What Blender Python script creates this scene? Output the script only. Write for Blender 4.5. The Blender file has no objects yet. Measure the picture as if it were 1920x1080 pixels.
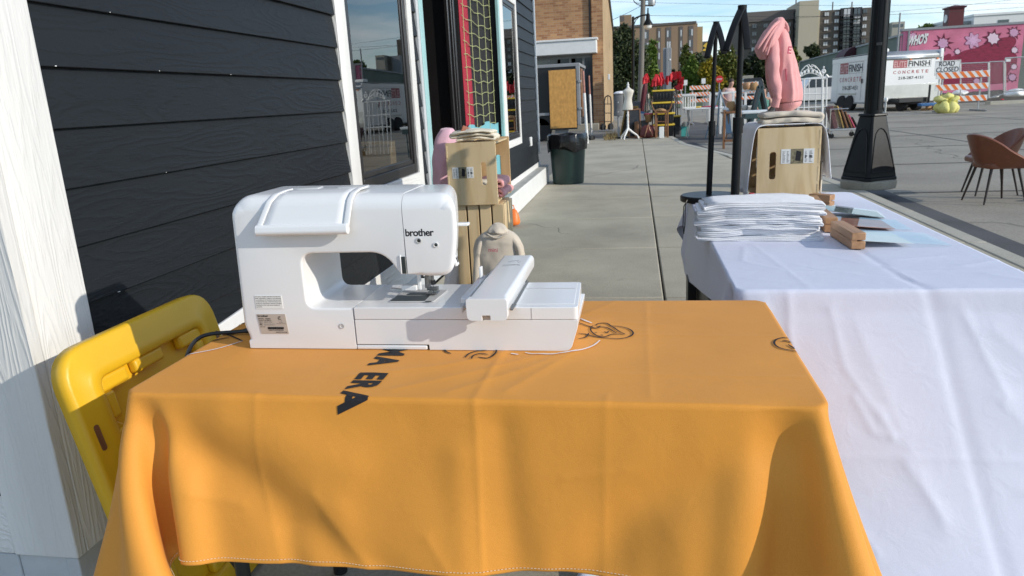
import bpy, bmesh, math, random
import numpy as np
from mathutils import Vector, Matrix, Euler, noise as mnoise

sc = bpy.context.scene
random.seed(7)
R_ = math.radians

# ------------------------------------------------------------------ camera, sky, sun, exposure
FPX = 1361.0
CAMH = 1.22
_Y = np.array([232, 365, -1361.0]); _Y /= np.linalg.norm(_Y)
_Z = np.array([-270, 5250, 1361.0]); _Z /= np.linalg.norm(_Z)
_Z = _Z - _Y * (_Y @ _Z); _Z /= np.linalg.norm(_Z)
_X = np.cross(_Y, _Z)
RC = np.array([_X, _Y, _Z])
cam = bpy.data.cameras.new('camera')
camo = bpy.data.objects.new('camera', cam)
sc.collection.objects.link(camo)
camo.matrix_world = Matrix.Translation((0, 0, CAMH)) @ Matrix(RC.tolist()).to_4x4()
cam.sensor_width = 36.0
cam.lens = FPX / 1920 * 36
cam.clip_start = 0.02
cam.clip_end = 3000
cam.dof.use_dof = True
cam.dof.focus_distance = 1.6
cam.dof.aperture_fstop = 14
sc.camera = camo

SUN = Vector((1.0, -0.36, 0.43)).normalized()
world = bpy.data.worlds.new("World")
sc.world = world
world.use_nodes = True
wn = world.node_tree.nodes; wl = world.node_tree.links
wn.clear()
w_out = wn.new('ShaderNodeOutputWorld')
w_bg = wn.new('ShaderNodeBackground')
w_bg.inputs['Strength'].default_value = 0.15
w_sky = wn.new('ShaderNodeTexSky')
w_sky.sky_type = 'NISHITA'
w_sky.sun_disc = False
w_sky.sun_elevation = math.asin(SUN.z)
w_sky.sun_rotation = math.atan2(SUN.x, SUN.y)
w_sky.air_density = 1.0
w_sky.dust_density = 0.0
w_sky.ozone_density = 4.0
w_tc = wn.new('ShaderNodeTexCoord')
w_map = wn.new('ShaderNodeMapping'); w_map.inputs['Scale'].default_value = (2.2, 2.2, 15)
w_map.inputs['Rotation'].default_value = (0.0, R_(4), 0)
w_noi = wn.new('ShaderNodeTexNoise'); w_noi.inputs['Scale'].default_value = 1.6; w_noi.inputs['Detail'].default_value = 7
w_noi.inputs['Roughness'].default_value = 0.58; w_noi.inputs['Distortion'].default_value = 0.5
w_rmp = wn.new('ShaderNodeValToRGB')
w_rmp.color_ramp.elements[0].position = 0.40; w_rmp.color_ramp.elements[0].color = (0, 0, 0, 1)
w_rmp.color_ramp.elements[1].position = 0.72; w_rmp.color_ramp.elements[1].color = (0.8, 0.8, 0.8, 1)
w_mix = wn.new('ShaderNodeMix'); w_mix.data_type = 'RGBA'
w_mix.inputs[7].default_value = (6.3, 6.7, 7.0, 1)
wl.new(w_tc.outputs['Generated'], w_map.inputs[0]); wl.new(w_map.outputs[0], w_noi.inputs['Vector'])
wl.new(w_noi.outputs['Fac'], w_rmp.inputs[0]); wl.new(w_rmp.outputs[0], w_mix.inputs[0])
wl.new(w_sky.outputs[0], w_mix.inputs[6]); wl.new(w_mix.outputs[2], w_bg.inputs['Color'])
wl.new(w_bg.outputs[0], w_out.inputs[0])

sl = bpy.data.lights.new('sun', 'SUN')
sl.energy = 2.95
sl.angle = R_(0.55)
sl.color = (1.0, 0.93, 0.82)
slo = bpy.data.objects.new('sun', sl); sc.collection.objects.link(slo)
slo.rotation_euler = SUN.to_track_quat('Z', 'Y').to_euler()
slo.location = (8, -3, 9)

sc.view_settings.view_transform = 'Standard'
sc.view_settings.look = 'None'
sc.view_settings.exposure = 0.33
sc.view_settings.gamma = 1.0
sc.view_settings.use_curve_mapping = False
sc.cycles.max_bounces = 8
sc.cycles.transparent_max_bounces = 16

# ------------------------------------------------------------------ helpers
COL = sc.collection
ROOT = {}


def ray(px, py):
    return RC @ np.array([(px - 960) / FPX, (540 - py) / FPX, -1.0])


def G(px, py, z=0.0):
    d = ray(px, py); t = (z - CAMH) / d[2]
    return Vector((d[0] * t, d[1] * t, z))


def L(px, py):
    return G(px, py, -0.12)


def W(px, py, y):
    d = ray(px, py); t = y / d[1]
    return Vector((d[0] * t, y, CAMH + d[2] * t))


def WX(px, py, x):
    d = ray(px, py); t = x / d[0]
    return Vector((x, d[1] * t, CAMH + d[2] * t))


def newmat(name):
    m = bpy.data.materials.new(name)
    m.use_nodes = True
    nt = m.node_tree
    return m, nt.nodes, nt.links, nt.nodes['Principled BSDF']


def M(name, col, rough=0.6, metal=0.0, var=0.12, vscale=9.0, bump=0.0, bscale=80.0, spec=0.5,
      stretch=(1, 1, 1), coat=0.0, sheen=0.0, rvar=0.0, detail=4.0, bdist=0.01):
    m, n, l, b = newmat(name)
    b.inputs['Base Color'].default_value = (*col, 1)
    b.inputs['Roughness'].default_value = rough
    b.inputs['Metallic'].default_value = metal
    b.inputs['Specular IOR Level'].default_value = spec
    b.inputs['Coat Weight'].default_value = coat
    b.inputs['Coat Roughness'].default_value = 0.08
    b.inputs['Sheen Weight'].default_value = sheen
    tc = n.new('ShaderNodeTexCoord')
    mp = n.new('ShaderNodeMapping'); mp.inputs['Scale'].default_value = stretch
    l.new(tc.outputs['Object'], mp.inputs[0])
    oi = n.new('ShaderNodeObjectInfo')
    av = n.new('ShaderNodeVectorMath'); av.operation = 'SCALE'; av.inputs['Scale'].default_value = 37.0
    cv = n.new('ShaderNodeCombineXYZ')
    l.new(oi.outputs['Random'], cv.inputs[0]); l.new(oi.outputs['Random'], cv.inputs[2])
    l.new(cv.outputs[0], av.inputs[0])
    ad = n.new('ShaderNodeVectorMath'); ad.operation = 'ADD'
    l.new(mp.outputs[0], ad.inputs[0]); l.new(av.outputs[0], ad.inputs[1])
    vec = ad.outputs[0]
    if var > 0:
        no = n.new('ShaderNodeTexNoise'); no.inputs['Scale'].default_value = vscale
        no.inputs['Detail'].default_value = detail; no.inputs['Roughness'].default_value = 0.6
        l.new(vec, no.inputs['Vector'])
        mr = n.new('ShaderNodeMapRange')
        mr.inputs[1].default_value = 0.25; mr.inputs[2].default_value = 0.75
        mr.inputs[3].default_value = 1 - var; mr.inputs[4].default_value = 1 + var
        l.new(no.outputs['Fac'], mr.inputs[0])
        hs = n.new('ShaderNodeMix'); hs.data_type = 'RGBA'; hs.blend_type = 'MULTIPLY'
        hs.inputs[0].default_value = 1.0
        hs.inputs[6].default_value = (*col, 1)
        l.new(mr.outputs[0], hs.inputs[7])
        l.new(hs.outputs[2], b.inputs['Base Color'])
        if rvar:
            m2 = n.new('ShaderNodeMapRange')
            m2.inputs[3].default_value = max(0, rough - rvar); m2.inputs[4].default_value = min(1, rough + rvar)
            l.new(no.outputs['Fac'], m2.inputs[0]); l.new(m2.outputs[0], b.inputs['Roughness'])
    if bump > 0:
        nb = n.new('ShaderNodeTexNoise'); nb.inputs['Scale'].default_value = bscale
        nb.inputs['Detail'].default_value = 3.0
        l.new(vec, nb.inputs['Vector'])
        bp = n.new('ShaderNodeBump'); bp.inputs['Strength'].default_value = bump
        bp.inputs['Distance'].default_value = bdist
        l.new(nb.outputs['Fac'], bp.inputs['Height']); l.new(bp.outputs[0], b.inputs['Normal'])
    return m


def grain_mat(name, col, dark, axis=1, scale=60.0, bump=0.5, rough=0.55, spec=0.5, colmix=0.25, dist=6.0, along=0.35, bdist=0.004, coarse=2.0):
    """wood-like relief running along one axis of the object"""
    m, n, l, b = newmat(name)
    b.inputs['Roughness'].default_value = rough
    b.inputs['Specular IOR Level'].default_value = spec
    tc = n.new('ShaderNodeTexCoord')
    mp = n.new('ShaderNodeMapping')
    s = [1.0, 1.0, 1.0]; s[axis] = along * 0.2
    mp.inputs['Scale'].default_value = s
    l.new(tc.outputs['Object'], mp.inputs[0])
    oi = n.new('ShaderNodeObjectInfo')
    cv = n.new('ShaderNodeCombineXYZ')
    mu = n.new('ShaderNodeMath'); mu.operation = 'MULTIPLY'; mu.inputs[1].default_value = 23.7
    l.new(oi.outputs['Random'], mu.inputs[0])
    for k in range(3): l.new(mu.outputs[0], cv.inputs[k])
    ad = n.new('ShaderNodeVectorMath'); ad.operation = 'ADD'
    l.new(mp.outputs[0], ad.inputs[0]); l.new(cv.outputs[0], ad.inputs[1])
    # large slow field whose level lines are the cathedral grain
    n1 = n.new('ShaderNodeTexNoise'); n1.inputs['Scale'].default_value = coarse * 3; n1.inputs['Detail'].default_value = 1.5
    l.new(ad.outputs[0], n1.inputs['Vector'])
    n2 = n.new('ShaderNodeTexNoise'); n2.inputs['Scale'].default_value = scale * 1.6; n2.inputs['Detail'].default_value = 3
    l.new(ad.outputs[0], n2.inputs['Vector'])
    a1 = n.new('ShaderNodeMath'); a1.operation = 'MULTIPLY'; a1.inputs[1].default_value = scale * dist * 0.1
    l.new(n1.outputs['Fac'], a1.inputs[0])
    a2 = n.new('ShaderNodeMath'); a2.operation = 'MULTIPLY_ADD'; a2.inputs[1].default_value = 0.9
    l.new(n2.outputs['Fac'], a2.inputs[0]); l.new(a1.outputs[0], a2.inputs[2])
    si = n.new('ShaderNodeMath'); si.operation = 'SINE'
    a3 = n.new('ShaderNodeMath'); a3.operation = 'MULTIPLY'; a3.inputs[1].default_value = 6.283
    l.new(a2.outputs[0], a3.inputs[0]); l.new(a3.outputs[0], si.inputs[0])
    mr = n.new('ShaderNodeMapRange'); mr.inputs[1].default_value = -1; mr.inputs[2].default_value = 1
    l.new(si.outputs[0], mr.inputs[0])
    pw = n.new('ShaderNodeMath'); pw.operation = 'POWER'; pw.inputs[1].default_value = 2.2
    l.new(mr.outputs[0], pw.inputs[0])
    mx = n.new('ShaderNodeMix'); mx.data_type = 'RGBA'
    mx.inputs[6].default_value = (*col, 1); mx.inputs[7].default_value = (*dark, 1)
    mc = n.new('ShaderNodeMath'); mc.operation = 'MULTIPLY'; mc.inputs[1].default_value = colmix
    l.new(pw.outputs[0], mc.inputs[0]); l.new(mc.outputs[0], mx.inputs[0])
    # slow blotch
    n3 = n.new('ShaderNodeTexNoise'); n3.inputs['Scale'].default_value = 5; l.new(ad.outputs[0], n3.inputs['Vector'])
    m3 = n.new('ShaderNodeMapRange'); m3.inputs[1].default_value = .3; m3.inputs[2].default_value = .7
    m3.inputs[3].default_value = .88; m3.inputs[4].default_value = 1.1
    l.new(n3.outputs['Fac'], m3.inputs[0])
    mm = n.new('ShaderNodeMix'); mm.data_type = 'RGBA'; mm.blend_type = 'MULTIPLY'; mm.inputs[0].default_value = 1
    l.new(mx.outputs[2], mm.inputs[6]); l.new(m3.outputs[0], mm.inputs[7])
    l.new(mm.outputs[2], b.inputs['Base Color'])
    hs = n.new('ShaderNodeMath'); hs.operation = 'MULTIPLY_ADD'; hs.inputs[1].default_value = 0.8
    l.new(n2.outputs['Fac'], hs.inputs[0]); l.new(pw.outputs[0], hs.inputs[2])
    bp = n.new('ShaderNodeBump'); bp.inputs['Strength'].default_value = bump; bp.inputs['Distance'].default_value = bdist
    l.new(hs.outputs[0], bp.inputs['Height']); l.new(bp.outputs[0], b.inputs['Normal'])
    return m


def tag(o, label=None, cat=None, group=None, kind=None):
    if label: o['label'] = label
    if cat: o['category'] = cat
    if group: o['group'] = group
    if kind: o['kind'] = kind
    return o


def thing(name, label, cat, loc=(0, 0, 0), group=None):
    o = bpy.data.objects.new(name, None)
    o.empty_display_size = 0.1
    COL.objects.link(o)
    o.location = loc
    ROOT[o.name] = Vector(loc)
    return tag(o, label, cat, group)


def copy_tree(o, parent=None):
    c = o.copy(); COL.objects.link(c)
    if parent: c.parent = parent
    for ch in list(o.children):
        copy_tree(ch, c)
    return c


def place(o, loc, rz=0.0):
    o.location = loc
    o.rotation_euler = (0, 0, rz)
    return o


class MB:
    def __init__(s):
        s.v = []; s.f = []

    def add(s, vs, fs):
        k = len(s.v)
        s.v += [tuple(p) for p in vs]
        s.f += [tuple(i + k for i in f) for f in fs]
        return s

    def box(s, x0, x1, y0, y1, z0, z1):
        return s.add([(x0, y0, z0), (x1, y0, z0), (x1, y1, z0), (x0, y1, z0), (x0, y0, z1), (x1, y0, z1), (x1, y1, z1), (x0, y1, z1)],
                     [(3, 2, 1, 0), (4, 5, 6, 7), (0, 1, 5, 4), (1, 2, 6, 5), (2, 3, 7, 6), (3, 0, 4, 7)])

    def obox(s, c, size, rot=None):
        m = rot.to_matrix() if isinstance(rot, Euler) else (rot or Matrix.Identity(3))
        h = [q / 2 for q in size]; c = Vector(c)
        vs = [c + m @ Vector((sx * h[0], sy * h[1], sz * h[2])) for sz in (-1, 1) for sx, sy in ((-1, -1), (1, -1), (1, 1), (-1, 1))]
        return s.add(vs, [(3, 2, 1, 0), (4, 5, 6, 7), (0, 1, 5, 4), (1, 2, 6, 5), (2, 3, 7, 6), (3, 0, 4, 7)])

    def bar(s, p0, p1, w, h=None, up=(0, 0, 1)):
        """rectangular bar from p0 to p1"""
        p0, p1 = Vector(p0), Vector(p1); h = h or w
        d = (p1 - p0).normalized(); u = Vector(up)
        if abs(d.dot(u)) > .98: u = Vector((0, 1, 0))
        a = d.cross(u).normalized(); b = a.cross(d).normalized()
        vs = [p + a * (sx * w / 2) + b * (sy * h / 2) for p in (p0, p1) for sx, sy in ((-1, -1), (1, -1), (1, 1), (-1, 1))]
        return s.add(vs, [(3, 2, 1, 0), (4, 5, 6, 7), (0, 1, 5, 4), (1, 2, 6, 5), (2, 3, 7, 6), (3, 0, 4, 7)])

    def tube(s, pts, r, n=8, cap=True):
        pts = [Vector(p) for p in pts]
        rs = r if isinstance(r, (list, tuple)) else [r] * len(pts)
        k0 = len(s.v); a = None
        for i, p in enumerate(pts):
            d = (pts[min(i + 1, len(pts) - 1)] - pts[max(i - 1, 0)])
            d = d.normalized() if d.length > 1e-9 else Vector((0, 0, 1))
            if a is None:
                u = Vector((0, 0, 1)) if abs(d.z) < .95 else Vector((1, 0, 0))
                a = d.cross(u).normalized()
            else:
                a = (a - d * a.dot(d)).normalized()
            b = d.cross(a)
            for j in range(n):
                t = 2 * math.pi * j / n
                s.v.append(tuple(p + (a * math.cos(t) + b * math.sin(t)) * rs[i]))
        for i in range(len(pts) - 1):
            for j in range(n):
                q = k0 + i * n; j2 = (j + 1) % n
                s.f.append((q + j, q + j2, q + n + j2, q + n + j))
        if cap:
            s.f.append(tuple(k0 + j for j in reversed(range(n))))
            e = k0 + (len(pts) - 1) * n
            s.f.append(tuple(e + j for j in range(n)))
        return s

    def cyl(s, p0, p1, r0, r1=None, n=14):
        return s.tube([p0, p1], [r0, r0 if r1 is None else r1], n)

    def lathe(s, prof, c=(0, 0, 0), n=24, sx=1.0, sy=1.0):
        k0 = len(s.v)
        for r, z in prof:
            for j in range(n):
                t = 2 * math.pi * j / n
                s.v.append((c[0] + r * sx * math.cos(t), c[1] + r * sy * math.sin(t), c[2] + z))
        for i in range(len(prof) - 1):
            for j in range(n):
                q = k0 + i * n; j2 = (j + 1) % n
                s.f.append((q + j, q + j2, q + n + j2, q + n + j))
        s.f.append(tuple(k0 + j for j in reversed(range(n))))
        e = k0 + (len(prof) - 1) * n
        s.f.append(tuple(e + j for j in range(n)))
        return s

    def loft(s, rings, n=20, fold=0.0, nf=7, seed=0.0, pw=2.0):
        """rings: (cx, cy, cz, rx, ry[, tilt])  closed body through ellipses"""
        k0 = len(s.v)
        for i, rg in enumerate(rings):
            cx, cy, cz, rx, ry = rg[:5]; tl = rg[5] if len(rg) > 5 else 0.0
            for j in range(n):
                t = 2 * math.pi * j / n
                ff = 1 + fold * math.sin(nf * t + seed + .35 * i) * (0.5 + .5 * math.sin(3 * t + seed * 2 + i * .2))
                ct, st = math.cos(t), math.sin(t)
                ex = 2.0 / pw
                x = rx * ff * math.copysign(abs(ct) ** ex, ct); y = ry * ff * math.copysign(abs(st) ** ex, st)
                s.v.append((cx + x, cy + y, cz + tl * x))
        for i in range(len(rings) - 1):
            for j in range(n):
                q = k0 + i * n; j2 = (j + 1) % n
                s.f.append((q + j, q + j2, q + n + j2, q + n + j))
        s.f.append(tuple(k0 + j for j in reversed(range(n))))
        e = k0 + (len(rings) - 1) * n
        s.f.append(tuple(e + j for j in range(n)))
        return s

    def prism(s, poly, a0, a1, plane='xz'):
        """extrude a 2D polygon: plane xz -> along y, xy -> along z, yz -> along x"""
        def mk(p, a):
            return {'xz': (p[0], a, p[1]), 'xy': (p[0], p[1], a), 'yz': (a, p[0], p[1])}[plane]
        k = len(poly)
        s.add([mk(p, a0) for p in poly] + [mk(p, a1) for p in poly],
              [tuple(range(k)), tuple(reversed(range(k, 2 * k)))] + [(i, i + k, (i + 1) % k + k, (i + 1) % k) for i in range(k)])
        return s

    def grid(s, pts):
        nu, nv = len(pts), len(pts[0]); k = len(s.v)
        for r_ in pts: s.v += [tuple(p) for p in r_]
        for i in range(nu - 1):
            for j in range(nv - 1):
                s.f.append((k + i * nv + j, k + (i + 1) * nv + j, k + (i + 1) * nv + j + 1, k + i * nv + j + 1))
        return s

    def ell(s, c, r, nu=10, nv=7, rot=None):
        k0 = len(s.v); m = rot.to_matrix() if rot else None; c = Vector(c)
        for i in range(1, nv):
            ph = math.pi * i / nv
            for j in range(nu):
                t = 2 * math.pi * j / nu
                p = Vector((r[0] * math.sin(ph) * math.cos(t), r[1] * math.sin(ph) * math.sin(t), r[2] * math.cos(ph)))
                if m: p = m @ p
                s.v.append(tuple(c + p))
        tp = Vector((0, 0, r[2])); 
        if m: tp = m @ tp
        a = len(s.v); s.v.append(tuple(c + tp)); s.v.append(tuple(c - tp))
        for i in range(nv - 2):
            for j in range(nu):
                q = k0 + i * nu; j2 = (j + 1) % nu
                s.f.append((q + j, q + nu + j, q + nu + j2, q + j2))
        for j in range(nu):
            j2 = (j + 1) % nu
            s.f.append((a, k0 + j, k0 + j2))
            e = k0 + (nv - 2) * nu
            s.f.append((a + 1, e + j2, e + j))
        return s

    def wobble(s, amp, scale, seed=0.0):
        for i, p in enumerate(s.v):
            q = Vector(p) * scale + Vector((seed, seed * .7, 1.3))
            nv_ = mnoise.noise_vector(q)
            s.v[i] = (p[0] + nv_.x * amp, p[1] + nv_.y * amp, p[2] + nv_.z * amp)
        return s

    def build(s, name, mat, parent=None, bevel=0.0, seg=2, smooth=True, sub=0, solid=0.0, angle=40, clean=True, soff=0.0):
        off = ROOT.get(parent.name, Vector((0, 0, 0))) if parent else Vector((0, 0, 0))
        me = bpy.data.meshes.new(name)
        vs = [(p[0] - off.x, p[1] - off.y, p[2] - off.z) for p in s.v]
        me.from_pydata(vs, [], s.f)
        if clean:
            bm = bmesh.new(); bm.from_mesh(me)
            bmesh.ops.recalc_face_normals(bm, faces=bm.faces[:])
            bm.to_mesh(me); bm.free()
        me.materials.append(mat)
        o = bpy.data.objects.new(name, me)
        COL.objects.link(o)
        if parent:
            o.parent = parent
            ROOT[o.name] = off
        if solid:
            md = o.modifiers.new('solid', 'SOLIDIFY'); md.thickness = solid; md.offset = soff
        if bevel:
            md = o.modifiers.new('bevel', 'BEVEL'); md.width = bevel; md.segments = seg
            md.limit_method = 'ANGLE'; md.angle_limit = R_(35); md.harden_normals = False
        if sub:
            md = o.modifiers.new('sub', 'SUBSURF'); md.levels = sub; md.render_levels = sub
        if smooth:
            for p in me.polygons: p.use_smooth = True
            if not sub:
                try:
                    me.set_sharp_from_angle(angle=R_(angle))
                except Exception:
                    pass
        return o


def soft_prism(poly, wfun, y0, y1, n=6):
    """extrude an xz outline along y with rounded end edges whose radius may change along the outline"""
    k = len(poly); P = [Vector(p) for p in poly]
    ar = sum(P[i].x * P[(i + 1) % k].y - P[(i + 1) % k].x * P[i].y for i in range(k)); sg = 1 if ar > 0 else -1
    W_ = []
    for i in range(k):
        d0 = (P[i] - P[i - 1]).normalized(); d1 = (P[(i + 1) % k] - P[i]).normalized(); d = (d0 + d1).normalized()
        nn = Vector((d.y, -d.x)) * sg
        W_.append(wfun(P[i], nn))
    mb = MB(); rings = []
    for side, yy in ((1, y0), (-1, y1)):
        st = range(n + 1) if side == 1 else range(n, -1, -1)
        for q in st:
            a = math.pi / 2 * q / n
            rings.append([(P[i].x - W_[i][1].x * W_[i][0] * (1 - math.sin(a)), yy + side * W_[i][0] * (1 - math.cos(a)), P[i].y - W_[i][1].y * W_[i][0] * (1 - math.sin(a))) for i in range(k)])
    for r in rings: mb.v += r
    for q in range(len(rings) - 1):
        for i in range(k):
            j = (i + 1) % k
            mb.f.append((q * k + i, q * k + j, (q + 1) * k + j, (q + 1) * k + i))
    mb.f.append(tuple(range(k))); mb.f.append(tuple((len(rings) - 1) * k + i for i in reversed(range(k))))
    return mb


def text_verts(txt, bold=0.0, spacing=1.0):
    cu = bpy.data.curves.new('lettering', 'FONT')
    cu.body = txt; cu.size = 1.0; cu.offset = bold; cu.space_character = spacing
    cu.resolution_u = 3
    ob = bpy.data.objects.new('lettering', cu)
    COL.objects.link(ob)
    bpy.context.view_layer.update()
    dg = bpy.context.evaluated_depsgraph_get()
    me = bpy.data.meshes.new_from_object(ob.evaluated_get(dg))
    vs = [(v.co.x, v.co.y) for v in me.vertices]; fs = [tuple(p.vertices) for p in me.polygons]
    bpy.data.objects.remove(ob); bpy.data.curves.remove(cu); bpy.data.meshes.remove(me)
    return vs, fs


def text(name, txt, org, xd, yd, mat, parent, width=None, height=None, bold=0.0, spacing=1.0, thick=0.0006, align='l', maxw=None):
    """flat print with a little thickness at a real place: org is the left end of the base line"""
    vs, fs = text_verts(txt, bold, spacing)
    x0 = min(v[0] for v in vs); x1 = max(v[0] for v in vs); y0 = min(v[1] for v in vs); y1 = max(v[1] for v in vs)
    sx = sy = None
    if width: sx = width / (x1 - x0)
    if height: sy = height / (y1 - y0)
    sx = sx or sy; sy = sy or sx
    org, xd, yd = Vector(org), Vector(xd).normalized(), Vector(yd).normalized()
    nd = xd.cross(yd)
    dx = -(x1 - x0) * sx / 2 if align == 'c' else 0
    if spacing > 1.2:                                   # widely spaced letters are pieces of their own
        for q, chx in enumerate(txt):
            text('letter', chx, org + xd * (width * (q + .12) / len(txt)), xd, yd, mat, parent, width=width * .62 / len(txt), height=height, bold=bold, thick=thick)
        return None
    mb = MB()
    mb.add([org + xd * ((v[0] - x0) * sx + dx) + yd * ((v[1]) * sy) + nd * thick for v in vs], fs)
    return mb.build(name, mat, parent, smooth=False)


def rounded(poly, r, n=5):
    """round the corners of a 2D polygon; r may be a list"""
    out = []; k = len(poly)
    for i in range(k):
        p0, p, p1 = Vector(poly[i - 1]), Vector(poly[i]), Vector(poly[(i + 1) % k])
        rr = r[i] if isinstance(r, (list, tuple)) else r
        if rr <= 0:
            out.append(tuple(p)); continue
        a = (p0 - p); b = (p1 - p)
        d = min(rr, a.length * .49, b.length * .49)
        a = p + a.normalized() * d; b = p + b.normalized() * d
        for j in range(n + 1):
            t = j / n
            q = a * (1 - t) ** 2 + p * 2 * t * (1 - t) + b * t ** 2
            out.append((q.x, q.y))
    return out


# ------------------------------------------------------------------ materials
m_siding = grain_mat('siding_paint', (.0125, .0148, .0175), (.0112, .0132, .0158), axis=1, scale=60, bump=0.18, rough=.5, spec=.2, colmix=.3, dist=2.6, bdist=.006, along=.9, coarse=2.2)
m_trim = grain_mat('trim_paint', (.74, .73, .70), (.70, .69, .66), axis=2, scale=75, bump=.32, rough=.5, colmix=.08, dist=2.2, bdist=.004, along=.5, coarse=3.5)
m_trim_y = grain_mat('trim_paint_level', (.74, .73, .70), (.68, .67, .64), axis=1, scale=55, bump=.4, rough=.5, colmix=.15, dist=2.2, bdist=.004, along=.5, coarse=3.5)
m_white_paint = M('white_paint', (.72, .72, .70), .5, var=.06, vscale=6, bump=.1, bscale=120)
m_black_frame = M('black_window_frame', (.016, .014, .014), .35, var=.1, vscale=5)
m_teal = M('teal_paint', (.33, .54, .54), .45, var=.07, vscale=7, bump=.1, bscale=60)
m_teal_dk = M('teal_curtain', (.16, .40, .44), .6, var=.1, vscale=9)
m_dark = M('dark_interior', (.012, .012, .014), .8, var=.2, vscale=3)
m_black = M('black_powder_coat', (.009, .010, .011), .36, var=.15, vscale=20, rvar=.08, spec=.2)
m_black_plastic = M('black_plastic', (.014, .015, .016), .42, var=.12, vscale=12)
m_blackbag = M('black_bag', (.010, .010, .011), .22, var=.1, vscale=10, bump=.3, bscale=25)
m_crimson = M('crimson_fabric', (.33, .015, .035), .8, var=.15, vscale=30)
m_net = M('yellow_green_string', (.40, .42, .20), .8, var=.2, vscale=40)
m_bincloth = M('black_backing', (.010, .010, .011), .9, var=.1)
m_machine = M('white_machine_plastic', (.76, .76, .755), .25, var=.015, vscale=4, coat=.25, spec=.5)
m_machine_grey = M('grey_machine_plastic', (.50, .50, .49), .35, var=.03, vscale=8)
m_steel = M('bright_steel', (.30, .29, .28), .25, metal=1, var=.08, vscale=40)
m_dksteel = M('dark_steel', (.08, .08, .08), .3, metal=1, var=.1, vscale=40)
m_plate = M('dark_needle_plate', (.03, .036, .036), .3, var=.1, vscale=60)
m_print = M('black_print', (.008, .008, .010), .7, var=.05, vscale=30)
m_label = M('beige_label', (.50, .44, .38), .4, var=.03, vscale=30, metal=.2)
m_label_white = M('white_label', (.74, .74, .71), .4, var=.02, vscale=30)
m_grey_print = M('grey_print', (.16, .16, .17), .6, var=.1, vscale=30)
m_yellow = M('yellow_lid_plastic', (.72, .42, .012), .42, var=.06, vscale=5, bump=.12, bscale=260, bdist=.002)
m_yellow2 = M('yellow_tote_lid', (.72, .50, .05), .45, var=.06, vscale=8)
m_towel = M('white_towel', (.78, .78, .80), .95, var=.05, vscale=30, bump=.6, bscale=420, sheen=.3, bdist=.003)
m_canvas = M('beige_fleece', (.60, .53, .43), .95, var=.06, vscale=18, bump=.35, bscale=260, sheen=.2, bdist=.003)
m_cream_canvas = M('cream_cotton', (.70, .64, .52), .95, var=.06, vscale=18, bump=.35, bscale=220, bdist=.003)
m_pink = M('pink_fleece', (.70, .33, .32), .95, var=.07, vscale=16, bump=.4, bscale=240, sheen=.25, bdist=.003)
m_palepink = M('pale_pink_fleece', (.66, .40, .47), .95, var=.07, vscale=12, bump=.35, bscale=240, sheen=.2, bdist=.003)
m_rose_print = M('rose_print', (.50, .08, .13), .8, var=.1, vscale=60)
m_pine = grain_mat('pale_pine', (.68, .52, .30), (.52, .36, .17), axis=2, scale=26, bump=.12, rough=.55, colmix=.55, dist=3.0, bdist=.002, along=.8, coarse=1.6)
m_pine_y = grain_mat('pale_pine_slat', (.68, .52, .30), (.52, .36, .17), axis=1, scale=26, bump=.12, rough=.55, colmix=.5, dist=3.0, bdist=.002, along=.8, coarse=1.6)
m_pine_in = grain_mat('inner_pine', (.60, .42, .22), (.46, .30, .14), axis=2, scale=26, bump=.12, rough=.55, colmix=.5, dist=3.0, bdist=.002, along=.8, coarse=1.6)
m_blockwood = grain_mat('brown_block_wood', (.42, .23, .11), (.30, .15, .07), axis=1, scale=60, bump=.12, rough=.45, colmix=.6, dist=2.0, bdist=.002)
m_plywood = M('orange_strand_board', (.56, .29, .075), .5, var=.3, vscale=16, detail=6, stretch=(1, 1, .5), bump=.1, bscale=30)
m_brownwood = grain_mat('brown_wood', (.22, .10, .04), (.12, .05, .02), axis=2, scale=30, bump=.1, rough=.45, colmix=.6)
m_leather = M('brown_leather', (.20, .065, .030), .38, var=.15, vscale=14, bump=.15, bscale=160, bdist=.003)
m_darkleg = M('dark_brown_leg', (.022, .012, .009), .4, var=.15, vscale=20)
m_chrome = M('chrome', (.6, .6, .6), .15, metal=1, var=.05)
m_alu = M('brushed_aluminium', (.52, .52, .50), .33, metal=.85, var=.08, vscale=3)
m_galv = M('galvanised_steel', (.42, .43, .43), .45, metal=.7, var=.15, vscale=8)
m_grey_metal = M('grey_painted_metal', (.25, .26, .27), .5, var=.1, vscale=5)
m_trailer = M('white_trailer_skin', (.74, .75, .74), .32, var=.03, vscale=1.2)
m_tyre = M('rubber', (.014, .014, .014), .8, var=.2, vscale=12)
m_red = M('red_fabric', (.55, .018, .028), .7, var=.18, vscale=5)
m_orange_sheet = M('orange_sheeting', (.82, .19, .03), .45, var=.06, vscale=6)
m_white_sheet = M('white_sheeting', (.76, .76, .74), .45, var=.06, vscale=6)
m_sandbag = M('yellow_sandbag', (.68, .64, .22), .8, var=.12, vscale=14, bump=.3, bscale=60)
m_tealbox = M('teal_plastic', (.08, .42, .40), .45, var=.06)
m_wicker = M('wicker', (.36, .21, .09), .75, var=.3, vscale=40, bump=.6, bscale=60, stretch=(1, 1, 3))
m_greyfabric = M('grey_form_fabric', (.14, .145, .15), .9, var=.12, vscale=20)
m_creamform = M('cream_form_fabric', (.62, .58, .50), .9, var=.06, vscale=10)
m_white_metal = M('white_painted_metal', (.74, .74, .71), .42, var=.08, vscale=12)
m_ctable = M('white_table_plastic', (.70, .72, .72), .45, var=.05, vscale=5)
m_green_dk = M('dark_teal_board', (.035, .07, .075), .6, var=.12, vscale=5)
m_bluewood = M('blue_grey_wood', (.16, .24, .32), .6, var=.15, vscale=8)
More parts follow.
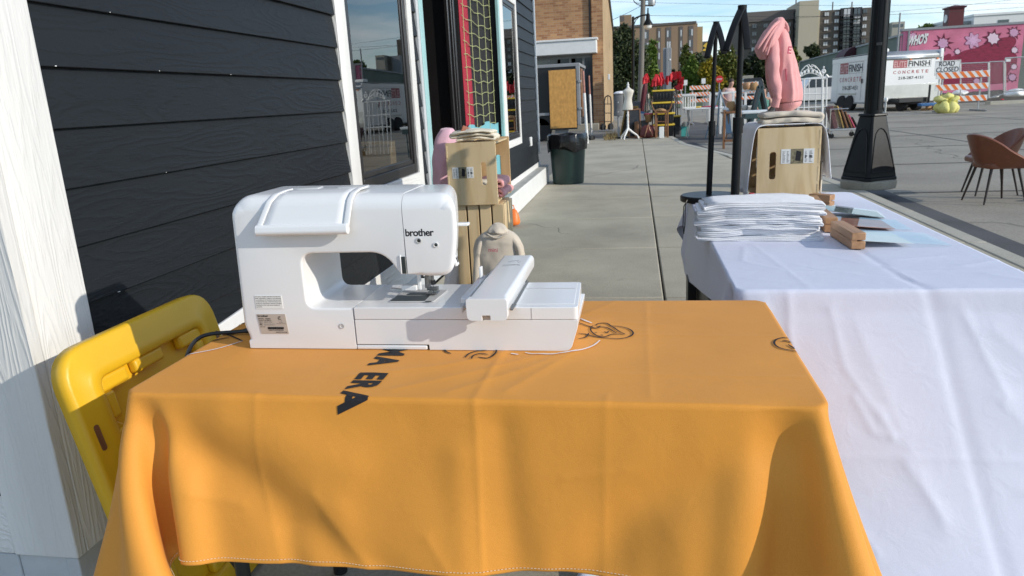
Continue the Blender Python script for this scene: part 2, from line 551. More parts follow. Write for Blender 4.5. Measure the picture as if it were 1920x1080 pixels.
m_skin = M('skin', (.52, .30, .22), .6, var=.06, vscale=12)
m_hair = M('dark_hair', (.05, .03, .02), .7, var=.2, vscale=30)
m_paper = M('paper', (.76, .76, .73), .6, var=.03)
# ------------------------------------------------------------------ setting: ground, street, sidewalk


def concrete_mat(name, col, stain=.18, scale=1.3, bump=.25, fine=90, dark=(.6, .6, .6)):
    m, n, l, b = newmat(name)
    b.inputs['Roughness'].default_value = .88
    tc = n.new('ShaderNodeTexCoord'); oi = n.new('ShaderNodeObjectInfo')
    geo = n.new('ShaderNodeNewGeometry')
    n1 = n.new('ShaderNodeTexNoise'); n1.inputs['Scale'].default_value = scale; n1.inputs['Detail'].default_value = 8; n1.inputs['Roughness'].default_value = .62
    n2 = n.new('ShaderNodeTexNoise'); n2.inputs['Scale'].default_value = fine; n2.inputs['Detail'].default_value = 4
    n3 = n.new('ShaderNodeTexVoronoi'); n3.inputs['Scale'].default_value = fine * .6
    for q in (n1, n2, n3): l.new(geo.outputs['Position'], q.inputs['Vector'])
    m1 = n.new('ShaderNodeMapRange'); m1.inputs[1].default_value = .3; m1.inputs[2].default_value = .7; m1.inputs[3].default_value = 1 - stain; m1.inputs[4].default_value = 1 + stain * .7
    l.new(n1.outputs['Fac'], m1.inputs[0])
    m2 = n.new('ShaderNodeMapRange'); m2.inputs[1].default_value = .3; m2.inputs[2].default_value = .7; m2.inputs[3].default_value = .84; m2.inputs[4].default_value = 1.13
    l.new(n2.outputs['Fac'], m2.inputs[0])
    m3 = n.new('ShaderNodeMapRange'); m3.inputs[3].default_value = .95; m3.inputs[4].default_value = 1.05
    l.new(oi.outputs['Random'], m3.inputs[0])
    a = n.new('ShaderNodeMath'); a.operation = 'MULTIPLY'; l.new(m1.outputs[0], a.inputs[0]); l.new(m2.outputs[0], a.inputs[1])
    c = n.new('ShaderNodeMath'); c.operation = 'MULTIPLY'; l.new(a.outputs[0], c.inputs[0]); l.new(m3.outputs[0], c.inputs[1])
    mx = n.new('ShaderNodeMix'); mx.data_type = 'RGBA'; mx.blend_type = 'MULTIPLY'; mx.inputs[0].default_value = 1
    mx.inputs[6].default_value = (*col, 1); l.new(c.outputs[0], mx.inputs[7])
    # scattered small dark spots
    n4 = n.new('ShaderNodeTexNoise'); n4.inputs['Scale'].default_value = 6.5; n4.inputs['Detail'].default_value = 6; n4.inputs['Roughness'].default_value = .75
    l.new(geo.outputs['Position'], n4.inputs['Vector'])
    r4 = n.new('ShaderNodeMapRange'); r4.inputs[1].default_value = .58; r4.inputs[2].default_value = .72; r4.inputs[3].default_value = 0; r4.inputs[4].default_value = .5
    l.new(n4.outputs['Fac'], r4.inputs[0])
    m5 = n.new('ShaderNodeMix'); m5.data_type = 'RGBA'; m5.blend_type = 'MULTIPLY'
    l.new(r4.outputs[0], m5.inputs[0]); l.new(mx.outputs[2], m5.inputs[6]); m5.inputs[7].default_value = (*dark, 1)
    l.new(m5.outputs[2], b.inputs['Base Color'])
    bp = n.new('ShaderNodeBump'); bp.inputs['Strength'].default_value = bump; bp.inputs['Distance'].default_value = .004
    l.new(n2.outputs['Fac'], bp.inputs['Height']); l.new(bp.outputs[0], b.inputs['Normal'])
    return m


m_walk = concrete_mat('sidewalk_concrete', (.40, .366, .282), stain=.21)
m_kerb = concrete_mat('kerb_concrete', (.43, .41, .34), stain=.12)
m_lot = concrete_mat('street_concrete', (.285, .262, .215), stain=.24, scale=.45, fine=40)
m_asph = concrete_mat('dark_asphalt', (.085, .085, .088), stain=.3, scale=.9, fine=60)
m_drive = concrete_mat('driveway_asphalt', (.19, .178, .155), stain=.2, scale=.8, fine=60)
m_earth = concrete_mat('far_ground', (.14, .135, .11), stain=.3, scale=.02, fine=2)
m_joint = concrete_mat('joint_sealant', (.075, .072, .066), stain=.2, scale=2)
m_step = concrete_mat('step_top_concrete', (.42, .42, .39), stain=.2, scale=4)
m_foot = concrete_mat('footing_concrete', (.30, .275, .22), stain=.2, scale=5)

g = MB().box(-900, 900, -300, 1500, -.4, -.16).build('ground', m_earth, smooth=False); tag(g, kind='structure')
g = MB().add([(-40, -14, -.12), (60, -14, -.12), (60, 62, -.12), (-40, 62, -.12)], [(0, 1, 2, 3)]).build('street', m_lot, smooth=False, clean=False)
tag(g, kind='structure')


def EDGE(y):
    if y < 10: return 2.62
    if y < 18: return 2.62 - (y - 10) / 8 * 1.42
    return 1.2 - (y - 18) / 4 * .22


side = MB().box(-1.42, .95, -3, 22.02, -.119, -.035)
for k in range(50):
    y0 = -3 + k * .5; e = min(EDGE(y0), EDGE(y0 + .5))
    if y0 + .5 <= 22.01: side.box(.95, e - .02, y0, y0 + .5, -.119, -.035)
sidewalk = side.build('sidewalk', m_joint, smooth=False, clean=False); tag(sidewalk, kind='structure'); ROOT[sidewalk.name] = Vector((0, 0, 0))
rows = [5.9 + 1.52 * k for k in range(-6, 11)] + [22.0]
cols = [-1.40, .165, 1.69, 9]
_share = {}
for i in range(len(rows) - 1):
    ya, yb = rows[i] + .006, rows[i + 1] - .006
    for j in range(3):
        xa = cols[j] + .006
        if xa > EDGE(ya) - .2 and xa > EDGE(yb) - .2: continue
        lim = lambda y: min(cols[j + 1] - .006, EDGE(y) - .156)
        key = (j, round(yb - ya, 3)) if j < 2 and yb < 12 else None
        if key in _share:
            o = _share[key][0].copy(); COL.objects.link(o); o.location.y += ya - _share[key][1]
            continue
        xb0, xb1 = max(lim(ya), xa + .02), max(lim(yb), xa + .02)
        s = MB().prism([(xa, ya), (xb0, ya), (xb1, yb), (xa, yb)], -.05, 0.0, 'xy').build('slab', m_walk, sidewalk, bevel=.008, seg=2)
        if key: _share[key] = (s, ya)
kerb = MB().box(2.55, 2.6, -3, 9.9, -.118, -.06).build('kerb', m_joint, smooth=False); tag(kerb, kind='structure'); ROOT[kerb.name] = Vector((0, 0, 0))
for i in range(len(rows) - 1):
    ya, yb = rows[i] + .004, rows[i + 1] - .004
    MB().prism([(EDGE(ya) - .15, ya), (EDGE(ya), ya), (EDGE(yb), yb), (EDGE(yb) - .15, yb)], -.117, 0.002, 'xy').build('kerb_stone', m_kerb, kerb, bevel=.014, seg=2)
for i in range(2):
    MB().box(-.7 + i * .83, .13 + i * .82, 22.02, 22.17, -.117, .002).build('kerb_stone', m_kerb, kerb, bevel=.014)
# gutter strip of dark asphalt along the kerb, and the patch beyond the sidewalk's end
gt = MB()
for k in range(30):
    y0 = -3 + k * .86; y1 = y0 + .86
    gt.add([(EDGE(y0) + .002, y0, -.116), (EDGE(y0) + .46, y0, -.116), (EDGE(y1) + .46, y1, -.116), (EDGE(y1) + .002, y1, -.116)], [(0, 1, 2, 3)])
tag(gt.build('gutter_pavement', m_asph, smooth=False, clean=False), kind='structure')
p = [G(1264, 249, -.112), G(1300, 268, -.112), G(1420, 262, -.112), G(1420, 246, -.112), G(1300, 228, -.112), G(1265, 233, -.112)]
tag(MB().add(p, [tuple(range(6))]).build('asphalt_pavement', m_asph, smooth=False, clean=False), kind='structure')
p = [(-14, 10.9, -.012), (-1.41, 10.9, -.012), (-.78, 11.2, -.012), (-.62, 22, -.012), (-.3, 27.9, -.012), (-14, 27.9, -.012)]
tag(MB().add(p + [(q[0], q[1], -.119) for q in p], [tuple(range(6))] + [(i, (i + 1) % 6, (i + 1) % 6 + 6, i + 6) for i in range(6)]).build('driveway_pavement', m_drive, smooth=False), kind='structure')
js = MB()
for x in (6.9, 11.4, 15.9, 20.4):
    js.add([(x, -5, -.1162), (x + .05, -5, -.1162), (x + .05, 40, -.1162), (x, 40, -.1162)], [(0, 1, 2, 3)])
for k in range(12):
    y = 2.2 + k * 3.4
    js.add([(3.1, y + .5, -.1158), (24, y - .7, -.1158), (24, y - .64, -.1158), (3.1, y + .56, -.1158)], [(0, 1, 2, 3)])
tag(js.build('street_joints', m_joint, smooth=False, clean=False), kind='structure')
# hairline cracks and old oil spots
ck = MB(); rnd = random.Random(17)
for (x, y, a, n, w, z) in ((-.9, 11.4, 1.45, 26, .006, .0012), (.9, 7.6, .5, 9, .003, .0012), (-.6, 6.6, 2.6, 7, .003, .0012), (4.2, 8.2, .3, 20, .005, -.1155), (5.5, 12, 1.2, 30, .006, -.1152), (8, 18, .6, 30, .007, -.1149), (3.6, 6.4, 1.9, 18, .005, -.1146), (9, 24, 2.2, 34, .008, -.1143)):
    row = []; a0 = a
    for q in range(n * 2):
        row.append([(x - w * math.sin(a), y + w * math.cos(a), z), (x + w * math.sin(a), y - w * math.cos(a), z)])
        a += rnd.gauss(0, .5) - .25 * (a - a0); st_ = rnd.uniform(.05, .2)
        x += st_ * math.cos(a); y += st_ * math.sin(a)
        if z > 0 and (abs(x - .165) < .05 or x < -1.2 or x > 1.6): break
    if len(row) > 2: ck.grid(row)
o = ck.build('pavement_cracks', m_joint, smooth=False, clean=False); tag(o, kind='stuff')
# narrow weeds and grit along the driveway edge
m_weed = M('dry_weed', (.30, .22, .09), .9, var=.3, vscale=30)
wd = MB()
for k in range(260):
    t = random.random(); y = 20.5 + 3 * t; x = -.72 + random.uniform(-.18, .2)
    h = random.uniform(.05, .22); a = random.uniform(0, 6.28); wv = .008
    wd.add([(x - wv * math.cos(a), y - wv * math.sin(a), -.01), (x + wv * math.cos(a), y + wv * math.sin(a), -.01), (x + random.uniform(-.1, .1), y + random.uniform(-.1, .1), h)], [(0, 1, 2)])
tag(wd.build('dry_grass', m_weed, smooth=False, clean=False), kind='stuff')

# ------------------------------------------------------------------ glass
def glass_mat(name, tint=(.75, .8, .8), ior=1.5, boost=0.0):
    m, n, l, b = newmat(name)
    n.remove(b)
    out = n['Material Output']
    tr = n.new('ShaderNodeBsdfTransparent'); tr.inputs[0].default_value = (*tint, 1)
    gl = n.new('ShaderNodeBsdfGlossy'); gl.inputs['Roughness'].default_value = .004; gl.inputs[0].default_value = (.95, .97, .97, 1)
    fr = n.new('ShaderNodeFresnel'); fr.inputs[0].default_value = ior
    ad = n.new('ShaderNodeMath'); ad.operation = 'ADD'; ad.inputs[1].default_value = boost; ad.use_clamp = True
    nz = n.new('ShaderNodeTexNoise'); nz.inputs['Scale'].default_value = 1.2
    bp = n.new('ShaderNodeBump'); bp.inputs['Strength'].default_value = .015; bp.inputs['Distance'].default_value = .05
    tc = n.new('ShaderNodeTexCoord'); l.new(tc.outputs['Object'], nz.inputs[0]); l.new(nz.outputs['Fac'], bp.inputs['Height'])
    l.new(bp.outputs[0], gl.inputs['Normal'])
    mx = n.new('ShaderNodeMixShader')
    ge = n.new('ShaderNodeNewGeometry'); iv = n.new('ShaderNodeMath'); iv.operation = 'SUBTRACT'; iv.inputs[0].default_value = 1
    mk = n.new('ShaderNodeMath'); mk.operation = 'MULTIPLY'       # only the outer face mirrors
    l.new(ge.outputs['Backfacing'], iv.inputs[1]); l.new(ad.outputs[0], mk.inputs[0]); l.new(iv.outputs[0], mk.inputs[1])
    l.new(fr.outputs[0], ad.inputs[0]); l.new(mk.outputs[0], mx.inputs[0])
    l.new(tr.outputs[0], mx.inputs[1]); l.new(gl.outputs[0], mx.inputs[2]); l.new(mx.outputs[0], out.inputs[0])
    return m


m_glass = glass_mat('window_glass', (.55, .6, .6), 1.55, .10)
m_glass_far = M('far_window_glass', (.05, .06, .07), .12, var=.2, vscale=.4, spec=.9)
m_acrylic = glass_mat('clear_acrylic', (.95, .97, .97), 1.3, 0.0)

# ------------------------------------------------------------------ dark sided shop building on the left
XF = -1.40
m_siding_x = grain_mat('siding_paint_side', (.0125, .0148, .0175), (.0112, .0132, .0158), axis=0, scale=60, bump=0.18, rough=.5, spec=.2, colmix=.3, dist=2.6, bdist=.006, along=.9, coarse=2.2)
shop = thing('shop_building', 'dark charcoal lap sided shop with white trim, windows and an open doorway', 'building', (-1.6, 6, 0))
wall = MB()
def wallbox(y0, y1, z0, z1): wall.box(-1.56, -1.44, y0, y1, z0, z1)
wallbox(1.43, 3.56, .02, 3.4); wallbox(3.56, 4.66, .02, .75); wallbox(3.56, 4.66, 2.30, 3.4); wallbox(4.66, 4.93, .02, 3.4)
wallbox(4.93, 7.9, 2.66, 3.4); wallbox(7.9, 8.14, .02, 3.4); wallbox(8.14, 9.04, .02, .75); wallbox(8.14, 9.04, 2.30, 3.4); wallbox(9.04, 10.84, .02, 3.4)
wallbox(4.93, 7.9, .02, .24)
wall.box(-4.6, -1.56, 1.43, 1.53, .02, 3.4); wall.box(-4.6, -1.56, 10.74, 10.84, .02, 3.4); wall.box(-4.7, -4.6, 1.46, 10.84, .02, 3.4)
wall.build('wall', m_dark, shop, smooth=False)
MB().box(-4.8, -1.2, 1.3, 11.0, 3.4, 3.52).build('roof', m_black_plastic, shop, bevel=.01)
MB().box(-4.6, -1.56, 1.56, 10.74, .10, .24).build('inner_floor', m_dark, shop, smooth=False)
m_found = M('painted_foundation', (.50, .52, .53), .7, var=.1, vscale=8, bump=.2, bscale=60)
fd = MB().box(-1.44, -1.404, 1.402, 7.05, 0.004, .148)
fd.box(-4.7, -1.582, 1.404, 1.43, 0.004, .148)
fd.box(-1.58, -1.4415, 1.406, 1.43, .004, .148)
fd.build('foundation', m_found, shop, bevel=.003)


def board(y0, y1, k):
    z0 = .33 + .148 * k
    j = random.uniform(-.0012, .0012)
    s = MB().prism([(-1.4395, z0 - .012), (-1.405 + j, z0 - .012), (-1.4215 + j, z0 + .146), (-1.4395, z0 + .146)], y0 + .002, y1 - .002, 'xz')
    return s.build('siding_board', m_siding, shop, bevel=.0022, seg=2)


for k in range(20):
    zc = .33 + .148 * k + .07
    if zc < .70:
        segs = [(1.602, 3.1), (3.1, 4.85), (8.06, 10.72)]
    elif zc < 2.40:
        segs = [(1.602, 3.48), (4.735, 4.85), (9.12, 10.72)]
    elif zc < 2.7:
        segs = [(1.602, 4.85), (8.06, 10.72)]
    else:
        segs = [(1.602, 4.2), (4.2, 7.4), (7.4, 10.72)]
    for a, b_ in segs: board(a, b_, k)
for k in range(20):
    z0 = .33 + .148 * k
    MB().prism([(1.4295, z0 - .012), (1.398, z0 - .012), (1.412, z0 + .146), (1.4295, z0 + .146)], -4.68, -1.583, 'yz').build('siding_board', m_siding_x, shop, bevel=.0022)
# small chips in the paint along the lower edges of the near boards
chips = MB(); rnd = random.Random(5)
for q in range(7):
    k = rnd.choice((3, 4, 5, 6, 7, 8)); y = 1.64 + abs(rnd.gauss(0, .45)); z0 = .33 + .148 * k - .0119
    if 3.4 < y: continue
    chips.box(-1.4047, -1.4035, y, y + rnd.uniform(.0015, .007), z0 + rnd.uniform(0, .001), z0 + rnd.uniform(.0015, .0035))
o = chips.build('paint_chips', m_white_paint, shop, smooth=False); o['kind'] = 'stuff'
# corner boards: one face to the street, one to the camera
MB().box(-1.44, XF + .004, 1.4288, 1.600, .152, 3.39).build('corner_board', m_trim, shop, bevel=.003)
cb = MB().box(-1.58, XF + .0045, 1.3955, 1.428, .152, 3.39); cb.build('corner_board', m_trim, shop, bevel=.003)
MB().box(-1.44, XF, 10.72, 10.86, .43, 3.39).build('corner_board', m_trim, shop, bevel=.003)
MB().box(-1.4395, XF, 1.602, 4.93, .152, .322).build('base_board', m_trim_y, shop, bevel=.003)
MB().box(-1.4395, XF, 7.9, 10.86, .255, .322).build('base_board', m_trim_y, shop, bevel=.003)
MB().box(-4.68, -1.582, 1.40, 1.429, .152, .322).build('base_board', m_trim_y, shop, bevel=.003)
m_trimx = m_trim


def window(y0, y1, z0, z1, tw, fw, dark_behind=True):
    MB().box(-1.44, XF, y0, y0 + tw, z0, z1).build('casing', m_trim, shop, bevel=.003)
    MB().box(-1.44, XF, y1 - tw * .72, y1, z0, z1).build('casing', m_trim, shop, bevel=.003)
    MB().box(-1.44, XF + .002, y0 + tw + .001, y1 - tw * .72 - .001, z0, z0 + tw * .8).build('casing', m_trim_y, shop, bevel=.003)
    MB().box(-1.44, XF + .002, y0 + tw + .001, y1 - tw * .72 - .001, z1 - tw, z1).build('casing', m_trim_y, shop, bevel=.003)
    a, b_, c, d = y0 + tw + .002, y1 - tw * .72 - .002, z0 + tw * .8 + .002, z1 - tw - .002
    fr = MB()
    for (p0, p1, q0, q1) in ((a, a + fw, c, d), (b_ - fw, b_, c, d), (a + fw, b_ - fw, c, c + fw), (a + fw, b_ - fw, d - fw, d)):
        fr.box(-1.46, XF - .012, p0, p1, q0, q1)
    f = fr.build('window_frame', m_black_frame, shop, bevel=.004)
    f2 = MB()
    e = fw * .5
    for (p0, p1, q0, q1) in ((a + fw, a + fw + e, c + fw, d - fw), (b_ - fw - e, b_ - fw, c + fw, d - fw), (a + fw + e, b_ - fw - e, c + fw, c + fw + e), (a + fw + e, b_ - fw - e, d - fw - e, d - fw)):
        f2.box(-1.45, XF - .020, p0, p1, q0, q1)
    f2.build('sash', m_black_frame, f, bevel=.003)
    MB().box(-1.431, -1.426, a + fw + e - .004, b_ - fw - e + .004, c + fw + e - .004, d - fw - e + .004).build('pane', m_glass, f, smooth=False)


window(3.48, 4.735, .69, 2.40, .125, .06)
window(8.06, 9.12, .69, 2.40, .10, .05)
# doorway: teal jamb, casing, recessed dark door leaf, curtain, string net on a dark panel
MB().box(-1.44, XF + .001, 4.85, 4.90, .25, 2.66).build('casing', m_found, shop, bevel=.003)  # white door trim in shade, the shade put in as grey paint
MB().box(-1.50, XF + .006, 4.902, 4.99, .25, 2.66).build('door_jamb', m_teal, shop, bevel=.004)
MB().box(-1.43, XF + .004, 7.87, 7.93, .25, 2.66).build('door_jamb', m_teal, shop, bevel=.004)
MB().box(-1.44, XF, 7.932, 8.055, .25, 2.66).build('casing', m_trim, shop, bevel=.003)
dl = MB().box(-2.35, -1.52, 6.36, 6.41, .26, 2.6).build('door_leaf', m_black_frame, shop, bevel=.004)
ds = MB()
for y_, w_ in ((6.1, .03), (6.22, .025), (6.3, .04)):
    ds.box(-1.53, -1.50, y_, y_ + w_, .26, 2.6)
ds.build('door_track', m_black_frame, shop, bevel=.004)
MB().box(-1.54, -1.50, 6.46, 7.86, .26, 2.65).build('display_panel', m_bincloth, shop, smooth=False)
cu = MB(); rows_ = []
for i in range(40):
    z = .97 + (2.64 - .97) * i / 39
    rows_.append([(-1.493 + .008 * math.sin(j * 1.3), 6.47 + .34 * j / 10, z) for j in range(11)])
cu.grid(rows_).build('crimson_curtain', m_crimson, shop, solid=.004)
net = MB()
zs = [1.0 + .105 * k for k in range(16)]
for i, z in enumerate(zs):
    net.tube([(-1.478, 6.5 + 1.34 * t / 10, z + .012 * math.sin(t * 1.7 + i) - .02 * math.sin(math.pi * t / 10)) for t in range(11)], .0033, 5)
for k in range(5):
    y = 6.56 + .31 * k
    net.tube([(-1.476, y + .012 * math.sin(z * 6 + k), z) for z in np.linspace(.95, 2.64, 24)], .0036, 5)
net.build('string_net', m_net, shop)
sk = MB(); rows_ = []
for j in range(45):
    y = 6.36 + 1.5 * j / 44
    top = 1.00 + .022 * math.sin(j * .28)
    rows_.append([(-1.468 + .010 * math.sin(j * .9), y, .27 + (top - .27) * t / 6) for t in range(7)])
sk.grid(rows_).build('teal_skirt', m_teal_dk, shop, solid=.004)
MB().box(-1.425, -1.392, 9.86, 9.98, .60, .72).build('outlet_cover', m_white_paint, shop, bevel=.008, seg=3)
# white-faced concrete step along the far half
st = thing('concrete_step', 'long low concrete step with white painted front along the shop wall', 'step', (-1.35, 9, 0))
MB().box(-1.403, -1.285, 7.25, 10.9, .003, .248).build('step_body', m_white_paint, st, bevel=.012, seg=3)
MB().box(-1.403, -1.283, 7.245, 10.905, .249, .256).build('step_top', m_step, st, bevel=.003)
# things seen dimly inside
t = thing('storage_box', 'woven box standing in the dark shop doorway', 'box', (-2.2, 6.0, .24))
MB().box(-2.35, -2.0, 5.85, 6.15, .242, .9).build('box_side', m_wicker, t, bevel=.01)
MB().box(-2.36, -1.99, 5.84, 6.16, .90, .93).build('box_lid', m_wicker, t, bevel=.008)
# ------------------------------------------------------------------ draped cloths: a small mass-spring drape over a table box


def drape(u0, u1, v0, v1, h, box, top, slab, steps, wind, corner, spread=None, rad=.010):
    us = np.arange(u0, u1 + h * .5, h); vs = np.arange(v0, v1 + h * .5, h)
    U, V = np.meshgrid(us, vs, indexing='ij')
    x0, x1, y0, y1 = box
    P = np.stack([U, V, np.full_like(U, top)], -1)
    dx = np.maximum(np.maximum(x0 - U, U - x1), 0); dy = np.maximum(np.maximum(y0 - V, V - y1), 0)
    P[..., 2] -= .35 * np.hypot(dx, dy)
    P[..., :2] += np.random.default_rng(0).normal(0, .0006, U.shape + (2,))
    pin = (U > x0 + .02) & (U < x1 - .02) & (V > y0 + .02) & (V < y1 - .02)
    w = (~pin).astype(float)[..., None]
    Q = P.copy()

    def pull(a, b, length, k):
        A, B = P[a], P[b]; wa, wb = w[a], w[b]
        d = B - A; ln = np.sqrt(np.einsum('ijk,ijk->ij', d, d))[..., None] + 1e-9
        c = d * (k * (1 - length / ln) / np.maximum(wa + wb, 1e-6))
        P[a] += c * wa; P[b] -= c * wb
    S = slice
    even = lambda n, p: (S(p, n - 1, 2), S(p + 1, n, 2))
    nu, nv = U.shape
    structural = []
    for p in (0, 1):
        a, b = even(nu, p); structural.append(((a, S(None)), (b, S(None))))
        a, b = even(nv, p); structural.append(((S(None), a), (S(None), b)))
    diag = []
    for p in (0, 1):
        for q in (0, 1):
            a, b = even(nu, p); c, d = even(nv, q)
            diag += [((a, c), (b, d)), ((b, c), (a, d))]
    bend = [((S(0, -2), S(None)), (S(2, None), S(None))), ((S(None), S(0, -2)), (S(None), S(2, None)))]
    cen = np.array([(x0 + x1) / 2, (y0 + y1) / 2, (top + slab) / 2]); hb = np.array([(x1 - x0) / 2, (y1 - y0) / 2, (top - slab) / 2]) - rad
    free = ~pin
    dt2 = (1 / 240.) ** 2
    outw = np.stack([np.where(U < x0, -1, np.where(U > x1, 1, 0)), np.where(V < y0, -1, np.where(V > y1, 1, 0)), 0 * U], -1) * 1.2
    for mask, push in ((U < x0, corner[0]), (U > x1, corner[1])):
        outw[mask & (V < y0)] = push
    for it in range(steps):
        vel = (P - Q) * .992; Q = P.copy()
        fade = 1.0 if it < steps * .6 else .25
        P += w * (vel + (np.array([0, 0, -9.8]) + wind(U, V) * fade + outw) * dt2)
        if spread is not None: spread(P, U, V, min(1, it / (steps * .4)))
        for s in range(3):
            for a, b in structural: pull(a, b, h, 1.0)
            if s != 1:
                for a, b in diag: pull(a, b, h * 1.41421, .45)
            if s == 0:
                for a, b in bend: pull(a, b, 2 * h, .04)
            q = P - cen; d = np.abs(q) - hb
            o = np.maximum(d, 0); lo = np.sqrt((o * o).sum(-1)); sd = lo + np.minimum(d.max(-1), 0) - rad
            m = (sd < 0) & free
            if m.any():
                om, lm, dm = o[m], lo[m][:, None], d[m]
                g = np.where(lm > 1e-6, om / np.maximum(lm, 1e-9), (dm == dm.max(-1, keepdims=True)).astype(float)) * np.sign(q[m])
                P[m] -= sd[m][:, None] * g
                Q[m] = Q[m] * .3 + P[m] * .7
            f = P[..., 2] < .004
            if f.any(): P[f, 2] = .004; Q[f] = Q[f] * .2 + P[f] * .8
    return P, (u0, h, v0, h)


def white_spread(P, U, V, t):
    m = V < .955
    P[m] += .02 * t * (np.stack([U + np.clip(U - .7, 0, 1) * .35, np.full_like(U, 1.365), np.full_like(U, .02)], -1)[m] - P[m])
    m = (V < 1.5) & (U > 1.42)
    P[m, 0] += .02 * t * (1.72 - P[m, 0])


def orange_spread(P, U, V, t):
    h = V < .80
    for m, tgt in ((h & (np.abs(U + 1.08) < .02), (-.755, .980, .455)), (h & (U < -1.28), (-1.00, .935, .365)), (h & (np.abs(U + .90) < .02), (-.79, 1.06, .447)), ((U < -1.28) & (np.abs(V - 1.02) < .02), (-1.03, 1.06, .43)),
                   (h & (U > .66), (.21, .83, .39)), (h & (np.abs(U - .49) < .02), (.37, .89, .41)), ((U > .66) & (np.abs(V - 1.06) < .02), (.465, 1.03, .43))):
        P[m] += .03 * t * (np.array(tgt) - P[m])


ORANGE_CLOTH = drape(-1.30, .675, .790, 2.04, .025, (-.925, .295, 1.09, 1.70), .74, .692, 1500,
                     lambda U, V: np.stack([.5 * np.sin(5 * U + 2 * V), .7 * np.sin(4.3 * U + 1.0) + .5 * np.cos(7.7 * U), 0 * U], -1), ((-.4, -1.5, 0), (.6, -1.6, 0)), orange_spread)
WHITE_CLOTH = drape(-.28, 1.47, .92, 3.93, .035, (.235, .955, 1.785, 3.50), .74, .70, 1100,
                    lambda U, V: np.stack([.6 * np.sin(5 * V + 2 * U), .7 * np.sin(5.3 * U + 1.0) + .3 * np.cos(9 * U), 0 * U], -1), ((-1.2, -1.2, 0), (1.2, -1.2, 0)), white_spread)


class Cloth:
    def __init__(s, data, up=3):
        P, (u0, du, v0, dv) = data
        s.P = P; s.up = up
        for ax in (0, 1): P = s.refine(P, up, ax)
        s.F = P; s.u0, s.v0, s.du, s.dv = u0, v0, du / up, dv / up
        n0, n1 = P.shape[:2]
        s.U, s.V = np.meshgrid(u0 + np.arange(n0) * s.du, v0 + np.arange(n1) * s.dv, indexing='ij')

    @staticmethod
    def refine(P, k, ax):
        P = np.moveaxis(P, ax, 0); n = len(P)
        t = np.arange((n - 1) * k + 1) / k
        i = np.minimum(t.astype(int), n - 2); f = (t - i)[:, None, None]
        g = lambda j: P[np.clip(j, 0, n - 1)]
        p0, p1, p2, p3 = g(i - 1), g(i), g(i + 1), g(i + 2)
        # uniform cubic B-spline: smooth, slightly relaxed
        b0 = (1 - f) ** 3 / 6; b1 = (3 * f ** 3 - 6 * f ** 2 + 4) / 6; b2 = (-3 * f ** 3 + 3 * f ** 2 + 3 * f + 1) / 6; b3 = f ** 3 / 6
        return np.moveaxis(p0 * b0 + p1 * b1 + p2 * b2 + p3 * b3, 0, ax)

    def normals(s):
        a = np.gradient(s.F, axis=0); b = np.gradient(s.F, axis=1)
        n = np.cross(a, b); n /= np.linalg.norm(n, axis=-1, keepdims=True) + 1e-12
        return n

    def crisp(s, box, top, D=.034, r=.028):
        """pull the cloth taut over the table's edge so that it bends sharply there"""
        x0, x1, y0, y1 = box
        cu, cv = np.clip(s.U, x0 + r, x1 - r), np.clip(s.V, y0 + r, y1 - r)
        l = np.hypot(s.U - cu, s.V - cv); k = np.minimum(1, r / np.maximum(l, 1e-9))
        cu, cv = cu + (s.U - cu) * k, cv + (s.V - cv) * k
        d = np.maximum(l - r, 0); F = s.F.copy()
        ins = d <= 1e-9; d = np.where(ins, 0, d)
        F[ins] = np.stack([s.U, s.V, np.full_like(s.U, top)], -1)[ins]
        for i, j in zip(*np.nonzero((d > 0) & (d < D))):
            gx, gy = (s.U[i, j] - cu[i, j]) / d[i, j], (s.V[i, j] - cv[i, j]) / d[i, j]
            e = np.array([cu[i, j] + gx * .002, cv[i, j] + gy * .002, top - .0006])
            F[i, j] = e + (s.at(cu[i, j] + gx * D, cv[i, j] + gy * D) - e) * (d[i, j] / D)
        s.F = F

    def ridge(s, pts, amp, width, broad=False):
        """raise (amp>0) a soft crease along a line given in the cloth's flat coordinates"""
        N = s.normals(); h = np.zeros(s.U.shape)
        for (a, b) in zip(pts[:-1], pts[1:]):
            a, b = np.array(a), np.array(b); d = b - a; l2 = d @ d
            t = np.clip(((s.U - a[0]) * d[0] + (s.V - a[1]) * d[1]) / l2, 0, 1)
            r = np.hypot(s.U - a[0] - t * d[0], s.V - a[1] - t * d[1])
            taper = 1.0
            h = np.maximum(h, np.exp(-(r / width) ** 2) if broad else np.exp(-r / (width * 1.1)))
        s.F = s.F + N * (h * amp)[..., None]

    def at(s, u, v, off=0.0):
        fu = min(max((u - s.u0) / s.du, 0), s.F.shape[0] - 1.001); fv = min(max((v - s.v0) / s.dv, 0), s.F.shape[1] - 1.001)
        i, j = int(fu), int(fv); a, b = fu - i, fv - j
        p = s.F[i, j] * (1 - a) * (1 - b) + s.F[i + 1, j] * a * (1 - b) + s.F[i, j + 1] * (1 - a) * b + s.F[i + 1, j + 1] * a * b
        return p + s._n[i, j] * off

    def finish(s): s._n = s.normals()

    def mesh(s, name, mat, parent, solid=.0012, under=None):
        mb = MB(); mb.grid(s.F.tolist())
        o = mb.build(name, mat, parent, clean=False, solid=solid, angle=180, soff=-1.0)
        if under: o.data.materials.append(under); o.modifiers['solid'].material_offset = 1
        return o


